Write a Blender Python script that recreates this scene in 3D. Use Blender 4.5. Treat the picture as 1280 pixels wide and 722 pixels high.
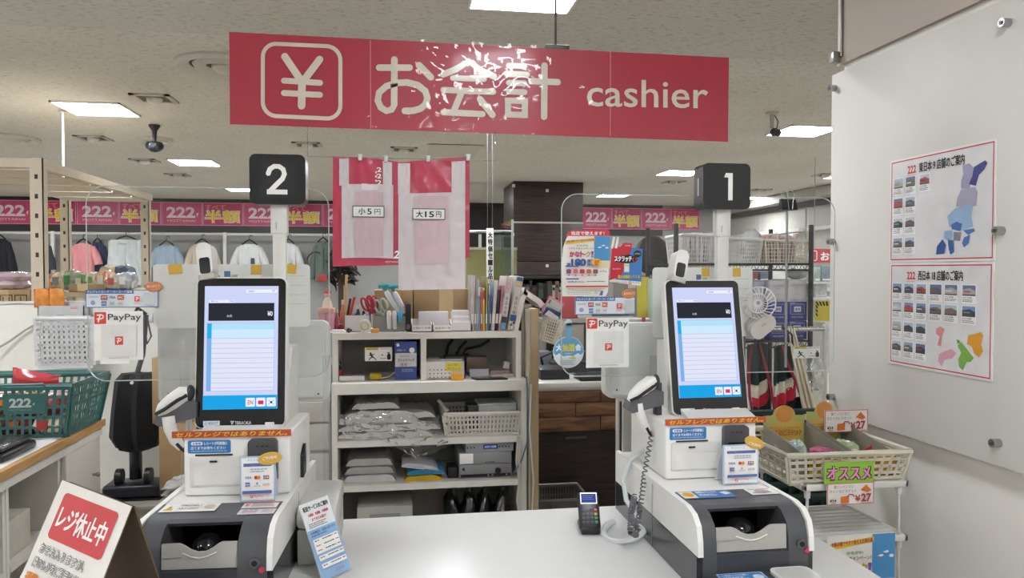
import bpy, bmesh, math, random
from mathutils import Vector, Matrix, noise
random.seed(7)
for o in list(bpy.data.objects): bpy.data.objects.remove(o)
SC = bpy.context.scene
COL = SC.collection

# ---------------------------------------------------------------- camera
FPX, CAMZ, YAW, PITCH = 950.0, 1.5, math.radians(9.0), math.radians(1.4)
cd = bpy.data.cameras.new('camera'); cd.sensor_width = 36; cd.lens = FPX / 1280 * 36; cd.clip_start = .05; cd.clip_end = 100
cam = bpy.data.objects.new('camera', cd); COL.objects.link(cam)
cam.location = (0, 0, CAMZ); cam.rotation_euler = (math.pi / 2 - PITCH, 0, -YAW)
SC.camera = cam
# ---------------------------------------------------------------- world, exposure
w = bpy.data.worlds.new('world'); SC.world = w; w.use_nodes = True
w.node_tree.nodes['Background'].inputs[0].default_value = (.9, .92, 1, 1)
w.node_tree.nodes['Background'].inputs[1].default_value = .05
SC.view_settings.view_transform = 'Standard'; SC.view_settings.look = 'None'
SC.view_settings.gamma = 1; SC.view_settings.use_curve_mapping = False
SC.view_settings.exposure = 0.0
PANEL_EMIT = 50.0      # light given off by each square ceiling panel
CEIL = 2.7
LX = (-7.82, -4.98, -2.15, .58, 3.49, 5.75)
LY = (-2.42, .41, 3.24, 6.07, 8.9, 11.73)

# ---------------------------------------------------------------- pixel -> point on a real plane
_cf = Vector((math.sin(YAW) * math.cos(PITCH), math.cos(YAW) * math.cos(PITCH), -math.sin(PITCH)))
_cr = Vector((math.cos(YAW), -math.sin(YAW), 0)); _cu = _cr.cross(_cf); _cc = Vector((0, 0, CAMZ))
def _ray(x, y): return _cf + _cr * ((x - 640) / FPX) + _cu * ((361 - y) / FPX)
def at(x, y, Y): v = _ray(x, y); return _cc + v * (Y / v.y)
def atx(x, y, X): v = _ray(x, y); return _cc + v * (X / v.x)
def atz(x, y, Z): v = _ray(x, y); return _cc + v * ((Z - CAMZ) / v.z)

# ---------------------------------------------------------------- materials
def lin(h):
    h = h.lstrip('#'); c = [int(h[i:i + 2], 16) / 255 for i in (0, 2, 4)]
    return tuple(x / 12.92 if x <= .04045 else ((x + .055) / 1.055) ** 2.4 for x in c)
_M = {}
def C(h, rough=.55, metal=0., var=.06, scale=18., bump=0., coat=0., stretch=None):
    """procedural paint / plastic / paper: colour broken up by noise"""
    k = (h, rough, metal, var, scale, bump, coat, stretch)
    if k in _M: return _M[k]
    m = bpy.data.materials.new('paint_' + h.lstrip('#')); m.use_nodes = True
    nt = m.node_tree; b = nt.nodes['Principled BSDF']
    r, g, bl = lin(h)
    tc = nt.nodes.new('ShaderNodeTexCoord'); nz = nt.nodes.new('ShaderNodeTexNoise')
    nz.inputs['Scale'].default_value = scale; nz.inputs['Detail'].default_value = 3
    src = tc.outputs['Object']
    if stretch:
        mp = nt.nodes.new('ShaderNodeMapping'); mp.inputs['Scale'].default_value = stretch
        nt.links.new(src, mp.inputs[0]); src = mp.outputs[0]
    nt.links.new(src, nz.inputs['Vector'])
    cr = nt.nodes.new('ShaderNodeValToRGB'); e = cr.color_ramp.elements
    e[0].position = .3; e[1].position = .7
    e[0].color = (r * (1 - var), g * (1 - var), bl * (1 - var), 1)
    e[1].color = (min(1, r * (1 + var)), min(1, g * (1 + var)), min(1, bl * (1 + var)), 1)
    nt.links.new(nz.outputs['Fac'], cr.inputs[0]); nt.links.new(cr.outputs[0], b.inputs['Base Color'])
    b.inputs['Roughness'].default_value = rough; b.inputs['Metallic'].default_value = metal
    if coat: b.inputs['Coat Weight'].default_value = coat; b.inputs['Coat Roughness'].default_value = .08
    if bump:
        bp = nt.nodes.new('ShaderNodeBump'); bp.inputs['Strength'].default_value = bump; bp.inputs['Distance'].default_value = .004
        nt.links.new(nz.outputs['Fac'], bp.inputs['Height']); nt.links.new(bp.outputs[0], b.inputs['Normal'])
    _M[k] = m; return m
def EM(h, s=1.0):
    k = ('em', h, s)
    if k in _M: return _M[k]
    m = bpy.data.materials.new('glow_' + h.lstrip('#')); m.use_nodes = True; nt = m.node_tree
    nt.nodes.remove(nt.nodes['Principled BSDF'])
    e = nt.nodes.new('ShaderNodeEmission'); e.inputs[0].default_value = (*lin(h), 1); e.inputs[1].default_value = s
    nt.links.new(e.outputs[0], nt.nodes['Material Output'].inputs[0]); _M[k] = m; return m
def CLEAR(name, tint='#f4f8f7', refl=.5, haze=0., rough=.02, ior=1.45, wob=0.):
    """thin clear sheet: transparent, with fresnel mirror and a little milky haze"""
    k = ('cl', name)
    if k in _M: return _M[k]
    m = bpy.data.materials.new(name); m.use_nodes = True; nt = m.node_tree
    nt.nodes.remove(nt.nodes['Principled BSDF'])
    t = nt.nodes.new('ShaderNodeBsdfTransparent'); t.inputs[0].default_value = (*lin(tint), 1)
    g = nt.nodes.new('ShaderNodeBsdfGlossy'); g.inputs['Roughness'].default_value = rough
    f = nt.nodes.new('ShaderNodeFresnel'); f.inputs[0].default_value = ior
    mu = nt.nodes.new('ShaderNodeMath'); mu.operation = 'MULTIPLY'; mu.inputs[1].default_value = refl
    nt.links.new(f.outputs[0], mu.inputs[0])
    mx = nt.nodes.new('ShaderNodeMixShader'); nt.links.new(mu.outputs[0], mx.inputs[0])
    nz = nt.nodes.new('ShaderNodeTexNoise'); nz.inputs['Scale'].default_value = 9
    if wob:
        bp = nt.nodes.new('ShaderNodeBump'); bp.inputs['Strength'].default_value = wob; bp.inputs['Distance'].default_value = .02
        nt.links.new(nz.outputs['Fac'], bp.inputs['Height']); nt.links.new(bp.outputs[0], g.inputs['Normal'])
    d = nt.nodes.new('ShaderNodeBsdfDiffuse'); d.inputs[0].default_value = (.75, .76, .75, 1)
    m2 = nt.nodes.new('ShaderNodeMixShader'); m2.inputs[0].default_value = haze
    nt.links.new(t.outputs[0], m2.inputs[1]); nt.links.new(d.outputs[0], m2.inputs[2])
    nt.links.new(m2.outputs[0], mx.inputs[1]); nt.links.new(g.outputs[0], mx.inputs[2])
    nt.links.new(mx.outputs[0], nt.nodes['Material Output'].inputs[0]); _M[k] = m; return m
def WOOD(name, a, b, scale=(1, 14, 14), rough=.5, wave=3.):
    k = ('wd', name)
    if k in _M: return _M[k]
    m = bpy.data.materials.new(name); m.use_nodes = True; nt = m.node_tree; p = nt.nodes['Principled BSDF']
    tc = nt.nodes.new('ShaderNodeTexCoord'); mp = nt.nodes.new('ShaderNodeMapping'); mp.inputs['Scale'].default_value = scale
    nz = nt.nodes.new('ShaderNodeTexNoise'); nz.inputs['Scale'].default_value = wave; nz.inputs['Detail'].default_value = 6; nz.inputs['Distortion'].default_value = .6
    cr = nt.nodes.new('ShaderNodeValToRGB'); e = cr.color_ramp.elements
    e[0].position = .35; e[1].position = .68; e[0].color = (*lin(a), 1); e[1].color = (*lin(b), 1)
    nt.links.new(tc.outputs['Object'], mp.inputs[0]); nt.links.new(mp.outputs[0], nz.inputs['Vector'])
    nt.links.new(nz.outputs['Fac'], cr.inputs[0]); nt.links.new(cr.outputs[0], p.inputs['Base Color'])
    p.inputs['Roughness'].default_value = rough; _M[k] = m; return m
def CEILMAT():
    m = bpy.data.materials.new('fissured_ceiling_board'); m.use_nodes = True; nt = m.node_tree; p = nt.nodes['Principled BSDF']
    tc = nt.nodes.new('ShaderNodeTexCoord'); mp = nt.nodes.new('ShaderNodeMapping'); mp.inputs['Scale'].default_value = (22, 70, 1)
    nz = nt.nodes.new('ShaderNodeTexNoise'); nz.inputs['Scale'].default_value = 1.2; nz.inputs['Detail'].default_value = 4; nz.inputs['Distortion'].default_value = .8
    cr = nt.nodes.new('ShaderNodeValToRGB'); e = cr.color_ramp.elements
    e[0].position = .33; e[1].position = .45; e[0].color = (*lin('#a8a59d'), 1); e[1].color = (*lin('#d3d0c8'), 1)
    nt.links.new(tc.outputs['Object'], mp.inputs[0]); nt.links.new(mp.outputs[0], nz.inputs['Vector']); nt.links.new(nz.outputs['Fac'], cr.inputs[0])
    n2 = nt.nodes.new('ShaderNodeTexNoise'); n2.inputs['Scale'].default_value = .9; nt.links.new(tc.outputs['Object'], n2.inputs['Vector'])
    c2 = nt.nodes.new('ShaderNodeValToRGB'); e = c2.color_ramp.elements; e[0].position = .3; e[1].position = .7
    e[0].color = (.90, .89, .86, 1); e[1].color = (1, 1, 1, 1); nt.links.new(n2.outputs['Fac'], c2.inputs[0])
    mx = nt.nodes.new('ShaderNodeMix'); mx.data_type = 'RGBA'; mx.blend_type = 'MULTIPLY'; mx.inputs[0].default_value = 1
    nt.links.new(cr.outputs[0], mx.inputs[6]); nt.links.new(c2.outputs[0], mx.inputs[7]); nt.links.new(mx.outputs[2], p.inputs['Base Color'])
    bp = nt.nodes.new('ShaderNodeBump'); bp.inputs['Strength'].default_value = .25; bp.inputs['Distance'].default_value = .003
    nt.links.new(nz.outputs['Fac'], bp.inputs['Height']); nt.links.new(bp.outputs[0], p.inputs['Normal'])
    p.inputs['Roughness'].default_value = .9; return m

# ---------------------------------------------------------------- mesh builder
class G:
    def __init__(s): s.v = []; s.f = []; s.m = []; s.sm = []; s.mats = []
    def mi(s, m):
        if m not in s.mats: s.mats.append(m)
        return s.mats.index(m)
    def add(s, vs, fs, m, smooth=False):
        b = len(s.v); s.v += [Vector(v) for v in vs]; k = s.mi(m)
        for f in fs: s.f.append([b + i for i in f]); s.m.append(k); s.sm.append(smooth)
        return s
    def box(s, a, b, m, bev=0., seg=2, R=None, piv=None):
        a = Vector(a); b = Vector(b)
        lo = Vector([min(a[i], b[i]) for i in range(3)]); hi = Vector([max(a[i], b[i]) for i in range(3)])
        if bev > 0:
            bm = bmesh.new(); bmesh.ops.create_cube(bm, size=1)
            for v in bm.verts: v.co = Vector([lo[i] + (v.co[i] + .5) * (hi[i] - lo[i]) for i in range(3)])
            bev = min(bev, min(hi - lo) * .49)
            bmesh.ops.bevel(bm, geom=bm.edges[:], offset=bev, segments=seg, profile=.5, affect='EDGES')
            vs = [v.co.copy() for v in bm.verts]; bm.verts.index_update(); fs = [[v.index for v in f.verts] for f in bm.faces]; bm.free()
        else:
            x0, y0, z0 = lo; x1, y1, z1 = hi
            vs = [Vector(q) for q in ((x0,y0,z0),(x1,y0,z0),(x1,y1,z0),(x0,y1,z0),(x0,y0,z1),(x1,y0,z1),(x1,y1,z1),(x0,y1,z1))]
            fs = [(0,3,2,1),(4,5,6,7),(0,1,5,4),(1,2,6,5),(2,3,7,6),(3,0,4,7)]
        if R is not None:
            pv = Vector(piv) if piv is not None else (lo + hi) / 2
            vs = [pv + R @ (v - pv) for v in vs]
        return s.add(vs, fs, m, bev > 0)
    def rbox(s, a, b, m, r, axis='y', seg=5, edge=0.):
        """box with the four edges along one axis rounded"""
        a = Vector(a); b = Vector(b)
        ax = 'xyz'.index(axis); i, j = [k for k in range(3) if k != ax]
        poly = rrect(a[i], a[j], b[i], b[j], r, seg)
        return s.prism(poly, axis, a[ax], b[ax], m)
    def prism(s, poly, axis, a0, a1, m, smooth=False):
        ax = 'xyz'.index(axis); i, j = [k for k in range(3) if k != ax]; n = len(poly); vs = []
        for t in (a0, a1):
            for p in poly:
                q = [0, 0, 0]; q[ax] = t; q[i] = p[0]; q[j] = p[1]; vs.append(q)
        fs = [[k, (k + 1) % n, n + (k + 1) % n, n + k] for k in range(n)]
        s.add(vs, fs, m, smooth)
        b = len(s.v) - 2 * n; k = s.mi(m)
        s.f.append([b + q for q in reversed(range(n))]); s.m.append(k); s.sm.append(False)
        s.f.append([b + n + q for q in range(n)]); s.m.append(k); s.sm.append(False)
        return s
    def cyl(s, p0, p1, r, m, n=14, r2=None, cap=True, smooth=True):
        p0 = Vector(p0); p1 = Vector(p1); d = (p1 - p0).normalized(); r2 = r if r2 is None else r2
        u = d.orthogonal().normalized(); v = d.cross(u); vs = []
        for p, rr in ((p0, r), (p1, r2)):
            for k in range(n): a = 2 * math.pi * k / n; vs.append(p + (u * math.cos(a) + v * math.sin(a)) * rr)
        s.add(vs, [[k, (k + 1) % n, n + (k + 1) % n, n + k] for k in range(n)], m, smooth)
        if cap:
            b = len(s.v) - 2 * n; q = s.mi(m)
            s.f += [[b + k for k in reversed(range(n))], [b + n + k for k in range(n)]]; s.m += [q, q]; s.sm += [False, False]
        return s
    def tube(s, pts, r, m, n=8, closed=False, flat=1.):
        pts = [Vector(p) for p in pts]; N = len(pts); vs = []; u = None
        rr = r if isinstance(r, (list, tuple)) else [r] * N
        for k, p in enumerate(pts):
            a = pts[(k - 1) % N] if closed else pts[max(k - 1, 0)]; b = pts[(k + 1) % N] if closed else pts[min(k + 1, N - 1)]
            d = (b - a).normalized() if (b - a).length > 1e-9 else Vector((0, 0, 1))
            u = d.orthogonal().normalized() if u is None else (u - d * u.dot(d)).normalized()
            v = d.cross(u)
            for q in range(n): t = 2 * math.pi * q / n; vs.append(p + (u * math.cos(t) + v * math.sin(t) * flat) * rr[k])
        fs = []
        for k in range(N if closed else N - 1):
            k2 = (k + 1) % N
            for q in range(n): fs.append([k * n + q, k * n + (q + 1) % n, k2 * n + (q + 1) % n, k2 * n + q])
        if not closed: fs += [list(reversed(range(n))), [(N - 1) * n + q for q in range(n)]]
        return s.add(vs, fs, m, True)
    def sph(s, c, r, m, nu=14, nv=8, R=None):
        c = Vector(c); r = Vector((r, r, r)) if not hasattr(r, '__len__') else Vector(r); vs = []
        for j in range(nv + 1):
            ph = math.pi * j / nv
            for i in range(nu):
                th = 2 * math.pi * i / nu
                p = Vector((r.x * math.sin(ph) * math.cos(th), r.y * math.sin(ph) * math.sin(th), r.z * math.cos(ph)))
                vs.append(c + (R @ p if R is not None else p))
        fs = [[j * nu + i, (j + 1) * nu + i, (j + 1) * nu + (i + 1) % nu, j * nu + (i + 1) % nu] for j in range(nv) for i in range(nu)]
        return s.add(vs, fs, m, True)
    def lathe(s, prof, c, m, n=24, axis='z'):
        c = Vector(c); vs = []
        for r, h in prof:
            for k in range(n):
                a = 2 * math.pi * k / n; p = (r * math.cos(a), r * math.sin(a), h)
                if axis == 'y': p = (p[0], p[2], p[1])
                if axis == 'x': p = (p[2], p[0], p[1])
                vs.append(c + Vector(p))
        fs = [[j * n + k, j * n + (k + 1) % n, (j + 1) * n + (k + 1) % n, (j + 1) * n + k] for j in range(len(prof) - 1) for k in range(n)]
        return s.add(vs, fs, m, True)
    def grid(s, fn, nu, nv, m, smooth=True, th=0.):
        """sheet fn(u,v) -> point, with thickness th along its normal"""
        P = [[Vector(fn(i / nu, j / nv)) for i in range(nu + 1)] for j in range(nv + 1)]
        W = nu + 1; vs = [p for row in P for p in row]
        fs = [[j * W + i, j * W + i + 1, (j + 1) * W + i + 1, (j + 1) * W + i] for j in range(nv) for i in range(nu)]
        if th:
            bk = []
            for j in range(nv + 1):
                for i in range(nu + 1):
                    a = P[j][min(i + 1, nu)] - P[j][max(i - 1, 0)]; b = P[min(j + 1, nv)][i] - P[max(j - 1, 0)][i]
                    n_ = a.cross(b); n_ = n_.normalized() if n_.length > 1e-12 else Vector((0, 1, 0)); bk.append(P[j][i] - n_ * th)
            o = len(vs); vs += bk
            fs += [[o + q for q in reversed(f)] for f in list(fs)]
            rim = [i for i in range(nu)] + [j * W + nu for j in range(nv)] + [nv * W + i for i in range(nu, 0, -1)] + [j * W for j in range(nv, 0, -1)]
            for k in range(len(rim)): a, b = rim[k], rim[(k + 1) % len(rim)]; fs.append([b, a, o + a, o + b])
        return s.add(vs, fs, m, smooth)
    def lattice(s, p00, p10, p11, p01, nu, nv, bw, th, m, rim=1.6):
        """perforated wall: real bars and slots between four corners"""
        p00, p10, p11, p01 = map(Vector, (p00, p10, p11, p01))
        def P(u, v): return (p00 * (1 - u) + p10 * u) * (1 - v) + (p01 * (1 - u) + p11 * u) * v
        nrm = (p10 - p00).cross(p01 - p00).normalized()
        def bar(a, b, wd):
            d = (b - a).normalized(); t = d.cross(nrm).normalized() * wd / 2; n_ = nrm * th / 2
            vs = [a - t - n_, a + t - n_, a + t + n_, a - t + n_, b - t - n_, b + t - n_, b + t + n_, b - t + n_]
            s.add(vs, [(0,3,2,1),(4,5,6,7),(0,1,5,4),(1,2,6,5),(2,3,7,6),(3,0,4,7)], m)
        for i in range(nu + 1): bar(P(i / nu, 0), P(i / nu, 1), bw * (rim if i in (0, nu) else 1))
        for j in range(nv + 1): bar(P(0, j / nv), P(1, j / nv), bw * (rim if j in (0, nv) else 1))
        return s
    def obj(s, name, parent=None, w=True, loc=None, kind=None, label=None):
        me = bpy.data.meshes.new(name)
        off = Vector((0, 0, 0))
        if parent is not None and w: off = wloc(parent)
        if parent is None:
            if loc is None:
                xs = [v.x for v in s.v]; ys = [v.y for v in s.v]; zs = [v.z for v in s.v]
                loc = Vector(((min(xs) + max(xs)) / 2, (min(ys) + max(ys)) / 2, min(zs)))
            off = Vector(loc)
        elif loc is not None: off = off + Vector(loc)
        me.from_pydata([v - off for v in s.v], [], s.f)
        for m in s.mats: me.materials.append(m)
        me.polygons.foreach_set('material_index', s.m); me.polygons.foreach_set('use_smooth', s.sm)
        me.update()
        o = bpy.data.objects.new(name, me); COL.objects.link(o)
        if parent is not None:
            o.parent = parent
            if loc is not None: o.location = loc
        else: o.location = off
        if any(s.sm):
            try: me.set_sharp_from_angle(angle=math.radians(40))
            except Exception: pass
        if kind: o['kind'] = kind
        if label: o['label'] = label
        return o
def wloc(o):
    l = Vector((0, 0, 0))
    while o is not None: l += o.location; o = o.parent
    return l
def rrect(x0, y0, x1, y1, r, seg=5):
    if x0 > x1: x0, x1 = x1, x0
    if y0 > y1: y0, y1 = y1, y0
    r = min(r, (x1 - x0) / 2, (y1 - y0) / 2); P = []
    for cx, cy, a0 in ((x1 - r, y1 - r, 0), (x0 + r, y1 - r, 90), (x0 + r, y0 + r, 180), (x1 - r, y0 + r, 270)):
        for k in range(seg + 1): a = math.radians(a0 + 90 * k / seg); P.append((cx + r * math.cos(a), cy + r * math.sin(a)))
    return P
def tag(o, label, cat, group=None):
    o['label'] = label; o['category'] = cat
    if group: o['group'] = group
    return o
def thing(name, label, cat, loc=(0, 0, 0), rz=0., group=None):
    o = bpy.data.objects.new(name, None); COL.objects.link(o); o.location = loc; o.rotation_euler = (0, 0, rz)
    o.empty_display_size = .05
    return tag(o, label, cat, group)
def copy_thing(t, loc, label=None, rz=None, group=None):
    r = t.copy(); COL.objects.link(r); r.location = loc
    if rz is not None: r.rotation_euler = (0, 0, rz)
    if label: r['label'] = label
    if group: r['group'] = group
    for ch in list(t.children):
        c = ch.copy(); COL.objects.link(c); c.parent = r
        for g in ch.children:
            d = g.copy(); COL.objects.link(d); d.parent = c
    return r

# ---------------------------------------------------------------- lettering and flat print
_T = {}
TSC = bpy.data.scenes.new('lettering_bench')
def glyphs(sx, bold=0.):
    k = (sx, bold)
    if k not in _T:
        c = bpy.data.curves.new('t', 'FONT'); c.body = sx; c.offset = bold; c.resolution_u = 3; c.dimensions = '2D'; c.fill_mode = 'FRONT'
        o = bpy.data.objects.new('t', c); TSC.collection.objects.link(o); vl = TSC.view_layers[0]; vl.update()
        me = bpy.data.meshes.new_from_object(o.evaluated_get(vl.depsgraph))
        vs = [v.co.copy() for v in me.vertices]; fs = [list(p.vertices) for p in me.polygons]
        bpy.data.objects.remove(o); bpy.data.curves.remove(c); bpy.data.meshes.remove(me)
        x0 = min(v.x for v in vs); x1 = max(v.x for v in vs); y0 = min(v.y for v in vs); y1 = max(v.y for v in vs)
        _T[k] = ([((v.x - x0) / (x1 - x0), (y1 - v.y) / (y1 - y0)) for v in vs], fs)
    return _T[k]
class Canvas:
    """flat print on a real surface: fn(u, v) gives the point, nrm the side it faces; layers are stacked hair-thin"""
    def __init__(s, fn, nrm, eps=.0004, base=.0006): s.g = G(); s.fn = fn; s.n = Vector(nrm).normalized(); s.eps = eps; s.k = base
    def put(s, pts, faces, m):
        o = s.n * s.k; s.g.add([Vector(s.fn(*p)) + o for p in pts], faces, m)
    def lay(s): s.k += s.eps; return s
    def poly(s, pts, m): s.put(pts, [list(range(len(pts)))], m); return s.lay()
    def rect(s, x0, y0, x1, y1, m): return s.poly([(x0, y0), (x1, y0), (x1, y1), (x0, y1)], m)
    def rr(s, x0, y0, x1, y1, r, m): return s.poly(rrect(x0, y0, x1, y1, r), m)
    def disc(s, x, y, r, m, ry=None, n=24):
        ry = ry or r; return s.poly([(x + r * math.cos(2 * math.pi * k / n), y + ry * math.sin(2 * math.pi * k / n)) for k in range(n)], m)
    def ring(s, pts, wd, m):
        """closed outline of width wd, mitred"""
        n = len(pts); out = []; inn = []
        for k in range(n):
            a = Vector((*pts[k - 1], 0)); p = Vector((*pts[k], 0)); b = Vector((*pts[(k + 1) % n], 0))
            d1 = (p - a); d2 = (b - p); d1 = d1.normalized() if d1.length > 1e-9 else d2.normalized(); d2 = d2.normalized() if d2.length > 1e-9 else d1
            nn = Vector((d1.y + d2.y, -d1.x - d2.x, 0)); nn = nn / max(.2, nn.length_squared / 2)
            out.append((p + nn * wd / 2)[:2]); inn.append((p - nn * wd / 2)[:2])
        s.put(out + inn, [[k, (k + 1) % n, n + (k + 1) % n, n + k] for k in range(n)], m); return s.lay()
    def frame(s, x0, y0, x1, y1, wd, m, r=0.):
        return s.ring(rrect(x0, y0, x1, y1, r) if r else [(x0, y0), (x1, y0), (x1, y1), (x0, y1)], wd, m)
    def text(s, x0, y0, x1, y1, st, m, bold=0., skew=0., slope=0.):
        cjk = bold > .006 and any(ord(c) > 0x2000 for c in st)
        vs, fs = glyphs(st, 0. if cjk else bold); r = bold * (y1 - y0) * .9; e = s.eps; s.eps = e * .2 if cjk else e
        for dx, dy in (((-r, -r), (r, -r), (-r, r), (r, r), (0, 0)) if cjk else ((0, 0),)):   # heavier kana and kanji: overlaid impressions
            s.put([(x0 + u * (x1 - x0) + skew * (1 - v) * (y1 - y0) + dx, y0 + v * (y1 - y0) + slope * u * (x1 - x0) + dy) for u, v in vs], fs, m); s.lay()
        s.eps = e; return s
    def stroke(s, pts, wd, m, n=8):
        """one pen stroke with round ends"""
        pts = [Vector((*p, 0)) for p in pts]; r = wd / 2; N = len(pts); L = []; R = []
        for k, p in enumerate(pts):
            d = (pts[min(k + 1, N - 1)] - pts[max(k - 1, 0)]).normalized(); q = Vector((-d.y, d.x, 0)) * r
            L.append(p + q); R.append(p - q)
        d = (pts[-1] - pts[-2]).normalized(); a = math.atan2(d.y, d.x)
        e = [pts[-1] + Vector((math.cos(a + math.pi / 2 - math.pi * k / n), math.sin(a + math.pi / 2 - math.pi * k / n), 0)) * r for k in range(1, n)]
        d = (pts[0] - pts[1]).normalized(); a = math.atan2(d.y, d.x)
        b = [pts[0] + Vector((math.cos(a + math.pi / 2 - math.pi * k / n), math.sin(a + math.pi / 2 - math.pi * k / n), 0)) * r for k in range(1, n)]
        V = L + R; fs = [[k, k + 1, N + k + 1, N + k] for k in range(N - 1)]
        o = len(V); V += e; fs.append([N - 1] + list(range(o, o + len(e))) + [2 * N - 1])
        o = len(V); V += b; fs.append([N] + list(range(o, o + len(b))) + [0])
        s.put([v[:2] for v in V], fs, m); s.k += s.eps * .25; return s
    def lines(s, x0, y0, x1, y1, n, m, fill=.45, rag=.25):
        """rows of print too fine to read"""
        h = (y1 - y0) / n
        for k in range(n):
            xx = x0; e = x1 - random.random() * rag * (x1 - x0); y = y0 + k * h
            while xx < e:
                wv = min((.5 + random.random() * 1.6) * h, e - xx); s.put([(xx, y), (xx + wv * .82, y), (xx + wv * .82, y + h * fill), (xx, y + h * fill)], [[0, 1, 2, 3]], m); xx += wv
        return s.lay()
    def obj(s, name, parent, w=True, label=None): return s.g.obj(name, parent, w=w, label=label)
def planeY(x0, y0, x1, y1, Y):
    """rectified canvas map: photo pixels of one upright sheet in the plane Y -> points; returns fn and the corner points"""
    a = at(x0, y0, Y); b = at(x1, y1, Y); yb = at((x0 + x1) / 2, y1, Y).z; yt = at((x0 + x1) / 2, y0, Y).z
    def fn(x, y): return Vector((a.x + (b.x - a.x) * (x - x0) / (x1 - x0), Y, yt + (yb - yt) * (y - y0) / (y1 - y0)))
    return fn, Vector((a.x, Y, yb)), Vector((b.x, Y, yt))
def framed(O, ex, ey): 
    O = Vector(O); ex = Vector(ex); ey = Vector(ey)
    return lambda u, v: O + ex * u + ey * v
def arc(c, r, a0, a1, n=10, plane='xz', ry=None):
    c = Vector(c); ry = ry or r; P = []
    for k in range(n + 1):
        t = math.radians(a0 + (a1 - a0) * k / n); a, b = r * math.cos(t), ry * math.sin(t)
        P.append(c + Vector({'xz': (a, 0, b), 'yz': (0, a, b), 'xy': (a, b, 0)}[plane]))
    return P
def RX(d): return Matrix.Rotation(math.radians(d), 3, 'X')
def RY(d): return Matrix.Rotation(math.radians(d), 3, 'Y')
def RZ(d): return Matrix.Rotation(math.radians(d), 3, 'Z')
N_ = (0, -1, 0)
WHITE = C('#e9e8e3', .45); BLACK = C('#121316', .4); INK = C('#1b1b1e', .6); PAPER = C('#efeeea', .6)
# ================================================================ the setting
def S(g, name, label=None):
    o = g.obj(name); o['kind'] = 'structure'
    if label: o['label'] = label
    return o
XL, XR, YB, YF = -9.0, 6.3, 13.5, -4.0
flo = C('#b9b3a8', .35, var=.05, scale=3.); wallm = C('#d9d7d1', .7, var=.03, scale=4.)
S(G().box((XL, YF, -.05), (XR, YB, 0), flo), 'floor')
S(G().box((XL, YF, CEIL), (XR, YB, CEIL + .05), CEILMAT()), 'ceiling')
S(G().box((XL, YB, 0), (XR, YB + .1, CEIL), C('#9d9d9b', .8, scale=2.)), 'wall_back')
S(G().box((XL - .1, YF, 0), (XL, YB, CEIL), wallm), 'wall_left')
S(G().box((XL, YF - .1, 0), (XR, YF, CEIL), wallm), 'wall_front')
wr = S(G().box((XR, YF, 0), (XR + .1, YB, CEIL), C('#c9c6bd', .75, scale=2.)), 'wall_far_right')
S(G().box((1.56, YF, 0), (1.75, 2.45, CEIL), C('#ebe7e0', .6, var=.02, scale=5.)), 'wall_right')
# beige band, shade painted in above the white board, and its metal end post
S(G().box((1.545, YF, 2.215), (1.56, 2.448, CEIL - .001), C('#b8aa9e', .6, scale=3.)), 'wall_shade_band')
S(G().box((1.548, 2.45, 2.215), (1.75, 2.475, CEIL - .001), C('#cfcac0', .5)).cyl((1.541, 2.44, 2.24), (1.541, 2.44, CEIL - .001), .006, C('#8d8a86', .3, .9)), 'trim_2')
# dark band around the top of the back wall
S(G().box((XL, YB - .04, 2.14), (4.95, YB, 2.245), C('#2a2628', .5)).box((XL, YB - .04, 2.64), (4.95, YB, 2.698), C('#2a2628', .5)).box((XL, YB - .02, 2.245), (5.2, YB, 2.64), C('#332c2e', .6)), 'trim_3')
S(G().box((1.0, YB - .06, 1.7), (1.72, YB - .05, 2.64), C('#1d1b1d', .5)), 'trim_4')
# panel joints and dark band of the far right wall, which runs away to the back
g = G()
g.box((XR - .05, 2.6, 2.47), (XR, YB, 2.55), C('#56534f', .5)); g.box((XR - .3, 2.6, 2.56), (XR, YB, 2.69), C('#b7b4ac', .6))
S(g, 'trim_5')
for k, yy in enumerate((9.3, 10.8, 12.3)):
    p_ = G().box((XR - .02, yy + .05, .2), (XR, yy + 1.45, 2.44), C('#bdbab2', .6, var=.05)).obj('wall_panel', wr)
    for zz in (1.2, 1.7, 2.1): G().box((XR - .09, yy + .1, zz), (XR - .02, yy + 1.4, zz + .05), C('#dcdad3', .5)).obj('wall_ledge', p_)

# ceiling lights: a grid of square flush panels
def ceiling_light(x, y, label):
    t = thing('ceiling_light', label, 'light', (x, y, CEIL), group='square ceiling lights')
    g = G(); h = .235; wm = C('#e5e3dc', .5)
    for a, b in (((-h, -h), (h, -h + .012)), ((-h, h - .012), (h, h)), ((-h, -h), (-h + .012, h)), ((h - .012, -h), (h, h))):
        g.box((*a, -.014), (*b, -.0005), wm)
    g.obj('light_frame', t, w=False)
    G().box((-.222, -.222, -.010), (.222, .222, -.002), EM('#f7faff', PANEL_EMIT)).obj('diffuser', t, w=False)
LLAB = {(2, 3): 'square ceiling light above the beige steel rack, nearest on the left', (2, 4): 'square ceiling light second from the front on the left, beyond the black dome camera',
        (3, 2): 'large square ceiling light behind the glass above the red cashier banner', (4, 3): 'square ceiling light on the right, beside the white bullet camera',
        (4, 4): 'square ceiling light left of the number 1 sign', (2, 5): 'small far ceiling light left of the number 2 sign', (3, 4): 'square ceiling light above the red banner text, behind it',
        (3, 3): 'square ceiling light hidden behind the red cashier banner', (4, 5): 'small far ceiling light beyond the number 1 sign', (3, 5): 'small far ceiling light above the dark pillar', (5, 4): 'square ceiling light near the far right wall',
        (5, 5): 'farthest ceiling light in the right corner', (1, 5): 'small far ceiling light behind the beige rack'}
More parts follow.
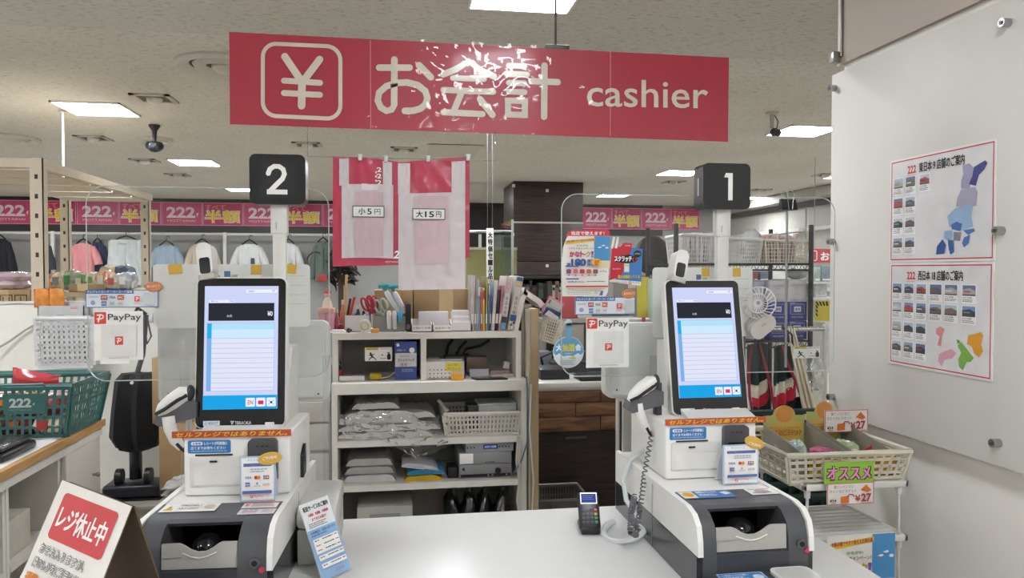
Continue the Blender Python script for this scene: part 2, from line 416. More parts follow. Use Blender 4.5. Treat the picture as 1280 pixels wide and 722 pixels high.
for i, x in enumerate(LX):
    for j, y in enumerate(LY):
        if i == 4 and j == 2: continue
        ceiling_light(x, y, LLAB.get((i, j), 'square flush ceiling light out of the view'))

# round air diffusers
dm = C('#c9c5bb', .5)
def diffuser(px, py, r, lab):
    c = atz(px, py, CEIL); t = thing('air_diffuser', lab, 'air vent', c, group='round ceiling air diffusers')
    G().lathe([(r, 0), (r, -.012), (r * .93, -.03), (r * .8, -.02), (r * .72, -.004)], (0, 0, -.0005), dm, 32).obj('outer_ring', t, w=False)
    G().lathe([(r * .66, -.004), (r * .6, -.035), (r * .45, -.02), (r * .4, -.004)], (0, 0, 0), dm, 32).obj('inner_cone', t, w=False)
    G().lathe([(0, -.045), (r * .22, -.04), (r * .3, -.02), (r * .3, -.004)], (0, 0, 0), dm, 24).obj('centre_plate', t, w=False)
    G().lathe([(0, -.003), (r * .72, -.003)], (0, 0, 0), C('#4b4843', .8), 24).obj('dark_throat', t, w=False)
diffuser(284, 82, .29, 'large round air diffuser behind the left end of the red banner')
diffuser(8, 172, .27, 'round air diffuser above the steel rack at the left edge')
diffuser(196, 173, .14, 'small round plate behind the black dome camera')
# small square recessed fittings
def fitting(px, py, lab, h=.13):
    c = atz(px, py, CEIL); t = thing('ceiling_fitting', lab, 'ceiling fitting', c, group='small recessed ceiling fittings')
    g = G(); m = C('#bdb8ac', .5)
    for a, b in (((-h, -h), (h, -h * .75)), ((-h, h * .75), (h, h)), ((-h, -h), (-h * .75, h)), ((h * .75, -h), (h, h))): g.box((*a, -.012), (*b, -.0005), m)
    g.obj('frame', t, w=False)
    G().box((-h * .75, -h * .75, -.003), (h * .75, h * .75, -.001), C('#57534c', .8)).obj('recess', t, w=False)
    G().sph((0, 0, -.012), (.055, .055, .035), C('#d8d4ca', .4)).obj('lamp_head', t, w=False)
for px, py, lab in ((193, 122, 'recessed square fitting just right of the nearest left ceiling light'), (117, 172, 'recessed square fitting below the left ceiling light'),
                    (181, 200, 'recessed square fitting under the black dome camera'), (222, 218, 'recessed fitting above the light blue dress'),
                    (384, 180, 'square recessed fitting right above the number 2 sign'), (505, 186, 'recessed fitting above the hanging carrier bags'), (842, 227, 'small fitting at the edge of the ceiling light left of sign 1'),
                    (890, 207, 'fitting directly above the number 1 sign'), (950, 237, 'fitting right of the number 1 sign'), (1033, 218, 'fitting beside the upper left corner of the white board')):
    fitting(px, py, lab)
a = atz(530, 194, CEIL); b = atz(606, 181, CEIL)
tag(G().box((a.x, a.y, CEIL - .008), (b.x, b.y + .02, CEIL - .001), C('#cfcabf', .7)).box((a.x + .02, a.y + .02, CEIL - .009), (b.x - .02, b.y, CEIL - .0075), C('#c3beb2', .8)).obj('access_hatch'), 'flat rectangular access hatch in the ceiling under the banner', 'hatch')
# white hanging pole
c = atz(78, 138, CEIL)
t = thing('hanging_pole', 'thin white pole hanging from the ceiling at the steel rack', 'pole', (c.x, c.y, 2.2))
G().cyl((c.x, c.y, 2.2), (c.x, c.y, CEIL - .004), .0085, C('#c3c1bb', .5)).obj('rod', t)
G().lathe([(0, 0), (.03, 0), (.03, -.012), (.012, -.02)], (c.x, c.y, CEIL - .001), C('#cfcac0', .4), 16).obj('ceiling_flange', t)
# security cameras
c = atz(193, 156, CEIL); k1 = C('#1a1b1d', .35)
t = thing('dome_camera', 'black security camera on a stalk under the ceiling at left', 'camera', (c.x, c.y, CEIL - .25))
G().lathe([(0, 0), (.045, 0), (.045, -.012), (.02, -.05), (.014, -.14)], (c.x, c.y, CEIL - .001), k1, 16).obj('stalk', t)
G().lathe([(.02, 0), (.06, -.01), (.072, -.035), (.065, -.06), (.03, -.085), (0, -.09)], (c.x, c.y, CEIL - .135), k1, 20).box((c.x - .02, c.y - .1, CEIL - .21), (c.x + .05, c.y - .04, CEIL - .16), k1, .008).obj('camera_head', t)
G().cyl((c.x + .015, c.y - .101, CEIL - .185), (c.x + .015, c.y - .108, CEIL - .185), .018, C('#3a4550', .1)).obj('lens', t)
c = atz(965, 140, CEIL); gm = C('#b9b4a8', .45)
t = thing('bullet_camera', 'pale bullet camera with black eye on a short stem, right of the banner', 'camera', (c.x, c.y, CEIL - .2))
G().lathe([(0, 0), (.05, 0), (.045, -.015), (.018, -.022), (.015, -.12)], (c.x, c.y, CEIL - .001), gm, 16).obj('stem', t)
G().sph((c.x + .01, c.y - .02, CEIL - .155), .032, C('#3b3a38', .4)).cyl((c.x + .01, c.y - .02, CEIL - .155), (c.x + .012, c.y - .075, CEIL - .17), .026, C('#2b2b2c', .4)).obj('camera_head', t)
G().tube([(c.x + .02, c.y, CEIL - .02), (c.x + .05, c.y, CEIL - .07), (c.x + .035, c.y, CEIL - .14)], .004, INK).obj('cable', t)

# ================================================================ white board on the right wall
t = thing('wall_board', 'large glossy white panel held on metal stand-offs along the right wall', 'board', (1.526, 2.04, 1.003))
G().box((1.52, 1.622, 1.003), (1.532, 2.462, 2.18), C('#d2cfc9', .5, var=.02, scale=3.), .002).obj('panel', t)
chrome = C('#a9a9a8', .25, .95)
for i, (yy, zz) in enumerate(((2.44, 2.13), (1.69, 2.115), (2.44, 1.6), (1.70, 1.60), (2.43, 1.06), (1.70, 1.063))):
    G().cyl((1.56, yy, zz), (1.497, yy, zz), .011, chrome, 18).cyl((1.498, yy, zz), (1.495, yy, zz), .005, C('#4a4a4a', .4, .6), 10).obj('stand_off', t)
RED = C('#c2333a', .5); 
def mapposter(y0, y1, z0, z1, lab, title, cols, rows, extra):
    """A3 store map in clear film on the board; canvas 120 x 90"""
    t = thing('store_map_poster', lab, 'poster', (1.516, (y0 + y1) / 2, z0))
    G().box((1.5165, y1 - .006, z0 - .006), (1.5195, y0 + .006, z1 + .006), C('#e6e3df', .35)).obj('film', t)
    W, H = y0 - y1, z1 - z0
    cv = Canvas(lambda u, v: Vector((1.5165, y0 - W * u / 120, z1 - H * v / 90)), (-1, 0, 0), .00025, .0004)
    cv.rect(0, 0, 120, 90, C('#d9d7d8', .35)); cv.frame(.5, .5, 119.5, 89.5, 1, RED)
    cv.text(22, 6, 33, 13, '222', C('#cc3a35', .5), .03); cv.text(22, 14.2, 33, 15, 'MOTTAINAI', RED)
    cv.text(37, 5, 90, 13.5, title, INK, .02)
    cv.obj('print', t)
    for (x, y) in cols:
        d = G(); sky = random.choice(['#8fa4bd', '#6f8fb8', '#a7b4c4', '#5c6f92', '#b9bfc6'])
        wd = 12.0 if x < 50 else 14.0
        c2 = Canvas(lambda u, v: Vector((1.5155, y0 - W * u / 120, z1 - H * v / 90)), (-1, 0, 0), .0002, .0002)
        c2.rect(x - 1, y - .6, x + wd + 1, y + 15, C('#eceaea', .35)); c2.rect(x, y, x + wd, y + 8.5, C(sky, .4))
        bl = random.choice(['#6b6461', '#a79f98', '#3f434c', '#9a4a42', '#c9c6c0', '#585c63'])
        c2.poly([(x, y + 8.5), (x, y + 3.5), (x + wd * .55, y + 2.2), (x + wd, y + 4.4), (x + wd, y + 8.5)], C(bl, .4))
        c2.rect(x + wd * .1, y + 4.6, x + wd * .6, y + 5.6, C(random.choice(['#b5403c', '#d6d2cc', '#3a3c42', '#7d8794']), .4)); c2.rect(x, y + 7.4, x + wd, y + 8.5, C('#4c4c4d', .4))
        c2.text(x + .4, y + 9.4, x + wd * .72, y + 10.8, '222 店舗', INK); c2.lines(x + .4, y + 11.6, x + wd, y + 14.2, 2, C('#7a7878', .5))
        c2.obj('store_photo', t)
    extra(lambda: Canvas(lambda u, v: Vector((1.5155, y0 - W * u / 120, z1 - H * v / 90)), (-1, 0, 0), .0002, .0002), t)
def mapconv(x, y, x0, x1, tl, tr, bl, br):
    k = (x - x0) / (x1 - x0); a = tl + (tr - tl) * k; b = bl + (br - bl) * k; return (120 * k, 90 * (y - a) / (b - a))
def east(new, t):
    for i_, (h, q) in enumerate((('#9a98b8', [(495,160),(530,150),(555,175),(545,215),(535,290),(490,290),(490,250),(500,210)]), ('#34397e', [(555,170),(585,150),(610,135),(620,150),(605,185),(580,215),(565,275),(530,265),(545,225),(550,195)]),
                 ('#a5a0b6', [(490,295),(560,280),(575,310),(570,385),(530,390),(465,390),(470,345)]), ('#93b0d0', [(465,395),(555,375),(545,440),(555,500),(500,520),(430,500),(420,440)]), ('#3f66a8', [(440,490),(470,472),(500,485),(490,525),(445,515)]),
                 ('#4a6fae', [(505,520),(560,510),(565,525),(530,545)]), ('#4468a8', [(510,560),(540,545),(535,590),(510,615),(500,590)]), ('#7d7c88', [(455,530),(495,530),(490,580),(455,575)]), ('#8aa6cc', [(405,525),(450,520),(450,565),(425,575),(403,560)]),
                 ('#2a4d90', [(395,570),(415,600),(405,650),(360,655),(365,610)]), ('#2f5596', [(425,575),(455,575),(460,640),(440,655),(430,620)]))):
        c = new(); c.k += i_ * .00012; c.poly([mapconv(x, y, 75, 650, 155, 30, 690, 675) for x, y in q], C(h, .4)); c.obj('map_region', t)
def west(new, t):
    for i_, (h, q) in enumerate((('#d98d92', [(350,405),(375,392),(400,410),(385,450),(380,505),(360,500),(370,450),(350,435)]), ('#d6a0ae', [(370,550),(410,530),(440,520),(465,545),(440,575),(400,580),(385,622),(365,590)]),
                 ('#7aae4a', [(470,500),(490,480),(520,520),(555,570),(540,590),(520,590),(500,640),(480,620),(475,580),(490,540)]), ('#d9982f', [(525,440),(550,435),(590,420),(600,440),(590,490),(600,530),(580,565),(555,540),(545,505),(520,490)]), ('#5f9a48', [(465,465),(480,470),(485,485),(470,490)]))):
        c = new(); c.k += i_ * .00012; c.poly([mapconv(x, y, 65, 635, 45, 40, 590, 685) for x, y in q], C(h, .4)); c.obj('map_region', t)
mapposter(2.128, 1.726, 1.531, 1.829, 'upper framed shop map poster on the white board, blue map at its right', '東日本 9 店舗のご案内',
          [(4, 16), (20, 16), (38, 16), (4, 34), (20, 34), (4, 52), (20, 52), (4, 70), (20, 70)], 4, east)
mapposter(2.124, 1.728, 1.221, 1.516, 'lower shop map poster on the white board, with pink, green and orange regions', '西日本 18 店舗のご案内',
          [(3, 17), (19, 17), (35, 17), (52, 17), (70, 17), (90, 17), (3, 34), (19, 34), (35, 34), (52, 34), (70, 34), (90, 34), (3, 52), (19, 52), (35, 52), (3, 70), (19, 70), (35, 70)], 4, west)

# ================================================================ hanging glass and the cashier banner
glass = CLEAR('hung_glass', '#fcfdfd', .45)
t = thing('glass_screen', 'hanging clear glass smoke screen along the ceiling above the banner', 'glass screen', (0, 2.46, 2.225))
for x0, x1 in ((-3.2, -1.2), (-1.198, .548), (.552, 1.54)):
    G().box((x0, 2.457, 2.225), (x1, 2.465, CEIL - .003), glass).obj('glass_pane', t)
c = at(697, 58, 2.45)
G().box((c.x - .04, 2.448, 2.222), (c.x + .04, 2.474, 2.238), C('#5d5c59', .4, .7), .003).obj('clamp', t)
G().cyl((c.x - .004, 2.462, 2.238), (c.x - .004, 2.462, CEIL - .003), .004, C('#6c6b68', .3, .6), 8).obj('joint_seal', t)
c = at(1050, 70, 2.45)
G().box((1.515, 2.446, 2.222), (1.548, 2.474, 2.26), C('#a5a29d', .3, .8), .004).obj('clamp', t)
t = thing('cashier_banner', 'long red banner reading cashier with a yen sign, hung across the front', 'banner', (.32, 2.45, 1.942))
zt0, zt1, zb0, zb1 = 2.229, 2.221, 1.948, 1.937; bx0, bx1 = -.488, 1.1325
def bsh(u, v):
    x = bx0 + (bx1 - bx0) * u; zt = zt0 + (zt1 - zt0) * u; zb = zb0 + (zb1 - zb0) * u
    return Vector((x, 2.45 + .0008 * math.sin(u * 37 + 2 * v) * (v + .15) + .0008 * math.sin(u * 11 + 4 * v), zt + (zb - zt) * v))
bm_ = C('#b32c43', .38, var=.03, scale=6., coat=.15)
G().grid(bsh, 120, 8, bm_, th=.0008).obj('red_film', t)
def bclear(u, v):
    p = bsh(u, v); return Vector((p.x + (u - .5) * .012, 2.4415 + .0016 * noise.noise((u * 60, v * 10, 3)) + .001 * math.sin(u * 50), p.z + (.5 - v) * .012))
G().grid(bclear, 240, 40, CLEAR('banner_wrap', '#ffffff', .75, 0., .06, 1.4)).obj('clear_wrap', t)
cv = Canvas(lambda x, y: at(x, y, 2.4465), N_, .0002, 0.0)
PW = C('#ded5c8', .4, coat=.3)
cv.ring([(a, b + (a - 377) * .045) for a, b in rrect(328.5, 56.2, 425.5, 146.5, 17, 8)], 5, PW)
S2 = lambda L: [(280 + x / 4, y / 4) for x, y in L]
S3 = lambda L: [(600 + x / 4, y / 4) for x, y in L]
for L, wd in ((S2([(304, 283), (392, 412)]), 9.2), (S2([(478, 297), (392, 412)]), 9.2), (S2([(390, 405), (388, 528)]), 9.6), (S2([(300, 403), (480, 414)]), 7.4), (S2([(300, 465), (480, 474)]), 7.4),
              (S2([(776, 338), (928, 338)]), 8.2), (S2([(975, 326), (1034, 386)]), 8.4),
              (S2([(852, 298), (851, 525), (838, 548), (812, 554), (784, 537), (769, 502), (776, 462), (812, 431), (862, 415), (915, 412), (968, 425), (1006, 455), (1017, 490), (1007, 522), (982, 543), (946, 553), (905, 554)]), 8.4),
              ([(554, 93), (570, 86.5), (586, 76.5), (601, 88), (617.5, 95.5)], 8), ([(566, 97.5), (605, 99)], 7), ([(554.5, 112.4), (616.5, 115)], 7.6), ([(577, 115), (567.5, 138)], 8), ([(554.5, 140.2), (603, 142.6)], 8), ([(600, 124), (615.5, 143.5)], 8.2),
              (S3([(144, 328), (222, 331)]), 7.2), (S3([(134, 370), (234, 373)]), 7.6), (S3([(144, 414), (222, 417)]), 7.2), (S3([(144, 458), (222, 461)]), 7.2),
              (S3([(256, 406), (388, 411)]), 8), (S3([(322, 328), (320, 584)]), 8)):
    cv.stroke(L, wd, PW)
cv.ring(S3([(139, 503), (225, 506), (224, 575), (140, 572)]), 7.6, PW)
cv.text(733.5, 98.5, 885, 133, 'cashier', PW, .008, slope=.02)
cv.obj('lettering', t)
for px in (463, 763): # seams of the sheets
    a = at(px, 52, 2.448); G().box((a.x - .0015, 2.446, 1.945), (a.x + .0015, 2.4478, 2.222), C('#d88a94', .25, coat=.6)).obj('seam', t)
# ================================================================ back of the shop: signs, rail, clothes
PK = C('#c2456f', .5); MG = C('#b8305f', .5); YL = C('#e8c61e', .5); PW2 = C('#e3d2d8', .5)
def wallsign(x0, x1, kind, lab, Y=YB - .05, z0=2.25, z1=2.64):
    t = thing('sale_sign', lab, 'sign', ((x0 + x1) / 2, Y, z0), group='pink sale signs along the back wall')
    G().box((x0 + .006, Y - .012, z0), (x1 - .006, Y, z1), PK if kind else MG).obj('board', t)
    W, H = x1 - x0, z1 - z0
    cv = Canvas(lambda u, v: Vector((x0 + W * u / 46, Y - .013, z1 - H * v / 32)), N_, .002, .002)
    cv.frame(.7, .6, 45.3, 31.4, .8, C('#d79ab0', .5))
    if kind:
        cv.text(6, 6.5, 38, 21.5, '222', PW2, .035); cv.poly([(39, 16), (41.5, 14), (40.5, 20)], PW2); cv.text(7, 24, 38, 27, 'MOTTAINAI', PW2)
    else:
        cv.text(3, 3, 26, 10.5, 'すべて', C('#e8787f', .5), .03); cv.text(3, 11, 42, 27.5, '半額', C('#e9d9cf', .5), .06); cv.text(4, 11.7, 41, 26.8, '半額', YL, .025)
    cv.obj('lettering', t)
xs = at(97.5, 270, YB).x; pitch = .655
seen = ['behind the beige steel rack at the far left', 'above the dark garment', 'above the pink T-shirt', 'above the white trousers', 'above the light blue dress', 'above the beige T-shirt', 'left of the number 2 sign post', 'right behind the number 2 sign post', 'just right of the number 2 sign post', 'behind the pink carrier bags']
for k in range(-2, 8):
    kd = k % 2 == 0
    lab = ('pink wall sign 222 ' if kd else 'magenta half-price wall sign with yellow letters ') + (seen[k + 2] if k + 2 < len(seen) else 'hidden behind the carrier bags')
    wallsign(xs + k * pitch, xs + (k + 1) * pitch, kd, lab)
xr = at(800.5, 280, YB).x; pr_ = at(837, 280, YB).x - xr
for k, lab in ((-2, 'pink wall sign 222 just right of the dark pillar'), (-1, 'half-price wall sign behind the acrylic screen, right of the pillar'), (0, 'pink wall sign 222 left of the number 1 sign'), (1, 'last half-price wall sign beside the number 1 sign post')):
    wallsign(xr + k * pr_, xr + (k + 1) * pr_, k % 2 == 0, lab)
# clothes rail
t = thing('clothes_rail', 'long white wall rail carrying display clothes below the sale signs', 'rail', (-3, YB - .3, 0))
rw_ = C('#d4d3cf', .4)
G().cyl((-8.8, YB - .28, 2.1), (1.0, YB - .28, 2.1), .02, rw_, 10).obj('rail_tube', t)
for px in (66, 281, 425, 600): 
    x = at(px, 300, YB - .28).x; G().box((x - .025, YB - .3, 0), (x + .025, YB - .25, 2.13), rw_).obj('upright', t)
def cloth(h, **k): return C(h, .85, var=.10, scale=5., bump=.5, stretch=(5, 1, 1), **k)
def hanger(cx, z, Y, wd, t):
    G().tube([(cx, Y, z + .075)] + arc((cx + .02, Y, z + .085), .022, 180, -20, 6) , .006, INK, 6).tube([(cx, Y, z + .08), (cx, Y, z + .03)], .006, INK, 6).tube([(cx - wd / 2, Y, z - .05), (cx - wd * .2, Y, z + .01), (cx, Y, z + .035), (cx + wd * .2, Y, z + .01), (cx + wd / 2, Y, z - .05)], .013, INK, 6).obj('hanger', t)
def body(rows, Y, m, ph=0.):
    """lofted garment: rows of (z, x0, x1, depth)"""
    g = G(); n = 20; vs = []
    for (z, x0, x1, d) in rows:
        for k in range(n):
            a = 2 * math.pi * k / n; cx = (x0 + x1) / 2; rx = (x1 - x0) / 2
            x = cx + rx * math.cos(a) * (1 if abs(math.cos(a)) < .5 else 1); y = Y + d * math.sin(a) * (1 + .35 * math.sin(6 * a + ph + z * 3))
            vs.append((x, y, z))
    R = len(rows); fs = [[j * n + k, j * n + (k + 1) % n, (j + 1) * n + (k + 1) % n, (j + 1) * n + k] for j in range(R - 1) for k in range(n)]
    fs += [list(range(n)), [(R - 1) * n + k for k in reversed(range(n))]]
    return g.add(vs, fs, m, True)
def tshirt(px0, px1, pyt, pyb, m, lab, Y=YB - .3, print_=None, name='tshirt', sleeve=.42, collar=None, cat='T-shirt', short=False):
    a = at(px0, pyt, Y); b = at(px1, pyb, Y); W = b.x - a.x; cx = (a.x + b.x) / 2; zt, zb = a.z, b.z; H = zt - zb; bw = W * .33
    t = thing(name, lab, cat, (cx, Y, zb), group='display clothes on the back wall')
    body([(zt + .005, cx - W * .1, cx + W * .1, .03), (zt - .02, cx - W * .26, cx + W * .26, .05), (zt - .06, cx - W * .33, cx + W * .33, .07), (zt - H * .4, cx - bw, cx + bw, .085), (zb + .02, cx - bw * 1.02, cx + bw * 1.02, .09), (zb, cx - bw, cx + bw, .085)], Y, m).obj('shirt_body', t)
    for s in (-1, 1):
        L = H * sleeve
        G().tube([(cx + s * W * .26, Y, zt - .06), (cx + s * W * .36, Y, zt - .06 - L * .35), (cx + s * W * .43, Y, zt - .06 - L * .7), (cx + s * W * .47, Y, zt - .06 - L)], [.055, .062, .068, .066], m, 10, flat=.8).obj('sleeve', t)
    G().tube(arc((cx, Y - .03, zt + .0), W * .1, 180, 360, 8, ry=.05), .008, collar or m, 6).obj('neck_band', t)
    if print_:
        g = G(); x = cx + W * print_[0]; z = zt - H * print_[1]
        g.box((x - .03, Y - .125, z - .05), (x + .03, Y - .085, z + .05), C(print_[2], .8), .01).obj('chest_print', t)
    hanger(cx, zt + .04, Y, W * .45, t)
    return t
YC = YB - .3
tshirt(84, 125, 304, 352, cloth('#d98f93'), 'pink short-sleeved T-shirt hanging behind the steel rack', YC, sleeve=.45)
tshirt(188, 229, 306, 352, cloth('#9fb0c2'), 'light blue gathered dress hanging on the back wall', YC, name='blouse', cat='blouse', sleeve=.5)
tshirt(233, 273, 304, 352, cloth('#c9bda8'), 'beige T-shirt hanging above the left register screen', YC, sleeve=.5)
tshirt(290, 334, 305, 352, cloth('#d3d4d3'), 'white T-shirt with small dark chest print, left of the sign post', YC, print_=(.12, .45, '#2b3a4a'), sleeve=.5)
tshirt(345, 377, 304, 352, cloth('#d6d6d6'), 'white T-shirt right behind the number 2 sign post', YC, print_=(.1, .6, '#6b4f5c'), sleeve=.5)
tshirt(0 - 22, 19, 298, 352, cloth('#202126'), 'black coat at the left edge of the back wall', YC, name='coat', cat='coat', sleeve=.8)
tshirt(44, 66, 303, 352, cloth('#3b4048'), 'dark grey top between the two steel posts', YC, sleeve=.6)
tshirt(110, 134, 303, 345, cloth('#323a63'), 'navy blue top peeking out behind the pink T-shirt', YC + .2, sleeve=.7)
# trousers
a = at(142, 301, YC); b = at(174, 356, YC); cx = (a.x + b.x) / 2; W = b.x - a.x
t = thing('trousers', 'pale wide-leg trousers clipped to a hanger on the back wall', 'trousers', (cx, YC, b.z), group='display clothes on the back wall'); m = cloth('#cdd3d3')
for s in (-1, 1): body([(a.z, cx + s * .12 - .15, cx + s * .12 + .15, .06), (a.z - .25, cx + s * .13 - .15, cx + s * .13 + .15, .09), (b.z, cx + s * .19 - .13, cx + s * .19 + .15, .1)], YC, m, s).obj('leg', t)
body([(a.z + .02, cx - .24, cx + .24, .065), (a.z - .04, cx - .245, cx + .245, .07)], YC, m).obj('waistband', t)
hanger(cx, a.z + .05, YC, .4, t)
# green-grey jacket with dark collar
m = cloth('#5d6b66')
t = tshirt(388, 420, 302, 352, m, 'grey-green work jacket with black collar beside the pink bags', YC, name='jacket', cat='jacket', sleeve=.85, collar=INK)
a = at(404, 318, YC - .12); G().tube(arc((a.x - .12, a.y, a.z - .1), .14, 180, 60, 8), .012, INK, 6).box((a.x + .0, a.y, a.z - .25), (a.x + .012, a.y + .02, a.z + .1), INK).obj('zip', t)
# dark brown pillar
p0 = atz(642, 226, CEIL); p1 = atz(726, 229, CEIL)
t = thing('pillar', 'dark brown wood-panelled square pillar in the middle of the shop', 'pillar', ((p0.x + p1.x) / 2, p0.y + .45, 0))
dk = WOOD('dark_wood', '#251a18', '#43332e', (1.2, 1.2, 30), .45); x0, x1, y0 = p0.x, p1.x, p0.y
zj = at(680, 278, y0).z
for za, zb_ in ((0, zj - .53), (zj - .525, zj - .012), (zj + .012, CEIL - .002)):
    G().box((x0, y0, za), (x1, y0 + .92, zb_), dk, .004).obj('wood_panel', t)
G().box((x0 - .003, y0 - .004, zj - .012), (x1 + .003, y0 + .924, zj + .012), C('#b6aa9c', .5)).obj('joint_strip', t)
for px, py in ((642, 232), (684, 238), (641, 293), (684, 332)): 
    q = at(px, py, y0 - .003); G().box((q.x - .02, q.y - .004, q.z - .02), (q.x + .02, q.y + .001, q.z + .02), C('#d8d4cc', .5)).obj('paper_tag', t)
# olive partition and glass case left of the pillar
t = thing('olive_partition', 'olive green panel partition left of the dark pillar', 'partition', at(614, 380, 9.0)); a = at(583, 312, 9.0); b = at(646, 420, 9.0)
G().box((a.x, 9.0, 0), (b.x, 9.05, a.z), C('#8e8a58', .6, var=.06, scale=3.)).obj('panel', t); G().box((a.x, 8.97, a.z), (b.x, 9.08, a.z + .03), C('#a8a494', .5)).obj('cap_rail', t)
t = thing('glass_case', 'open glass show screen with metal top rail in front of the olive panel', 'glass screen', at(612, 420, 7.0)); a = at(588, 290, 7.0); b = at(628, 289, 7.0); c = at(628, 280, 6.4)
G().cyl((a.x - .6, 7.0, a.z), (b.x, 7.0, b.z), .014, C('#b9b9b6', .3, .8), 8).obj('top_rail', t)
G().box((b.x - .01, 6.4, .9), (b.x, 7.0, a.z + .08), CLEAR('case_glass', '#dfe8e4', .6)).obj('side_glass', t); G().box((b.x - .012, 6.385, 0), (b.x + .008, 6.4, a.z + .08), C('#aab0aa', .3, .5)).obj('edge_post', t)
G().box((a.x + .2, 6.99, .9), (b.x, 7.0, a.z), CLEAR('case_glass', '#dfe8e4', .6)).obj('front_glass', t)
fn, q0, q1 = planeY(608, 285, 617, 352, 6.3)
t = thing('vertical_banner', 'narrow white vertical paper strip with black brush lettering near the pillar', 'sign', (q0.x, 6.3, q0.z)); G().box((q0.x, 6.3, q0.z - .2), (q1.x, 6.303, q1.z), PAPER).obj('strip', t)
cv = Canvas(fn, N_, .001, .001)
for x_ in (q0.x + .01, q1.x - .01): G().cyl((x_, 6.3015, q1.z - .002), (x_, 6.3015, CEIL - .002), .0012, C('#77777a', .5), 5).obj('hanging_wire', t)
for k, ch in enumerate('大特価セール品'): cv.text(610, 290 + k * 8.6, 615.5, 297 + k * 8.6, ch, INK, .03)
cv.obj('lettering', t)

# ================================================================ beige steel rack at the left
bm2 = C('#cdc1ad', .5, var=.04); Yn, Yf = 5.0, 7.2
p1 = at(45, 197, Yn); p3 = at(180.5, 240, Yf); zt = p1.z; xb2 = at(80, 246, Yf).x
t = thing('steel_rack', 'tall beige slotted-angle steel rack at the left with wooden boards', 'rack', (p1.x, Yn, 0)); xl = p1.x - (p3.x - xb2)
hole = C('#3a352e', .8)
for x, y, wd in ((p1.x, Yn, .074), (p3.x, Yf, .07), (xb2, Yf, .07), (xl, Yn, .07)):
    g = G(); g.box((x - wd / 2, y, 0), (x + wd / 2, y + .006, zt), bm2); g.box((x + wd / 2 - .006, y, 0), (x + wd / 2, y + .06, zt), bm2); o = g.obj('post', t)
    h = G()
    for k in range(int(zt / .118)): z = .06 + k * .118; h.box((x - .010, y - .0015, z - .014), (x + .008, y + .002, z + .014), hole)
    h.obj('post_holes', o)
for x0, x1, y in ((xl, p1.x - .037, Yn), (xb2, p3.x, Yf)): G().box((x0, y, zt - .06), (x1, y + .05, zt - .005), bm2).obj('beam', t)
for x in (p1.x, xl, p3.x, xb2):
    if x in (p1.x, xl): G().box((x - .02, Yn + .05, zt - .06), (x + .02, Yf, zt - .005), bm2).obj('beam', t)
k = 5
for i in range(k):
    a = Yn + .02 + (Yf - Yn) * i / k; b = Yn + (Yf - Yn) * (i + 1) / k - .02
    G().box((xl + .02, a, zt - .075), (p1.x - .02, b, zt - .06), C('#c9beac', .6)).obj('top_board', t)
zs = 1.255
G().box((xl, Yn - .02, zs - .03), (p3.x + .02, Yf + .05, zs), C('#b5a992', .6)).obj('shelf_board', t)
# goods on its shelf
def carton(x0, y0, z0, x1, y1, z1, lab, h='#a58a68', name='cardboard_box', rz=0, grp=None, marks=False):
    t = thing(name, lab, 'box', ((x0 + x1) / 2, (y0 + y1) / 2, z0), group=grp); m = C(h, .8, var=.07, scale=7.)
    G().box((x0, y0, z0), (x1, y1, z1), m, .004).obj('carton_body', t)
    G().box((x0 + .01, y0 - .0012, z0 + (z1 - z0) * .02), (x1 - .01, y0 + .001, z0 + (z1 - z0) * .05), C('#8d7455', .8)).obj('flap_seam', t)
    G().box(((x0 + x1) / 2 - .03, y0 - .001, z0 + .004), ((x0 + x1) / 2 + .03, y1 + .001, z1 + .0015), C('#c0a880', .25)).obj('packing_tape', t)
    if marks:
        sm_ = min(z1 - z0, .11); cv = Canvas(lambda u, v: Vector((x1 - sm_ * (2.2 - u), y0, z1 - sm_ * v)), N_, .001, .001)
        cv.frame(.7, .3, 1.3, .8, .05, INK); cv.stroke([(.85, .42), (.85, .68), (1.15, .68), (1.15, .42)], .05, INK); cv.frame(1.45, .3, 2.05, .8, .05, INK); cv.stroke([(1.75, .4), (1.75, .7)], .05, INK); cv.obj('handling_marks', t)
    return t
a = at(-25, 362, Yn + .1); b = at(52, 378, Yn + .1)
carton(a.x, Yn + .06, zs + .001, b.x - .05, Yn + .4, a.z, 'flat brown cardboard box with black handling marks on the rack shelf', marks=True)
t = thing('goods_table', 'long low goods table behind the white partition, right of the rack', 'table', (-1.6, 5.9, 0)); zq_ = at(110, 362, Yn + .75).z
G().box((p1.x + .06, Yn + .15, zq_ - .03), (-.95, Yn + 1.4, zq_), C('#a8977a', .6)).obj('table_top', t)
for x in (p1.x + .08, -1.0):
    for y in (Yn + .2, Yn + 1.35): G().box((x, y, 0), (x + .04, y + .04, zq_ - .03), bm2).obj('leg', t)
a = at(82, 362, Yn + .12); b = at(118, 378, Yn + .12); carton(a.x, Yn + .16, zq_ + .001, b.x, Yn + .3, zq_ + .05, 'brown cardboard box behind the orange snack packs', '#8c7355')
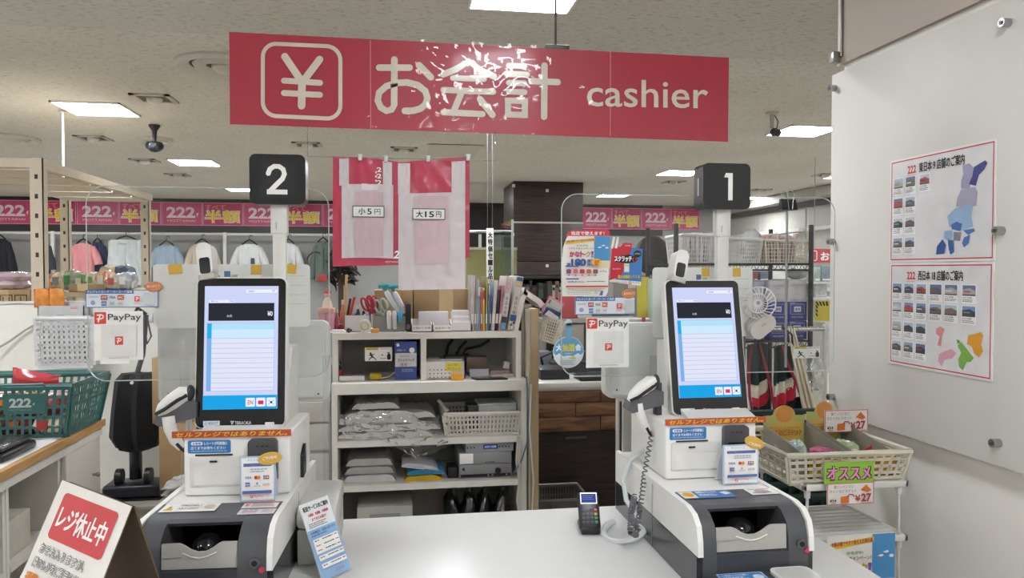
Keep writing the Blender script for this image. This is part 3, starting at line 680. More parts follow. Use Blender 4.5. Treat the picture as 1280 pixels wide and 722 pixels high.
def pack(c, w_, d_, h_, m, lab, name='film_pack', grp=None, lab_m=None, rz=0.):
    t = thing(name, lab, 'pack', c, rz, grp)
    def f(u, v, s):
        x = (u - .5) * w_; y = (v - .5) * d_; e = max(0, (1 - (2 * u - 1) ** 4) * (1 - (2 * v - 1) ** 4))
        return (x, y, h_ / 2 + s * (h_ / 2) * (e ** .35) + .12 * h_ * noise.noise((u * 6 + c[0] * 9, v * 6, s)))
    g = G(); g.grid(lambda u, v: f(u, v, 1), 12, 10, m); g.grid(lambda u, v: f(u, 1 - v, -1), 12, 10, m); g.obj('wrapper', t, w=False)
    if lab_m: G().box((-w_ * .3, -d_ * .5 - .004, h_ * .3), (w_ * .05, -d_ * .5 + .01, h_ * .75), lab_m).obj('printed_label', t, w=False)
    return t
pkm = [C('#cdb6c4', .2, coat=.6, var=.2), C('#d7c3cd', .2, coat=.6, var=.2), C('#c9b9c9', .2, coat=.6, var=.2)]
c0 = at(0, 362, Yn + .2)
for k, (dx, dz) in enumerate(((-.12, 0), (.03, 0), (-.10, .05), (.05, .05))):
    pack((c0.x + dx, Yn + .22, c0.z + .002 + dz), .2, .28, .06, pkm[k % 3], ['pink-white film pack at the far left on the box', 'pink-white film pack next to the beige post, lower', 'pink-white film pack upper left on the pile', 'topmost pink-white film pack beside the beige post'][k], grp='pink-white packs on the cardboard box')
cols = ['#d09a62', '#c9b8a0', '#8f9a86', '#7c9a66', '#c7c0b2', '#c98f70', '#b9b3a6', '#a8b0b8']
for k, px in enumerate((62, 78, 92, 106, 120, 133, 146, 160)):
    q = at(px, 357, Yn + .75)
    pack((q.x, Yn + .75, zq_ + .001), .1, .16, .11 + .012 * (k % 3), C(cols[k], .25, coat=.5, var=.3), ['orange-cream', 'cream', 'grey-green', 'green', 'off-white', 'salmon', 'grey', 'blue-grey'][k] + ' film pack in the row on the rack shelf', grp='row of film packs on the rack', lab_m=C(['#e07a2a', '#7d8a80', '#2f7a44', '#d9d5c8', '#7a9a58', '#d6cfc0', '#c3503f', '#e6e4de'][k], .4))
for k, px in enumerate((140, 155)):
    q = at(px, 352, Yn + 1.1); pack((q.x, Yn + 1.1, zq_ + .001), .14, .2, .17, C(['#c2b59a', '#3f4a63'][k], .3, coat=.4, var=.5), ['tall tan film pack at the back of the rack shelf', 'tall navy striped film pack at the back of the rack shelf'][k])
# ================================================================ front counter
lam = C('#d6d6d4', .3, var=.02, scale=4.)
t = thing('checkout_counter', 'broad white laminate checkout counter in front carrying both registers', 'counter', (.3, 1.6, 0))
G().prism([(-.75, .55), (1.1, .55), (1.1, 2.17), (-.60, 2.17), (-.60, 1.62), (-.75, 1.62)], 'z', .765, .80, lam).obj('worktop', t)
G().box((-.56, .7, 0), (1.05, 2.1, .765), C('#cfcdc8', .5)).obj('counter_body', t)
# ================================================================ self-service payment registers
shell = C('#e6e5e1', .38, var=.02); shell2 = C('#dad9d5', .45, var=.02); grey = C('#4b4c50', .42, var=.04); dark = C('#2d2e32', .18, var=.05, coat=.4); blk = C('#0c0d0f', .12)
BLUE = C('#2f78b8', .45); ORG = C('#b04a28', .45); 
def screen_print(T, w_, h_, y):
    sc = Canvas(lambda u, v: T(Vector((-w_ / 2 + w_ * u / 92, y, h_ / 2 - h_ * v / 155))), (T(Vector((0, -1, 0))) - T(Vector((0, 0, 0)))), .00012, .0002)
    e = lambda h, s=1.: EM(h, s)
    sc.rect(0, 0, 92, 155, e('#d3daff', .95)); sc.rect(51, 4, 91, 9, e('#eef1ff')); sc.frame(51, 4, 91, 9, .4, e('#b9c0e0')); sc.text(54, 5.4, 62, 7.8, '言語選択', e('#5a6078')); sc.text(84, 5.2, 88, 8, '▽', e('#5a6078'))
    sc.rect(6, 17.5, 37, 21, e('#edf0ff')); sc.text(8, 18.2, 17, 20.2, '現計小計', e('#3c4258')); sc.text(31, 18.2, 36, 20.2, '明細', e('#3c4258'))
    sc.rect(5, 21.5, 87, 44, e('#33363f', .8)); sc.text(28, 36.2, 34.5, 39.4, '0点', e('#dfe3ee')); sc.text(78.5, 32, 85, 38.2, '¥0', e('#f2f4ff'), .02)
    sc.rect(4, 47, 87.5, 132, e('#e6ebff', .95)); sc.rect(9, 47, 87.5, 55, e('#b3e3fb')); sc.rect(9, 55, 87.5, 66, e('#cfeaff'))
    sc.rect(4, 47, 9.5, 66, e('#27b0ea')); sc.rect(4, 66, 9.5, 132, e('#7fb2ea'))
    for k in range(11): sc.rect(9.5, 66 + k * 6.2, 87.5, 66.5 + k * 6.2, e('#aeb8dc'))
    sc.frame(4, 47, 87.5, 132, .4, e('#9fb6e0'))
    sc.rect(0, 137.5, 92, 155, e('#22a9ee', .95))
    for k, x in enumerate((53, 66, 79)):
        sc.rr(x, 141, x + 11.5, 152, 1, e('#eef2fb'))
        if k == 0: sc.text(x + 2.5, 144, x + 9.2, 149.5, 'EN', e('#c46a86'), .02)
        if k == 1: sc.rect(x + 2.4, 144.5, x + 9.2, 149.3, e('#e0345e'))
        if k == 2: sc.disc(x + 5.7, 146.8, 1.6, e('#3d4a86')); sc.stroke([(x + 2.6, 144.2), (x + 3.6, 145.2)], .5, INK); sc.stroke([(x + 8.8, 149.4), (x + 7.8, 148.4)], .5, INK); sc.stroke([(x + 8.8, 144.2), (x + 7.8, 145.2)], .5, INK); sc.stroke([(x + 2.6, 149.4), (x + 3.6, 148.4)], .5, INK); sc.lay()
    return sc
def register(xc, yc, rz, W, tf, sy, label, tilt, dx, sdx, opening, stickers, tape, crad):
    t = thing('payment_register', label, 'register', (xc, yc, .8004), math.radians(rz))
    ty = tf - .03; ub = .30 if rz == 0 else .25
    # cash base
    G().prism([(ub - .002, .08), (ub - .002, .165), (-.13, .168), (-.148, .158), (-.149, .08)], 'x', -W + .002, W - .002, shell).obj('base_body', t, w=False)
    for s in (-1, 1): # pale side cheeks, proud of the grey front
        G().prism([(ub, .081), (ub, .170), (-.24, .173), (-.276, .165), (-.300, .145), (-.309, .113), (-.311, .081)], 'x', s * W, s * (W - .012), shell, False).obj('side_cheek', t, w=False)
    G().box((-W - .0005, -.303, 0), (W + .0005, ub - .001, .0795), dark).obj('lower_body', t, w=False)
    for s in (-1, 1): G().box((s * (W + .001), -.02, .0), (s * (W + .0015), -.018, .16), C('#8d8d8c', .5)).obj('panel_joint', t, w=False)
    o0, o1 = opening
    P = [(-.13, .1705), (-.235, .1695), (-.268, .162), (-.292, .143), (-.303, .11), (-.3055, .08), (-.306, .0)]
    cw = W - .0125
    for x0, x1 in ((-cw, o0), (o1, cw)): G().prism(P + [(-.13, 0)], 'x', x0, x1, grey, True).obj('fascia_column', t, w=False)
    G().prism([(-.13, .1705), (-.235, .1695), (-.252, .166), (-.247, .158), (-.13, .158)], 'x', o0, o1, grey).obj('fascia_top', t, w=False)
    G().prism([(-.28, .0), (-.306, .0), (-.3055, .082), (-.285, .085)], 'x', o0, o1, C('#3d3e45', .4)).obj('fascia_sill', t, w=False)
    bx = G().box((o0, -.157, .08), (o1, -.152, .158), blk).box((o0, -.29, .080), (o1, -.157, .0842), blk); bx.obj('recess', t, w=False)
    xm = (o0 + o1) / 2; ow = o1 - o0
    G().sph((xm, -.235, .112), (ow * .2, .04, .026), C('#141518', .12), 18, 10).obj('coin_chute', t, w=False)
    top = [(o0 + .002, .137), (o0 + ow * .24, .137), (o0 + ow * .31, .132), (o0 + ow * .38, .124), (xm - ow * .03, .119), (xm + ow * .07, .1195), (o0 + ow * .66, .126), (o0 + ow * .73, .134), (o0 + ow * .78, .138), (o1 - .002, .138)]
    R = RX(3)
    def tilted(poly, y0, y1, m, nm):
        g = G().prism(poly, 'y', y0, y1, m); pv = Vector((0, -.298, .085)); g.v = [pv + R.inverted() @ (v - pv) for v in g.v]; return g.obj(nm, t, w=False)
    d = tilted([(o0 + .002, .0855), (o1 - .002, .0855)] + list(reversed(top)), -.298, -.290, C('#aeaba5', .4, var=.03), 'tray_door')
    g = G().tube([(xm - ow * .22, -.298, .118), (xm - ow * .1, -.299, .110), (xm, -.299, .107), (xm + ow * .1, -.299, .110), (xm + ow * .22, -.298, .118)], .0016, C('#dedcd6', .35), 6); pv = Vector((0, -.298, .085)); g.v = [pv + R.inverted() @ (v - pv) for v in g.v]; G().box((o0 + .004, -.2995, .110), (xm - ow * .22, -.2985, .1108), C('#8d8a84', .5)).obj('door_groove', d, w=False); g.obj('grip_line', d, w=False)
    # key lock on the right column
    kx = (o1 + cw) / 2 + .006
    G().cyl((kx, -.300, .098), (kx, -.310, .097), .0105, C('#707174', .3, .7), 18).cyl((kx, -.310, .097), (kx, -.3125, .0968), .006, C('#2a2a2c', .3, .5), 12).obj('key_lock', t, w=False)
    G().cyl((kx + .014, -.303, .082), (kx + .014, -.3085, .0815), .006, C('#c23a52', .5), 12).obj('red_dot', t, w=False)
    # low front deck with coin dish
    G().box((-W + .006, -.56, 0), (W - .006, -.307, .045), C('#3c3d41', .4), .01).obj('front_deck', t, w=False)
    G().rbox((.020, -.46, .0455), (.112, -.316, .052), C('#cfcecb', .35), .02, 'z').rbox((.028, -.452, .0522), (.104, -.324, .0526), C('#bdbcba', .3), .016, 'z').obj('coin_dish', t, w=False)
    cv = Canvas(lambda u, v: Vector((-.10 + .105 * u / 60, -.318 - .05 * v / 30, .0455)), (0, 0, 1)); cv.rr(0, 0, 60, 30, 2, BLUE); cv.frame(1.5, 1.5, 58.5, 28.5, .8, PAPER); cv.text(5, 5, 40, 11, '小銭投入のお願い', PAPER); cv.lines(5, 14, 38, 26, 3, PAPER); cv.disc(49, 17, 7, C('#c8d6e2', .5)); cv.obj('deck_label', t, w=False)
    # printer tower
    bx0, bx1 = dx - .122, dx + .122
    G().box((bx0, tf, .1685), (bx1, ub - .035, .312), shell, .006, 3).obj('printer_tower', t, w=False)
    G().prism([(tf + .02, .311), (sy + .03, .335), (sy + .14, .50), (max(ub - .04, sy + .16), .50), (ub - .04, .311)], 'x', sdx - .085, sdx + .1, shell2).obj('screen_support', t, w=False)
    pd = G().box((dx - .108, .027 + ty, .190), (dx + .024, .033 + ty, .262), C('#d2d1cc', .4), .003).obj('printer_door', t, w=False)
    G().box((dx - .098, .0255 + ty, .196), (dx + .014, .028 + ty, .236), C('#dedcd8', .25, coat=.4)).obj('receipt_window', pd, w=False)
    G().box((dx - .062, .0245 + ty, .249), (dx - .045, .027 + ty, .253), INK).obj('printer_latch', pd, w=False)
    G().box((dx - .095, .0275 + ty, .264), (dx - .01, .031 + ty, .2675), C('#242426', .5)).obj('paper_slot', t, w=False)
    cv = Canvas(framed((dx - .112, .0298 + ty, .301), (.098 / 52, 0, 0), (0, 0, -.031 / 17)), N_); cv.rr(0, 0, 52, 17, 2.5, BLUE); cv.rr(4, 2, 18, 6.5, 2, PAPER); cv.text(6, 2.6, 16, 5.9, 'お客様', BLUE, .02); cv.text(20, 2, 48, 6.4, 'レシートが印刷後に', PAPER, .02); cv.text(4, 8, 46, 12, '出てまでお待ちください', PAPER, .02); cv.lines(4, 13.5, 48, 15.6, 1, C('#a9c8e2', .5), rag=0); cv.obj('blue_sticker', t, w=False)
    cr_ = G().rbox((dx + .028, .014 + ty, .200), (dx + .095, .031 + ty, .303), C('#48484b', .45), .010).obj('card_reader', t, w=False)
    G().rbox((dx + .036, .0125 + ty, .21), (dx + .087, .015 + ty, .262), C('#1b1b1d', .2), .006).obj('reader_slot', cr_, w=False)
    for k in range(3): G().box((dx + .048 + k * .011, .0128 + ty, .286), (dx + .054 + k * .011, .0145 + ty, .289), INK).obj('reader_light', cr_, w=False)
    # message tape along the top edge of the tower
    tp = G().box((bx0 + tape[0], .024 + ty, .308), (bx1 + tape[1], .0275 + ty, .3235), ORG).obj('message_tape', t, w=False, label='orange-red tape strip with yellow lettering')
    cv = Canvas(framed((bx0 + tape[0] + .003, .024 + ty, .3225), (.265 / 140, 0, 0), (0, 0, -.0135 / 8)), N_); cv.text(2, .8, 137, 7.2, 'セルフレジではありません。', C('#e2c33c', .5), .02, skew=.3); cv.obj('tape_lettering', tp, w=False)
    # touch screen
    sw, sh = .210, .362; piv = Vector((sdx, sy, .319 - (.004 if tilt > 8 else 0))); R2 = RX(-tilt)
    def T(p): return piv + R2 @ (Vector((p.x, p.y, p.z + sh / 2)))
    def put(g, nm, par=t): g.v = [T(v) for v in g.v]; return g.obj(nm, par, w=False)
    hs = put(G().rbox((-sw / 2 - .0035, 0, -sh / 2 - .0035), (sw / 2 + .0035, .03, sh / 2 + .0035), shell, .018), 'screen_housing')
    bz = put(G().rbox((-sw / 2, -.004, -sh / 2), (sw / 2, .002, sh / 2), blk, .015), 'screen_bezel')
    aw, ah = .176, .300
    def T2(p): return T(Vector((p.x, p.y, p.z + .012)))
    screen_print(T2, aw, ah, -.0042).obj('touch_display', t, w=False)
    lg = Canvas(lambda u, v: T(Vector((-sw / 2 + sw * u / 113, -.0042, sh / 2 - sh * v / 182))), N_); WT = C('#c9cacc', .4)
    lg.poly([(44, 174.5), (49, 174.5), (46.5, 179.5)], WT); lg.poly([(45.6, 175.4), (47.4, 175.4), (46.5, 177.2)], blk); lg.text(50, 175, 71, 179, 'TERAOKA', WT, .02); lg.rect(10, 174, 31, 179.5, C('#c6d5dd', .4)); lg.text(12, 175.4, 29, 178.2, 'ID 4820-077', C('#3a4a58', .5)); lg.obj('maker_logo', bz, w=False)
    for s in (-1, 1): G().box((sdx + s * .07 - .012, sy - .005, .310), (sdx + s * .07 + .012, sy + .015, .33), shell2, .003).obj('hinge', t, w=False)
    # reader standing on the screen's top edge
    rx = sdx - sw / 2 + .022 + (0 if tilt < 8 else .012); A = RY(-8 if tilt < 8 else 14) @ RX(-10)
    bp = T(Vector((rx - sdx, .008, sh / 2))); 
    def rd(g, nm, par): g.v = [bp + A @ v for v in g.v]; return g.obj(nm, par, w=False)
    ur = rd(G().rbox((-.018, -.02, .006), (.018, .028, .088), C('#dcdad5', .35), .016, 'y', 6), 'upper_reader', t)
    rd(G().rbox((-.0125, -.0215, .01), (.0125, -.0195, .05), C('#1d1d1f', .15), .006), 'reader_window', ur)
    rd(G().rbox((-.02, -.024, -.004), (.022, .03, .008), C('#b5b1a8', .4), .01, 'z'), 'reader_foot', ur)
    # stickers on the grey top
    stickers(t)
    # cradle for the hand scanner, left of the screen
    cxl, cy = crad
    G().prism([(cxl - .045, .335), (cxl - .03, .365), (cxl + .03, .385), (cxl + .055, .38), (cxl + .055, .345), (cxl - .03, .325)], 'y', cy, cy + .045, C('#55565a', .45)).box((cxl + .045, cy + .03, .30), (cxl + .062, cy + .06, .40), C('#3d3e42', .4), .004).obj('scanner_cradle', t, w=False)
    return t
def st2(t):
    f = lambda x0, x1, y0, y1: (lambda u, v: Vector((x0 + (x1 - x0) * u / 60, y0 + (y1 - y0) * v / 20, .1712)))
    cv = Canvas(f(-.125, -.005, -.135, -.19), (0, 0, 1)); cv.rect(0, 0, 60, 20, PAPER); cv.poly([(3, 17), (8, 4), (14, 17)], C('#d8b52a', .5)); cv.text(7.6, 8, 9, 15, '!', INK); cv.text(18, 3, 42, 8, '千円札はのばして', C('#8c3a36', .5), .02); cv.text(18, 11, 40, 16, '入れてください', INK, .02); cv.disc(51, 10, 6, C('#cbbfa0', .5), 5); cv.obj('warning_sticker', t, w=False)
    cv = Canvas(f(.048, .125, -.135, -.178), (0, 0, 1)); cv.rect(0, 0, 60, 20, PAPER); cv.rect(0, 0, 60, 4, C('#c0475a', .5)); cv.text(4, 6, 12, 16, '¥', C('#c0475a', .5)); cv.lines(16, 6, 56, 18, 4, C('#777', .5) if False else C('#777777', .5)); cv.obj('red_notice_sticker', t, w=False)
    cv = Canvas(f(.050, .128, -.186, -.222), (0, .2, 1)); cv.rect(0, 0, 60, 20, C('#ded5d6', .5)); cv.lines(6, 3, 34, 17, 3, C('#8d6f74', .5)); cv.rect(38, 3, 56, 17, C('#c9bfc0', .5)); cv.obj('notice_sticker', t, w=False)
def st1(t):
    f = lambda x0, x1, y0, y1: (lambda u, v: Vector((x0 + (x1 - x0) * u / 60, y0 + (y1 - y0) * v / 20, .1712)))
    cv = Canvas(f(-.118, .01, -.135, -.19), (0, 0, 1)); cv.rect(0, 0, 60, 20, C('#3a7cc0', .45)); cv.rect(1, 1, 17, 19, C('#e3dcc0', .5)); cv.disc(9, 10, 6, C('#d79a2a', .5)); cv.text(20, 3, 44, 8, '紙幣をそろえて', PAPER, .02); cv.lines(20, 11, 44, 17, 2, PAPER); cv.poly([(46, 8), (54, 6), (58, 12), (50, 15)], PAPER); cv.obj('blue_notice_sticker', t, w=False)
    cv = Canvas(f(.052, .122, -.135, -.185), (0, 0, 1)); cv.rect(0, 0, 60, 20, PAPER); cv.disc(30, 10, 16, C('#b9a3a2', .5), 6); cv.lines(6, 3, 54, 6, 1, C('#8a3a40', .5)); cv.lines(6, 14, 54, 18, 1, INK); cv.obj('notice_sticker', t, w=False)
register(-.37, 1.93, -3.5, .144, -.065, -.005, 'left self-payment register, under the number 2 sign, with screen nearly upright', 5, .012, .005, (-.083, .072), st2, (-.024, .004), (-.15, -.02))
register(.785, 1.85, 0, .135, -.02, .075, 'right self-payment register, under the number 1 sign, with screen tilted back', 11, .021, .061, (-.09, .078), st1, (-.003, .024), (-.132, .06))

# hand scanners in their cradles
def scanner(xc, dx, lab):
    K = .78
    o = Vector((xc + dx - .165, 1.85 + .08, .8 + .36)); t = thing('hand_scanner', lab, 'scanner', o, group='white hand scanners')
    wm = C('#dddbd7', .3); 
    G().tube([Vector(p) * K for p in [(-.045, -.005, -.006), (-.03, -.006, .01), (0, -.008, .034), (.03, -.008, .055), (.05, -.006, .062)]], [r * K for r in [.010, .021, .026, .026, .016]], wm, 14).obj('scanner_head', t, w=False)
    G().tube([Vector(p) * K for p in [(-.046, -.022, -.002), (-.02, -.033, .012), (.02, -.036, .04), (.046, -.026, .054)]], .0045, INK, 6).obj('black_band', t, w=False)
    G().sph((.039, -.003, .045), (.010, .018, .020), C('#26272a', .3), 12, 8).obj('rubber_nose', t, w=False)
    G().tube([(-.010, -.006, -.01), (-.006, -.008, -.04), (.005, -.004, -.07), (.018, 0, -.088)], [.016, .015, .014, .010], wm, 12).obj('handle', t, w=False)
    G().tube([(.009, -.014, -.074), (.020, -.009, -.09), (.026, 0, -.097)], .0042, INK, 6).obj('handle_tip', t, w=False)
scanner(-.385, .03, 'white hand scanner hooked left of the left register screen')
scanner(.802, .016, 'white hand scanner hooked left of the right register screen')
# coiled cable of the right scanner and the loop of hose beside it
def helix(path, r, turns, n=10):
    P = []; tot = turns * n; L = len(path) - 1
    for k in range(tot + 1):
        s = k / tot * L; i = min(int(s), L - 1); f = s - i; p = Vector(path[i]).lerp(Vector(path[i + 1]), f); d = (Vector(path[i + 1]) - Vector(path[i])).normalized()
        u = d.orthogonal().normalized(); v = d.cross(u); a = 2 * math.pi * k / n; P.append(p + (u * math.cos(a) + v * math.sin(a)) * r)
    return P
q = [at(815, 540, 1.93), at(806, 590, 1.9), at(801, 630, 1.85), at(795, 668, 1.8)]
G_ = G().tube(helix(q, .006, 24), .0018, C('#5f6065', .4), 5)
q2 = [at(795, 668, 1.8), at(788, 664, 1.78), at(789, 640, 1.8), at(793, 620, 1.86)]
G_.tube(helix(q2, .007, 22), .0019, C('#67686c', .4), 5)
tag(G_.obj('coiled_cable'), 'grey coiled scanner cable hanging left of the right register', 'cable')
pts = [at(826, 565, 2.0), at(805, 562, 2.0), at(788, 575, 2.0), at(779, 600, 2.0), at(783, 625, 1.98), at(797, 645, 1.94), at(812, 655, 1.95)]
tag(G().tube(pts, .007, C('#c3c8c8', .25, coat=.4), 8).obj('hose'), 'pale translucent hose curving down beside the right register', 'hose')
P = []
for k in range(23): 
    a = math.radians(100 + 270 * k / 22); c = atz(780, 664, .812); P.append((c.x + .052 * math.cos(a), c.y + .06 * math.sin(a), .812 + .010 * math.sin(a * 1.3)))
tag(G().tube(P, .0085, C('#cfd3d2', .25, coat=.4), 8).obj('hose_ring'), 'loose ring of pale plastic hose lying on the counter beside the card terminal', 'hose')
# white charging stub at the ring
# number signs on posts behind the registers
def number(x, Y, zb, n, lab):
    t = thing('number_sign', lab, 'sign', (x, Y, zb)); wm = C('#d5d4cf', .4)
    G().box((x - .0175, Y - .012, zb), (x + .0175, Y + .012, 1.685), wm, .003).obj('post', t)
    G().box((x - .022, Y - .016, 1.60), (x + .022, Y + .016, 1.685), wm, .003).box((x - .008, Y - .017, 1.612), (x - .006, Y - .0155, 1.632), C('#8e8d88', .5)).obj('collar', t)
    hd = G(); hw = .073; zc = 1.745; rr_ = rrect(x - hw, zc - .067, x + hw, zc + .067, .017, 6); hd.prism(rr_, 'y', Y - .034, Y + .034, C('#17181b', .3)); o = hd.obj('sign_box', t)
    cv = Canvas(framed((x - .0535, Y - .0345, zc + .0535), (.00107, 0, 0), (0, 0, -.00107)), N_); cv.rr(4, 2, 96, 98, 6, C('#1c1d20', .45))
    if n == 1: cv.poly([(46, 14), (66, 14), (66, 88), (53, 88), (53, 26), (41, 26)], PAPER)
    else: cv.stroke([(28, 36), (32, 25), (42, 18), (54, 18), (64, 25), (67, 37), (62, 49), (48, 63), (32, 80)], 12, PAPER); cv.poly([(24, 76), (74, 76), (74, 88), (24, 88)], PAPER)
    cv.obj('numeral', o)
    cv = Canvas(framed((x - hw - .0005, Y, zc + .05), (0, .0004, 0), (0, 0, -.001)), (-1, 0, 0))
    if n == 1: cv.poly([(-10, 24), (10, 24), (10, 76), (-10, 76)], PAPER)
    else: cv.text(-25, 18, 25, 84, '2', PAPER, .03)
    cv.obj('side_numeral', o)
number(-.302, 2.158, .9705, 2, 'black cube sign with white numeral two on a post behind the left register')
number(.967, 2.132, .8005, 1, 'black cube sign with white numeral one on a post behind the right register')

# back shells of the staff-side monitors
def monitor(px0, px1, py0, py1, Y, lab):
    a = at(px0, py0, Y); b = at(px1, py1, Y); t = thing('staff_monitor', lab, 'monitor', ((a.x + b.x) / 2, Y, b.z)); m = C('#d0d0cc', .45, var=.02)
    G().rbox((a.x, Y, b.z), (b.x, Y + .05, a.z), m, .025).obj('back_shell', t)
    G().rbox((a.x + .012, Y - .014, b.z + .012), (b.x - .012, Y, a.z - .012), C('#cacac6', .5), .02).obj('inner_shell', t)
    G().box(((a.x + b.x) / 2 - .04, Y + .005, 0), ((a.x + b.x) / 2 + .04, Y + .04, b.z), m).obj('monitor_stand', t)
    for k in range(2): q = at(px0 + 14 + k * (px1 - px0 - 28), py1 - 8, Y - .0145); G().cyl(q, q + Vector((0, -.002, 0)), .003, INK, 8).obj('screw', t)
monitor(197, 412, 403, 500, 2.42, 'pale grey monitor back behind the left register')
monitor(757, 862, 404, 495, 2.37, 'pale grey monitor back left of the right register screen')
# white laminated sheets taped up behind the registers
def taped(px0, px1, py0, py1, Y, tapes, lab):
    a = at(px0, py0, Y); b = at(px1, py1, Y); t = thing('taped_sheet', lab, 'paper', ((a.x + b.x) / 2, Y, b.z))
    G().rbox((a.x, Y, b.z), (b.x, Y + .004, a.z), C('#eceae5', .35, coat=.3, var=.02), .012).obj('sheet', t)
    for x, y, w_ in tapes: q = at(x, y, Y - .001); G().box((q.x - w_, Y - .0015, q.z - .014), (q.x + w_, Y, q.z + .014), C('#d3a93a', .4), R=RY(random.uniform(-6, 6))).obj('yellow_tape', t)
    q = at(px0 + (px1 - px0) * .5, py0 + 13, Y - .001); G().box((q.x - .02, Y - .001, q.z - .012), (q.x - .004, Y, q.z + .01), C('#4a6a96', .5)).box((q.x, Y - .001, q.z - .014), (q.x + .016, Y, q.z), C('#9ab08c', .5)).obj('small_sticker', t)
    for k in range(4): z = at(px0, py0 + 15 + k * 12, Y).z; G().box((b.x - .06, Y - .001, z), (b.x - .012, Y, z + .001), C('#b5b3ae', .5)).obj('fold_line', t)
taped(191, 388, 330, 408, 2.2535, ((219, 336, .018), (320, 337, .014), (364, 336, .014)), 'large white laminated sheet with yellow tape behind the left register')
taped(816, 940, 334, 420, 2.2535, ((882, 340, .013), (921, 340, .013)), 'white laminated sheet with yellow tape behind the right register')
# acrylic spatter screens
acr = CLEAR('acrylic_sheet', '#fcfdfd', .45, .008)
def screenpane(px0, px1, py0, py1, lab, legs, Y=2.25):
    a = at(px0, py0, Y); b = at(px1, py1, Y); t = thing('acrylic_screen', lab, 'acrylic screen', ((a.x + b.x) / 2, Y, b.z))
    P = rrect(a.x, b.z, b.x, a.z, .05, 8); G().prism(P, 'y', Y, Y + .003, acr).obj('pane', t)
    cv = G().tube([(x, Y + .0015, z) for x, z in P], .0016, C('#bcc5c2', .2, coat=.5), 5, closed=True); cv.obj('polished_edge', t)
    for x in legs: G().box((x - .012, Y - .008, .8005), (x + .012, Y - .0005, b.z + .06), CLEAR('acrylic_leg', '#f8fafa', .5, .03)).box((x - .02, 2.153, .8005), (x + .02, Y - .008, .806), CLEAR('acrylic_leg', '#f8fafa', .5, .03)).obj('leg', t)
screenpane(107, 412, 232, 470, 'clear acrylic screen around the left register', (-.575, -.185))
screenpane(702, 1042, 242, 463, 'clear acrylic screen around the right register', (.80, .995))
# black holder with a yellow card behind the left register's tower
a = at(366, 597, 2.0); b = at(380, 553, 2.0); t = thing('card_holder', 'black upright card holder with a yellow card right of the left register tower', 'holder', ((a.x + b.x) / 2, 2.02, .9695))
G().prism([(1.99, .9695), (2.05, .9695), (2.05, b.z - .012), (2.03, b.z - .008), (1.99, b.z - .03)], 'x', a.x, b.x, C('#1d1e22', .35)).obj('holder_body', t); G().box((a.x + .003, 2.052, .975), (b.x - .012, 2.056, b.z + .004), C('#c9b23a', .5)).obj('yellow_card', t)
# ================================================================ small signs on the acrylic and on the registers
PPR = C('#d8453f', .45); VB = C('#2b3f8c', .5); 
def paypay_mark(cv, x, y, s):
    cv.rr(x, y, x + s, y + s, s * .08, PPR); k = s / 20
    cv.stroke([(x + 6.5 * k, y + 16 * k), (x + 10 * k, y + 4.5 * k)], 2.6 * k, PAPER); cv.stroke([(x + 5 * k, y + 5 * k), (x + 12 * k, y + 4.6 * k), (x + 15.5 * k, y + 6.5 * k), (x + 14.5 * k, y + 10 * k), (x + 9 * k, y + 11.6 * k), (x + 5 * k, y + 11.4 * k)], 2.2 * k, PAPER); cv.lay()
def paypay(x0, x1, y0, y1, lab, Y=2.2465):
    fn, a, b = planeY(x0, y0, x1, y1, Y); t = thing('payment_sign', lab, 'sign', ((a.x + b.x) / 2, Y, a.z))
    G().box((a.x, Y, a.z), (b.x, Y + .003, b.z), PAPER).obj('card', t); W = x1 - x0; H = y1 - y0
    cv = Canvas(fn, N_); paypay_mark(cv, x0 + W * .015, y0 + H * .01, W * .24); cv.text(x0 + W * .29, y0 + H * .05, x0 + W * .97, y0 + H * .215, 'PayPay', C('#3a3a3c', .5), .006)
    cv.rr(x0 + W * .16, y0 + H * .27, x0 + W * .87, y0 + H * .92, 1, C('#e1e0dc', .6)); paypay_mark(cv, x0 + W * .43, y0 + H * .51, W * .17); cv.lines(x0 + W * .3, y0 + H * .945, x0 + W * .72, y0 + H * .965, 1, C('#66666a', .5), rag=0)
    cv.obj('print', t); return t
t = paypay(117, 179, 389, 450, 'white square payment card with red logo at the left, by the green basket')
fn, a, b = planeY(125, 450, 162, 454.5, 2.247); G().box((a.x, 2.247, a.z), (b.x, 2.249, b.z), PAPER).obj('lower_tab', t)
t = paypay(733, 786, 397, 459, 'white square payment card with red logo, left of the right register')
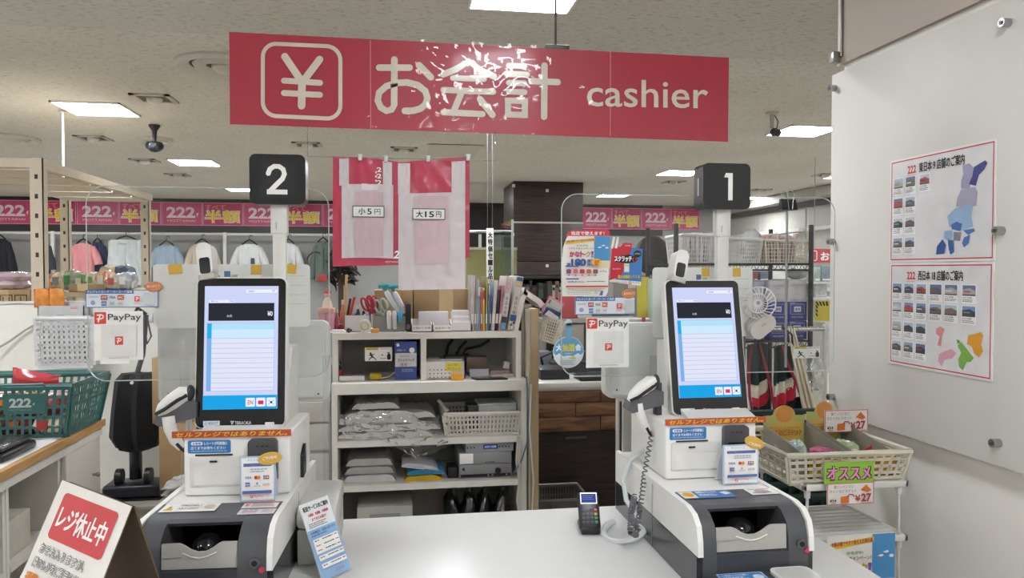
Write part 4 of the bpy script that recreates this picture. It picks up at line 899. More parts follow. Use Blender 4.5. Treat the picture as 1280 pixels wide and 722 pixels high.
def brandrow(cv, x0, y0, x1, y1):
    w_ = (x1 - x0) / 3; h = (y1 - y0) / 2
    cv.text(x0 + w_ * .05, y0 + h * .25, x0 + w_ * .8, y0 + h * .65, 'VISA', C('#3a4a86', .5), .02, skew=.2)
    cv.disc(x0 + w_ * 1.3, y0 + h * .45, h * .3, C('#c2402e', .5)); cv.disc(x0 + w_ * 1.62, y0 + h * .45, h * .3, C('#d98a2e', .5))
    for k, c_ in enumerate(('#3a5fa8', '#b8393c', '#3e7a48')): cv.rr(x0 + w_ * (2.12 + .22 * k), y0 + h * .15, x0 + w_ * (2.32 + .22 * k), y0 + h * .75, .3, C(c_, .5))
    cv.text(x0 + w_ * 2.14, y0 + h * .32, x0 + w_ * 2.74, y0 + h * .58, 'JCB', PAPER, .02)
    cv.rect(x0 + w_ * .15, y0 + h * 1.15, x0 + w_ * .65, y0 + h * 1.8, C('#4f6cb4', .5)); cv.text(x0 + w_ * .18, y0 + h * 1.38, x0 + w_ * .62, y0 + h * 1.58, 'AMEX', PAPER)
    cv.disc(x0 + w_ * 1.45, y0 + h * 1.35, h * .2, C('#9fb0c8', .5)); cv.text(x0 + w_ * 1.1, y0 + h * 1.6, x0 + w_ * 1.8, y0 + h * 1.8, 'Diners Club', C('#5a6478', .5)); cv.text(x0 + w_ * 2.1, y0 + h * 1.35, x0 + w_ * 2.8, y0 + h * 1.6, 'DISCOVER', C('#55565c', .5)); cv.rect(x0 + w_ * 2.1, y0 + h * 1.62, x0 + w_ * 2.8, y0 + h * 1.7, C('#d98a2e', .5))
def strip(x0, x1, y0, y1, lab, Y=2.2475, oval=True):
    fn, a, b = planeY(x0, y0, x1, y1, Y); t = thing('payment_strip', lab, 'sign', ((a.x + b.x) / 2, Y, a.z)); SB = C('#3f6ea8', .5)
    G().box((a.x, Y, a.z), (b.x, Y + .002, b.z), C('#dfe4ea', .5)).obj('card', t); W = x1 - x0; H = y1 - y0; cv = Canvas(fn, N_)
    cv.frame(x0 + .4, y0 + .4, x1 - .4, y1 - .4, .9, SB); cv.rect(x0, y0, x0 + W * .66, y0 + H * .22, SB); cv.text(x0 + W * .02, y0 + H * .04, x0 + W * .64, y0 + H * .18, 'クレジットカード・バーコード決済', PAPER, .02)
    cv.text(x0 + W * .04, y0 + H * .34, x0 + W * .17, y0 + H * .44, 'SAISON', C('#7a8598', .5)); cv.disc(x0 + W * .1, y0 + H * .72, H * .13, C('#8fa3cc', .5))
    X = x0 + W * .21
    for k, (c_, s_) in enumerate((('#b0504a', 'JCB'), (None, 'VISA'), ('#c85a2a', 'MC'))):
        u = X + k * W * .115
        if c_: cv.rect(u, y0 + H * .3, u + W * .09, y0 + H * .56, C(c_, .5)); cv.text(u + W * .012, y0 + H * .37, u + W * .078, y0 + H * .49, s_, PAPER, .02)
        else: cv.text(u, y0 + H * .34, u + W * .09, y0 + H * .5, s_, C('#3a4a86', .5), .02)
    for k, (c_, s_) in enumerate((('#4a7ab4', 'AMEX'), ('#c9d6cf', 'DC'), ('#e0d8d4', 'DISC'))):
        u = X + k * W * .115; cv.rect(u + W * .01, y0 + H * .64, u + W * .08, y0 + H * .9, C(c_, .5)); cv.text(u + W * .016, y0 + H * .72, u + W * .074, y0 + H * .82, s_, C('#4a5568', .5) if k else PAPER)
    paypay_mark(cv, x0 + W * .68, y0 + H * .36, H * .3); cv.text(x0 + W * .67, y0 + H * .74, x0 + W * .77, y0 + H * .84, 'PayPay', PPR); cv.rect(x0 + W * .81, y0 + H * .16, x0 + W * .97, y0 + H * .86, C('#c9cccf', .6)); cv.obj('print', t)
    if oval:
        q = at(*oval, Y - .002); o = G(); o.lathe([(0, -.0015), (.024, -.0015), (.026, 0), (0, 0)], (0, 0, 0), C('#cf8350', .5), 24, 'y'); o.v = [Vector((v.x * .9, v.y, v.z * .55)) + q for v in o.v]; ob = o.obj('oval_sticker', t, label='orange oval sticker'); c2 = Canvas(framed(q + Vector((-.018, -.002, .006)), (.001, 0, 0), (0, 0, -.001)), N_); c2.text(2, 2, 34, 9, 'ありがとう', PAPER, .02, slope=-.06); c2.obj('sticker_print', ob)
strip(107, 198, 362, 384, 'wide payment methods strip at the left, above the square payment card', oval=(192, 358))
strip(719, 794, 371, 393, 'wide payment methods strip above the square payment card beside the right register', oval=(786, 367))
# campaign posters, drawn without their mascot figures
def campaign(fn, x0, y0, x1, y1, cv, full):
    W = x1 - x0; H = y1 - y0; X = lambda u: x0 + W * u; Yv = lambda v: y0 + H * v; S_ = C('#4a8ec4', .45)
    cv.rect(X(.66), Yv(0), X(1), Yv(.46 if full else .9), S_); cv.rect(X(.66), Yv(.40 if full else .8), X(1), Yv(.52 if full else 1), C('#e0cfae', .5))
    cv.poly([(X(.04), Yv(.09 if full else .14)), (X(.68), Yv(.03 if full else .04)), (X(.68), Yv(.08 if full else .13)), (X(.04), Yv(.14 if full else .25))], C('#e3b93c', .5))
    k = .5 if full else 1.
    cv.text(X(.06), Yv(.08 * k + .03), X(.66), Yv(.17 * k + .02), '対象店舗で今すぐ使えるお得企画', C('#a8472f', .5), .02, slope=-.07 * (1 if full else 1.))
    cv.text(X(.28), Yv(.28 * k), X(.52), Yv(.335 * k), 'かながわ', C('#4f9a6a', .5), .03)
    cv.text(X(.12), Yv(.37 * k), X(.64), Yv(.44 * k), 'トクトクキャンペーン！', C('#7a4a5c', .5), .02)
    cols_ = ['#c8324a', '#d8427a', '#c03a56', '#c9a12e', '#7d5aa8']
    for i, ch in enumerate('かなトク！'): cv.text(X(.13 + i * .115), Yv(.50 * k), X(.13 + i * .115 + (.10 if i < 4 else .05)), Yv(.68 * k), ch, C(cols_[i], .45), .04)
    cv.text(X(.16), Yv(.74 * k), X(.48), Yv(.98 * k), '180', C('#33508f', .45), .05); cv.text(X(.07), Yv(.88 * k), X(.14), Yv(.97 * k), '総額', C('#33508f', .45), .03); cv.text(X(.5), Yv(.76 * k), X(.64), Yv(.86 * k), '億円', C('#33508f', .45), .04); cv.text(X(.5), Yv(.88 * k), X(.64), Yv(.97 * k), '相当', C('#33508f', .45), .04)
    cv.disc(X(.70), Yv(.86 * k), W * .105, C('#e0b52e', .45), H * .125 * k); cv.text(X(.65), Yv(.78 * k), X(.76), Yv(.88 * k), '20', C('#c83c34', .45), .05); cv.text(X(.66), Yv(.89 * k), X(.74), Yv(.95 * k), '%還元', C('#c83c34', .45), .03)
    for (u, v) in ((.84, .31), (.76, .37)): cv.poly([(X(u - .05), Yv(v * k)), (X(u + .02), Yv((v - .03) * k)), (X(u + .05), Yv(v * k)), (X(u), Yv((v + .02) * k))], PAPER)
    cv.disc(X(.92), Yv(.38 * k), W * .035, C('#cfe0ea', .5), H * .03 * k)
fn, a, b = planeY(702, 287, 762, 371, 2.2475); Y = 2.2475
t = thing('campaign_poster', 'tall campaign poster with red arched top on the acrylic screen', 'poster', ((a.x + b.x) / 2, Y, a.z))
P = [fn(*p) for p in [(703, 370), (702, 331), (704, 309), (708, 298), (712, 290), (716, 287.4), (758, 286), (762, 289), (761, 330), (760, 365), (757, 370.5)]]
G().prism([(p.x, p.z) for p in P], 'y', Y, Y + .002, C('#e6e4dd', .4)).obj('card', t)
cv = Canvas(fn, N_); cv.poly([(707, 295), (710, 290), (716, 287.4), (758, 286), (762, 289), (762, 294.5)], C('#c23248', .45)); cv.text(714, 289, 755, 293.6, '当店で使えます！', PAPER, .03); campaign(fn, 704, 295, 762, 371, cv, True)
cv.rect(706, 331.8, 722, 333.4, C('#33508f', .45)); cv.lines(724, 331.8, 752, 333.2, 1, C('#9aa0ac', .5))
for i, c_ in enumerate(('#8a3a6a', '#d0596a', '#c23248', '#c96a5a', '#8a4a5a')): cv.rr(707 + i * 8.2, 336.2, 713 + i * 8.2, 341.6, 1.4, C(c_, .45)); cv.rect(709 + i * 8.2, 343, 711 + i * 8.2, 344.4, C('#a85a6a', .5))
cv.text(748, 337.6, 757, 340.6, 'd Pay', C('#6a6a70', .5)); cv.rect(706, 347.5, 722, 349, C('#33508f', .45)); cv.text(708, 350.6, 730, 353.4, '2024年6月1日(土)〜', INK, .02); cv.lines(732, 351, 756, 353, 1, C('#55565c', .5)); cv.rect(706, 356.6, 758, 358.8, C('#c8493c', .45)); cv.lines(708, 360, 756, 362, 1, C('#b9a07a', .5)); cv.lines(708, 364.5, 738, 368.5, 2, C('#b5b4ae', .5)); cv.rect(741, 363.5, 745, 367.5, C('#c9c8c3', .5)); cv.poly([(747, 368.5), (750, 362), (752, 364), (751, 369)], C('#3f6ea8', .5)); cv.obj('print', t)
fn, a, b = planeY(762, 301, 803, 357, 2.2475); Y = 2.2475
t = thing('scratch_poster', 'small red and blue scratch lottery poster with a torn top, right of the campaign poster', 'poster', ((a.x + b.x) / 2, Y, a.z))
q = [fn(*p) for p in [(762, 352), (764.5, 309), (775, 308.4), (779, 303.4), (790, 303.6), (790, 309), (803, 311), (801, 357)]]
G().prism([(p.x, p.z) for p in q], 'y', Y, Y + .002, C('#e9e6e2', .4)).obj('card', t); cv = Canvas(fn, N_)
cv.poly([(762, 350), (764.5, 309), (775, 308.4), (779, 303.4), (790, 303.6), (789, 320), (776, 346)], C('#c5293a', .45)); cv.poly([(790, 309), (803, 311), (801.5, 352), (768, 349), (776, 345), (784, 326)], C('#3e7dc0', .45)); cv.disc(796.5, 317, 5, C('#1d1e22', .45), 4.4); cv.text(793, 315.6, 800, 318, '必ず当たる', PAPER); cv.text(781, 306, 788, 307.8, 'PayPay', PAPER, .02)
cv.poly([(768, 321), (786, 318), (797, 321.5), (796, 327), (783, 329), (768, 327)], INK); cv.text(768, 320, 789, 326.5, 'スクラッチ', PAPER, .05); cv.text(790, 321.5, 797, 327, 'くじ', C('#d8606a', .45), .03); cv.rect(779.5, 329, 786, 340, C('#cfd6c0', .5)); cv.rect(780.5, 333, 785, 338.5, C('#e3e6ea', .5)); cv.text(772, 343.4, 799, 347.6, '最大全額戻ってくる', C('#d8c03a', .45), .04); cv.text(765.5, 335, 775, 336.6, '初心者も', PAPER)
cv.text(765, 351.5, 783, 354.2, '6/18〜7/31', C('#8c5a5a', .5)); paypay_mark(cv, 785, 351.4, 3.6); cv.text(789.5, 352, 799, 354.6, 'PayPay', C('#8c5a5a', .5)); cv.obj('print', t)
for k, x in enumerate((766, 771)): a = at(x, 303, 2.246); G().box((a.x - .003, 2.245, a.z - .018), (a.x + .004, 2.2465, a.z + .018), C('#e3e2de', .15, coat=.7), R=RY(12)).obj('clear_tape', t)
# card brand stands on the registers
def cardstand(x0, x1, y0, y1, Yb, lab, ov):
    fn, a, b = planeY(x0, y0, x1, y1, Yb); t = thing('card_brand_stand', lab, 'sign', ((a.x + b.x) / 2, Yb, a.z)); m = C('#d3dbe8', .4, coat=.3)
    zb = .9715; sh_ = zb - a.z; fn0 = fn; fn = lambda u, v: fn0(u, v) + Vector((0, 0, sh_))
    ztop = b.z + sh_
    G().box((a.x, Yb, zb), (b.x, Yb + .003, ztop), m).obj('card', t); G().prism([(Yb + .003, ztop), (Yb + .05, zb), (Yb + .047, zb), (Yb + .003, ztop - .006)], 'x', a.x, b.x, m).obj('back_leaf', t)
    W = x1 - x0; H = y1 - y0; cv = Canvas(fn, N_); PB = C('#5566a8', .5); cv.frame(x0 + .3, y0 + .3, x1 - .3, y1 - .3, .7, C('#8fb0d8', .5)); cv.rect(x0 + W * .05, y0 + H * .04, x1 - W * .05, y1 - H * .04, PAPER); cv.text(x0 + W * .22, y0 + H * .05, x0 + W * .6, y0 + H * .1, 'キャッシュ', C('#8a8f9c', .5)); cv.rect(x0 + W * .1, y0 + H * .15, x1 - W * .1, y0 + H * .22, PB); cv.text(x0 + W * .3, y0 + H * .165, x0 + W * .7, y0 + H * .205, 'クレジット', C('#aab4dc', .5)); cv.lines(x0 + W * .3, y0 + H * .27, x0 + W * .8, y0 + H * .37, 2, C('#9aa6c8', .5)); brandrow(cv, x0 + W * .12, y0 + H * .4, x1 - W * .1, y0 + H * .68); cv.rect(x0 + W * .08, y0 + H * .74, x1 - W * .08, y0 + H * .81, PB); paypay_mark(cv, x0 + W * .3, y0 + H * .84, W * .08); cv.text(x0 + W * .41, y0 + H * .85, x0 + W * .68, y0 + H * .9, 'PayPay', PPR); cv.obj('print', t)
    q = fn(*ov) + Vector((0, -.002, 0)); o = G(); o.lathe([(0, -.0012), (.026, -.0012), (.027, 0), (0, 0)], (0, 0, 0), C('#d2a84a', .5), 24, 'y'); o.v = [RY(-8 if x0 < 600 else 22) @ Vector((v.x, v.y, v.z * .55)) + q for v in o.v]; ob = o.obj('oval_sticker', t, label='yellow oval sticker'); c2 = Canvas(framed(q + Vector((-.017, -.0015, .006)), (.001, 0, 0), (0, 0, -.001)), N_); c2.text(1, 2, 33, 9, 'ご利用可', C('#f0e8cf', .5), .03, slope=-.1 if x0 < 600 else .3); c2.obj('sticker_print', ob)
cardstand(300, 344, 572, 628, 1.80, 'folded card brand stand with yellow oval sticker on the left register', (338, 575))
cardstand(904, 948, 559, 608, 1.76, 'folded card brand stand with yellow oval sticker on the right register', (942, 557))

# register closed sign at the front left
O = Vector((-.611, 1.529, 1.1077)); ex = Vector((.77512, -.62673, -.07998)); ey = Vector((-.30193, -.25623, -.91825)); nn = ey.cross(ex).normalized(); nn = nn if nn.y < 0 else -nn
t = thing('closed_sign', 'white notice with a red panel saying the register is closed, leaning at the front left', 'sign', O + ex * .105 + ey * .3)
def cf(u, v): # the sheet curls forward at its left edge towards the foot
    return O + ex * (.21 * u) + ey * (.30 * v) + nn * (.020 * max(0, v - .45) ** 2 * (1 - u) * 4)
G().grid(cf, 16, 16, C('#e4e1da', .3, coat=.4), th=-.0015).obj('sheet', t)
g = G(); pts = [O + ex * .008 - nn * .004, O + ex * .202 - nn * .004, O + ex * .202 + ey * .285 - nn * .004, O + ex * .008 + ey * .285 - nn * .004]; foot = [O + ex * .202 + ey * .285 - nn * .13, O + ex * .008 + ey * .285 - nn * .13]
g.add(pts + [p - nn * .006 for p in pts], [(0, 1, 2, 3), (7, 6, 5, 4), (0, 4, 5, 1), (1, 5, 6, 2), (2, 6, 7, 3), (3, 7, 4, 0)], C('#6f5a46', .8, var=.1)); g.obj('brown_backing', t)
g = G(); p = [pts[0] - nn * .007, pts[1] - nn * .007]; zf = .802; f = [Vector((q.x, q.y, zf)) - Vector((nn.x, nn.y, 0)).normalized() * -0.0 for q in (p[1] - nn * .10, p[0] - nn * .10)]
g.add([p[0], p[1], f[0], f[1]] + [q - nn * .004 for q in (p[0], p[1], f[0], f[1])], [(0, 1, 2, 3), (7, 6, 5, 4), (1, 5, 6, 2), (3, 7, 4, 0), (2, 6, 7, 3)], C('#5d4a38', .8, var=.1)); g.obj('back_strut', t)
cv = Canvas(lambda u, v: cf(u / 100, (v * .72 - 1.5) / 140), nn, .0004, .001)
def sub(poly, n=6): return poly
cv.rr(12, 13, 90, 66, 5, C('#c63f44', .4)); cv.text(17, 27, 84, 53, 'レジ休止中', PAPER, .02)
cv.obj('red_panel', t); cv = Canvas(lambda u, v: cf(u / 100, (v * .72 - 1.5) / 140), nn, .0004, .0016)
def big(x0, y0, x1, y1, s_, m1, m2): cv.text(x0, y0, x1, y1, s_, m1, .05); cv.text(x0, y0, x1, y1, s_, m2, .005)
big(10, 73, 74, 84, 'おそれ入りますが、', INK, PAPER); big(9, 89, 86, 100, '隣のレジをご利用ください', INK, PAPER); cv.text(8, 106, 66, 119, '通常での会計は', C('#d07a2a', .45), .06); cv.text(8, 124, 80, 134, 'となりへどうぞ', C('#d07a2a', .45), .05); cv.obj('lettering', t)
# service leaflet beside the left register
k_ = .8; O = Vector((-.26425 * k_, 2.22342 * k_, 1.5 + (.82855 - 1.5) * k_)); ex = Vector((.73893, .67011, .07032)); ey = Vector((.32101, -.25837, -.91115)); nn = ex.cross(ey).normalized(); nn = nn if nn.y < 0 else -nn
t = thing('service_leaflet', 'blue and white delivery service leaflet leaning beside the left register', 'leaflet', O + ey * .168); w_, h_ = .08, .176
pl = [O, O + ex * w_, O + ex * w_ + ey * h_, O + ey * h_]
G().add(pl + [p - nn * .004 for p in pl], [(0, 1, 2, 3), (7, 6, 5, 4), (0, 4, 5, 1), (1, 5, 6, 2), (2, 6, 7, 3), (3, 7, 4, 0)], C('#dfe3e6', .3, coat=.3)).obj('card', t)
cv = Canvas(lambda u, v: O + ex * (w_ * u / 80) + ey * (h_ * v / 176), nn, .0003); LB = C('#8fb4d8', .45)
cv.rect(0, 62, 80, 176, LB); cv.text(6, 8, 74, 19, '配送サービスのご案内', INK, .03); cv.text(14, 26, 70, 33, '冷蔵庫、洗濯機、大型家具', C('#c03a4a', .5), .02); cv.text(20, 37, 60, 44, 'まで当日お届け！', C('#c03a4a', .5), .02); cv.lines(8, 48, 60, 60, 3, C('#6a6a70', .5)); cv.text(6, 66, 74, 72, 'お客様組立・設置も承ります', C('#3f6ea8', .5), .02); cv.lines(6, 75, 60, 80, 1, C('#3f6ea8', .5))
for y0, n in ((84, 3), (122, 1), (140, 1)):
    cv.rect(6, y0, 74, y0 + n * 11, PAPER)
    for k in range(n): cv.lines(9, y0 + 3 + k * 11, 22, y0 + 8 + k * 11, 1, C('#b0484c', .5), rag=0); cv.lines(30, y0 + 3 + k * 11, 60, y0 + 8 + k * 11, 1, C('#4a4a50', .5), rag=0); cv.lines(63, y0 + 3 + k * 11, 72, y0 + 8 + k * 11, 1, C('#c03a4a', .5), rag=0)
cv.text(34, 160, 60, 166, '222', C('#c86a8a', .5)); cv.obj('print', t)
# grey box behind the leaflet
t = thing('receipt_printer', 'small pale grey receipt printer between the left register and the leaflet', 'printer', (-.178, 1.97, .8006)); m = C('#b9b9b4', .4)
G().box((-.224, 1.84, .8006), (-.132, 2.1, .885), m, .006).obj('lower_case', t); G().box((-.226, 1.838, .886), (-.13, 2.1, .935), C('#c4c4bf', .4), .012).obj('lid', t); G().box((-.20, 1.8365, .889), (-.15, 1.8395, .893), INK).obj('paper_slot', t); G().box((-.152, 1.8365, .86), (-.146, 1.8395, .864), C('#3f6a4a', .4)).obj('status_light', t)
# hanging carrier bags
film = C('#c23a58', .3, var=.05, coat=.3); milk = C('#d3c9cd', .35, var=.04, coat=.2)
def bagsheet(poly, Y, m, amp=.004, n=28, seed=0):
    """crinkled film cut to an outline of photo pixels (list of columns x, ytop, ybottom)"""
    g = G(); L = poly
    def f(u, v):
        s = u * (len(L) - 1); i = min(int(s), len(L) - 2); fr = s - i; x = L[i][0] + (L[i + 1][0] - L[i][0]) * fr; yt = L[i][1] + (L[i + 1][1] - L[i][1]) * fr; yb = L[i][2] + (L[i + 1][2] - L[i][2]) * fr
        p = at(x, yt + (yb - yt) * v, Y); return Vector((p.x, Y + amp * noise.noise((u * 7 + seed, v * 7, seed)) + amp * .5 * noise.noise((u * 22, v * 18, seed)), p.z))
    g.grid(f, n, n, m, th=-.0006); return g
def clip(px, py, t, Y=2.44):
    q = at(px, py, Y); G().box((q.x - .006, Y - .008, q.z - .012), (q.x + .006, Y + .01, q.z + .008), C('#c9cac8', .25, coat=.5), .002).cyl((q.x - .009, Y, q.z + .004), (q.x + .009, Y, q.z + .004), .003, C('#a9aaa8', .3, .8), 8).obj('peg', t)
def hookbar(x0, x1, py, lab):
    pass
a = at(416, 197, 2.45); 
t = thing('small_carrier_bag', 'pink board with a small white carrier bag priced small, hung under the banner', 'bag display', at(458, 333, 2.45))
bagsheet([(416, 195.5, 333), (440, 196, 332), (470, 198, 332), (498, 202, 331)], 2.452, film, .003, seed=1).obj('pink_backing', t)
cv = Canvas(lambda x, y: at(x, y, 2.448), N_); cv.text(471, 209, 477, 231, '2\n2\n2', PAPER, .02); cv.lines(469, 214, 472, 230, 3, PAPER); cv.text(491, 313, 498, 323, '2', PAPER, .03, skew=.3); cv.text(482, 326, 498, 328.4, 'MOTTAINAI', PAPER); cv.obj('backing_print', t)
o = bagsheet([(427, 229.5, 322.5), (445, 230, 322), (470, 230, 322), (491.5, 231, 323)], 2.445, milk, .003, seed=2).obj('bag_body', t)
for L in ([(424, 198, 232), (430, 198, 231), (436, 197.5, 230)], [(478.5, 201, 232), (484, 202, 232), (490, 203, 232)]): bagsheet(L, 2.4455, milk, .002, 10, seed=3).obj('bag_handle', t)
bagsheet([(452, 229, 237), (462, 230, 238), (472, 231, 237)], 2.4435, C('#e2dcdc', .35), .002, 8, seed=4).obj('folded_flap', t)
bagsheet([(444, 240, 320), (462, 239, 320), (479, 240, 320)], 2.4405, C('#cdb3bb', .35, var=.05), .003, 14, seed=6).obj('pink_show_through', t)
fn, q0, q1 = planeY(440.5, 257, 480.5, 271.5, 2.437); lb = G().box((q0.x, 2.437, q0.z), (q1.x, 2.439, q1.z), PAPER).obj('price_label', t); cv = Canvas(fn, N_); cv.frame(441, 257.5, 480, 271, .9, INK); cv.text(448, 260, 456.5, 268, '小', INK, .02); cv.text(459, 260.5, 464.5, 268, '5', INK, .01); cv.text(468, 261, 475.5, 268, '円', INK); cv.obj('price_print', lb)
for p in ((450, 196), (482.5, 198)): clip(*p, t)
t = thing('large_carrier_bag', 'pink board with a large white carrier bag priced large, right of the small one', 'bag display', at(542, 360, 2.45))
bagsheet([(497, 203, 331), (520, 201, 331), (550, 198, 326), (587, 196, 322)], 2.456, film, .004, seed=5).obj('pink_backing', t)
bagsheet([(498, 241, 362), (520, 241.5, 362), (550, 240.5, 361.5), (581.5, 240, 361)], 2.446, milk, .004, seed=7).obj('bag_body', t)
for L in ([(497.5, 204, 243), (505, 204, 242), (512.5, 204, 241)], [(564.5, 202, 241), (573, 201.5, 241), (581.5, 201, 241)]): bagsheet(L, 2.4465, milk, .002, 10, seed=8).obj('bag_handle', t)
bagsheet([(519, 245, 330), (540, 244, 330), (561, 245, 329)], 2.4415, C('#d0b6be', .35, var=.05), .003, 14, seed=9).obj('pink_show_through', t)
fn, q0, q1 = planeY(515.5, 260.5, 556.5, 274.5, 2.436); lb = G().box((q0.x, 2.436, q0.z), (q1.x, 2.438, q1.z), PAPER).obj('price_label', t); cv = Canvas(fn, N_); cv.frame(516, 261, 556, 274, .9, INK); cv.text(520, 263.5, 528.5, 271.5, '大', INK, .02); cv.text(531, 264, 542.5, 271.5, '15', INK, .02); cv.text(545, 264.2, 551.5, 271.2, '円', INK, .01); cv.obj('price_print', lb)
for p in ((535, 197.5), (585, 196)): clip(*p, t)
# clear cord the bags hang from
a = at(405, 196, 2.44); b = at(600, 196, 2.44)
t = thing('hanging_line', 'thin clear cord between the two acrylic screens carrying the bags', 'cord', at(500, 196, 2.44)); G().tube([(a.x - .05, 2.44, a.z), (b.x + .05, 2.44, a.z)], .0015, CLEAR('cord', '#eef0f0', .6, .1), 6).obj('line', t)
for x in (a.x - .05, b.x + .05): G().tube([(x, 2.44, a.z), (x, 2.445, 1.95 if x > .0 else 1.95)], .0012, CLEAR('cord', '#eef0f0', .6, .1), 6).obj('drop_line', t)
# black binder clip on a slim post
q = at(986, 262, 2.24); t = thing('binder_clip', 'big black binder clip with wire handles above the white baskets', 'clip', q)
x, z = q.x, q.z
G().prism([(2.232, z), (2.262, z), (2.250, z + .034), (2.244, z + .034)], 'x', x - .026, x + .026, C('#161719', .3)).obj('clip_body', t)
for s, dy in ((-1, 2.229), (1, 2.265)): G().tube([(x - .006, dy, z + .0), (x - .010, dy, z + .036), (x - .014, dy, z + .05), (x - .004, dy, z + .06), (x + .004, dy, z + .058), (x + .012, dy, z + .05), (x + .009, dy, z + .036), (x + .006, dy, z)], .0013, C('#b9bab8', .2, .9), 6).obj('wire_handle', t)
G().cyl((x + .004, 2.258, 1.19), (x + .004, 2.258, z + .004), .004, C('#9c9d9b', .3, .7), 8).obj('held_rod', t)
# clip fan beside the right screen
c = at(952, 408, 2.214); fm = C('#e2e0da', .35); t = thing('clip_fan', 'pale grey handheld fan with folded cage hooked right of the right screen', 'fan', c - Vector((0, 0, .06)))
g = G(); pr = rrect(-.026, -.046, .026, .046, .026, 8); g.prism(pr, 'y', -.012, .012, C('#c3c0b9', .35)); A = RY(52); g.v = [c + A @ v for v in g.v]; g.obj('fan_body', t)
g = G(); g.prism(rrect(-.023, -.04, .023, .04, .023, 8), 'y', .013, .034, C('#aba79f', .4)); g.v = [c + Vector((-.004, 0, .012)) + A @ v for v in g.v]; g.obj('battery_cover', t)
cg = c + Vector((-.012, -.004, .074)); g = G()
for k in range(22): a_ = 2 * math.pi * k / 22; g.tube([cg + RZ(-40) @ Vector((.008 * math.cos(a_), -.008, .008 * math.sin(a_))), cg + RZ(-40) @ Vector((.03 * math.cos(a_ + .25), -.016, .03 * math.sin(a_ + .25))), cg + RZ(-40) @ Vector((.050 * math.cos(a_ + .5), .004, .050 * math.sin(a_ + .5)))], .0014, fm, 5)
for r_, y_ in ((.050, .004), (.03, -.016), (.008, -.008)): g.tube([cg + RZ(-40) @ Vector((r_ * math.cos(2 * math.pi * k / 28), y_, r_ * math.sin(2 * math.pi * k / 28))) for k in range(28)], .002, fm, 5, closed=True)
g.obj('wire_cage', t)
q = c + Vector((0, -.013, .006)); G().tube([q + Vector((-.006, 0, -.006)), q + Vector((.002, 0, .002)), q + Vector((.008, 0, .003))], .0012, C('#8d8a84', .4), 5).obj('fan_logo', t)
# card terminal on the counter
c = atz(740, 668, .8005); t = thing('card_terminal', 'small black card payment terminal with blue screen on the counter', 'card terminal', (c.x, c.y + .03, .8005), math.radians(-7)); bk = C('#1a1b1f', .35)
R = RX(-62)
def kt(g, nm): g.v = [R.inverted() @ Vector((v.x, v.y, v.z)) + Vector((0, 0, .02)) for v in g.v]; return g.obj(nm, t, w=False)
G().box((-.026, -.035, 0), (.026, .05, .02), bk, .006).obj('cradle', t, w=False)
def kt2(g, nm, par=t):
    L = RX(58); g.v = [L @ v + Vector((0, -.02, .012)) for v in g.v]; return g.obj(nm, par, w=False)
kt2(G().box((-.0285, -.004, -.012), (.0285, .098, .010), bk, .008, 3), 'terminal_body')
cv = Canvas(lambda u, v: RX(58) @ Vector((-.021 + .042 * u / 40, .092 - .026 * v / 24, .0102)) + Vector((0, -.02, .012)), RX(58) @ Vector((0, 0, 1))); cv.rect(-1.5, -2, 41.5, 26, C('#0d0e12', .15)); cv.rect(1, 1, 39, 23, EM('#5a6fd0', .45)); cv.lines(4, 5, 34, 18, 3, EM('#a8b4ee', .5)); cv.obj('blue_screen', t, w=False)
for r in range(4):
    for k in range(4): kt2(G().box((-.021 + k * .0112, .012 + r * .0105, .010), (-.013 + k * .0112, .019 + r * .0105, .0125), C('#4a4d55' if k < 3 else ['#3aa06a', '#3aa06a', '#c9a83a', '#c2503c'][r], .4), .001), 'key')
# ================================================================ left side: packing counter, partition, basket, vacuum
pw = C('#eceae2', .5, var=.02); cabw = C('#d9d6ce', .5, var=.03)
t = thing('partition_wall', 'low white partition panel behind the packing counter at the left', 'partition', (-2.5, 4.65, 0)); zt = at(60, 379, 4.65).z
G().box((-4.2, 4.65, 0), (-2.35, 4.69, zt), pw).obj('panel', t); G().box((-2.345, 4.65, 0), (-.95, 4.69, zt - .002), pw).obj('panel', t); G().box((-4.2, 4.64, zt), (-.95, 4.7, zt + .012), C('#dedcd6', .4)).obj('cap', t)
t = thing('raised_step', 'low grey-beige step on the floor under the vacuum cleaner', 'step', (-1.7, 4.4, 0)); G().box((-2.3, 4.25, .235), (-.9, 4.64, .25), C('#a29e95', .6)).obj('tread', t); G().box((-2.28, 4.28, 0), (-.92, 4.64, .228), C('#a79f93', .6)).obj('riser', t)
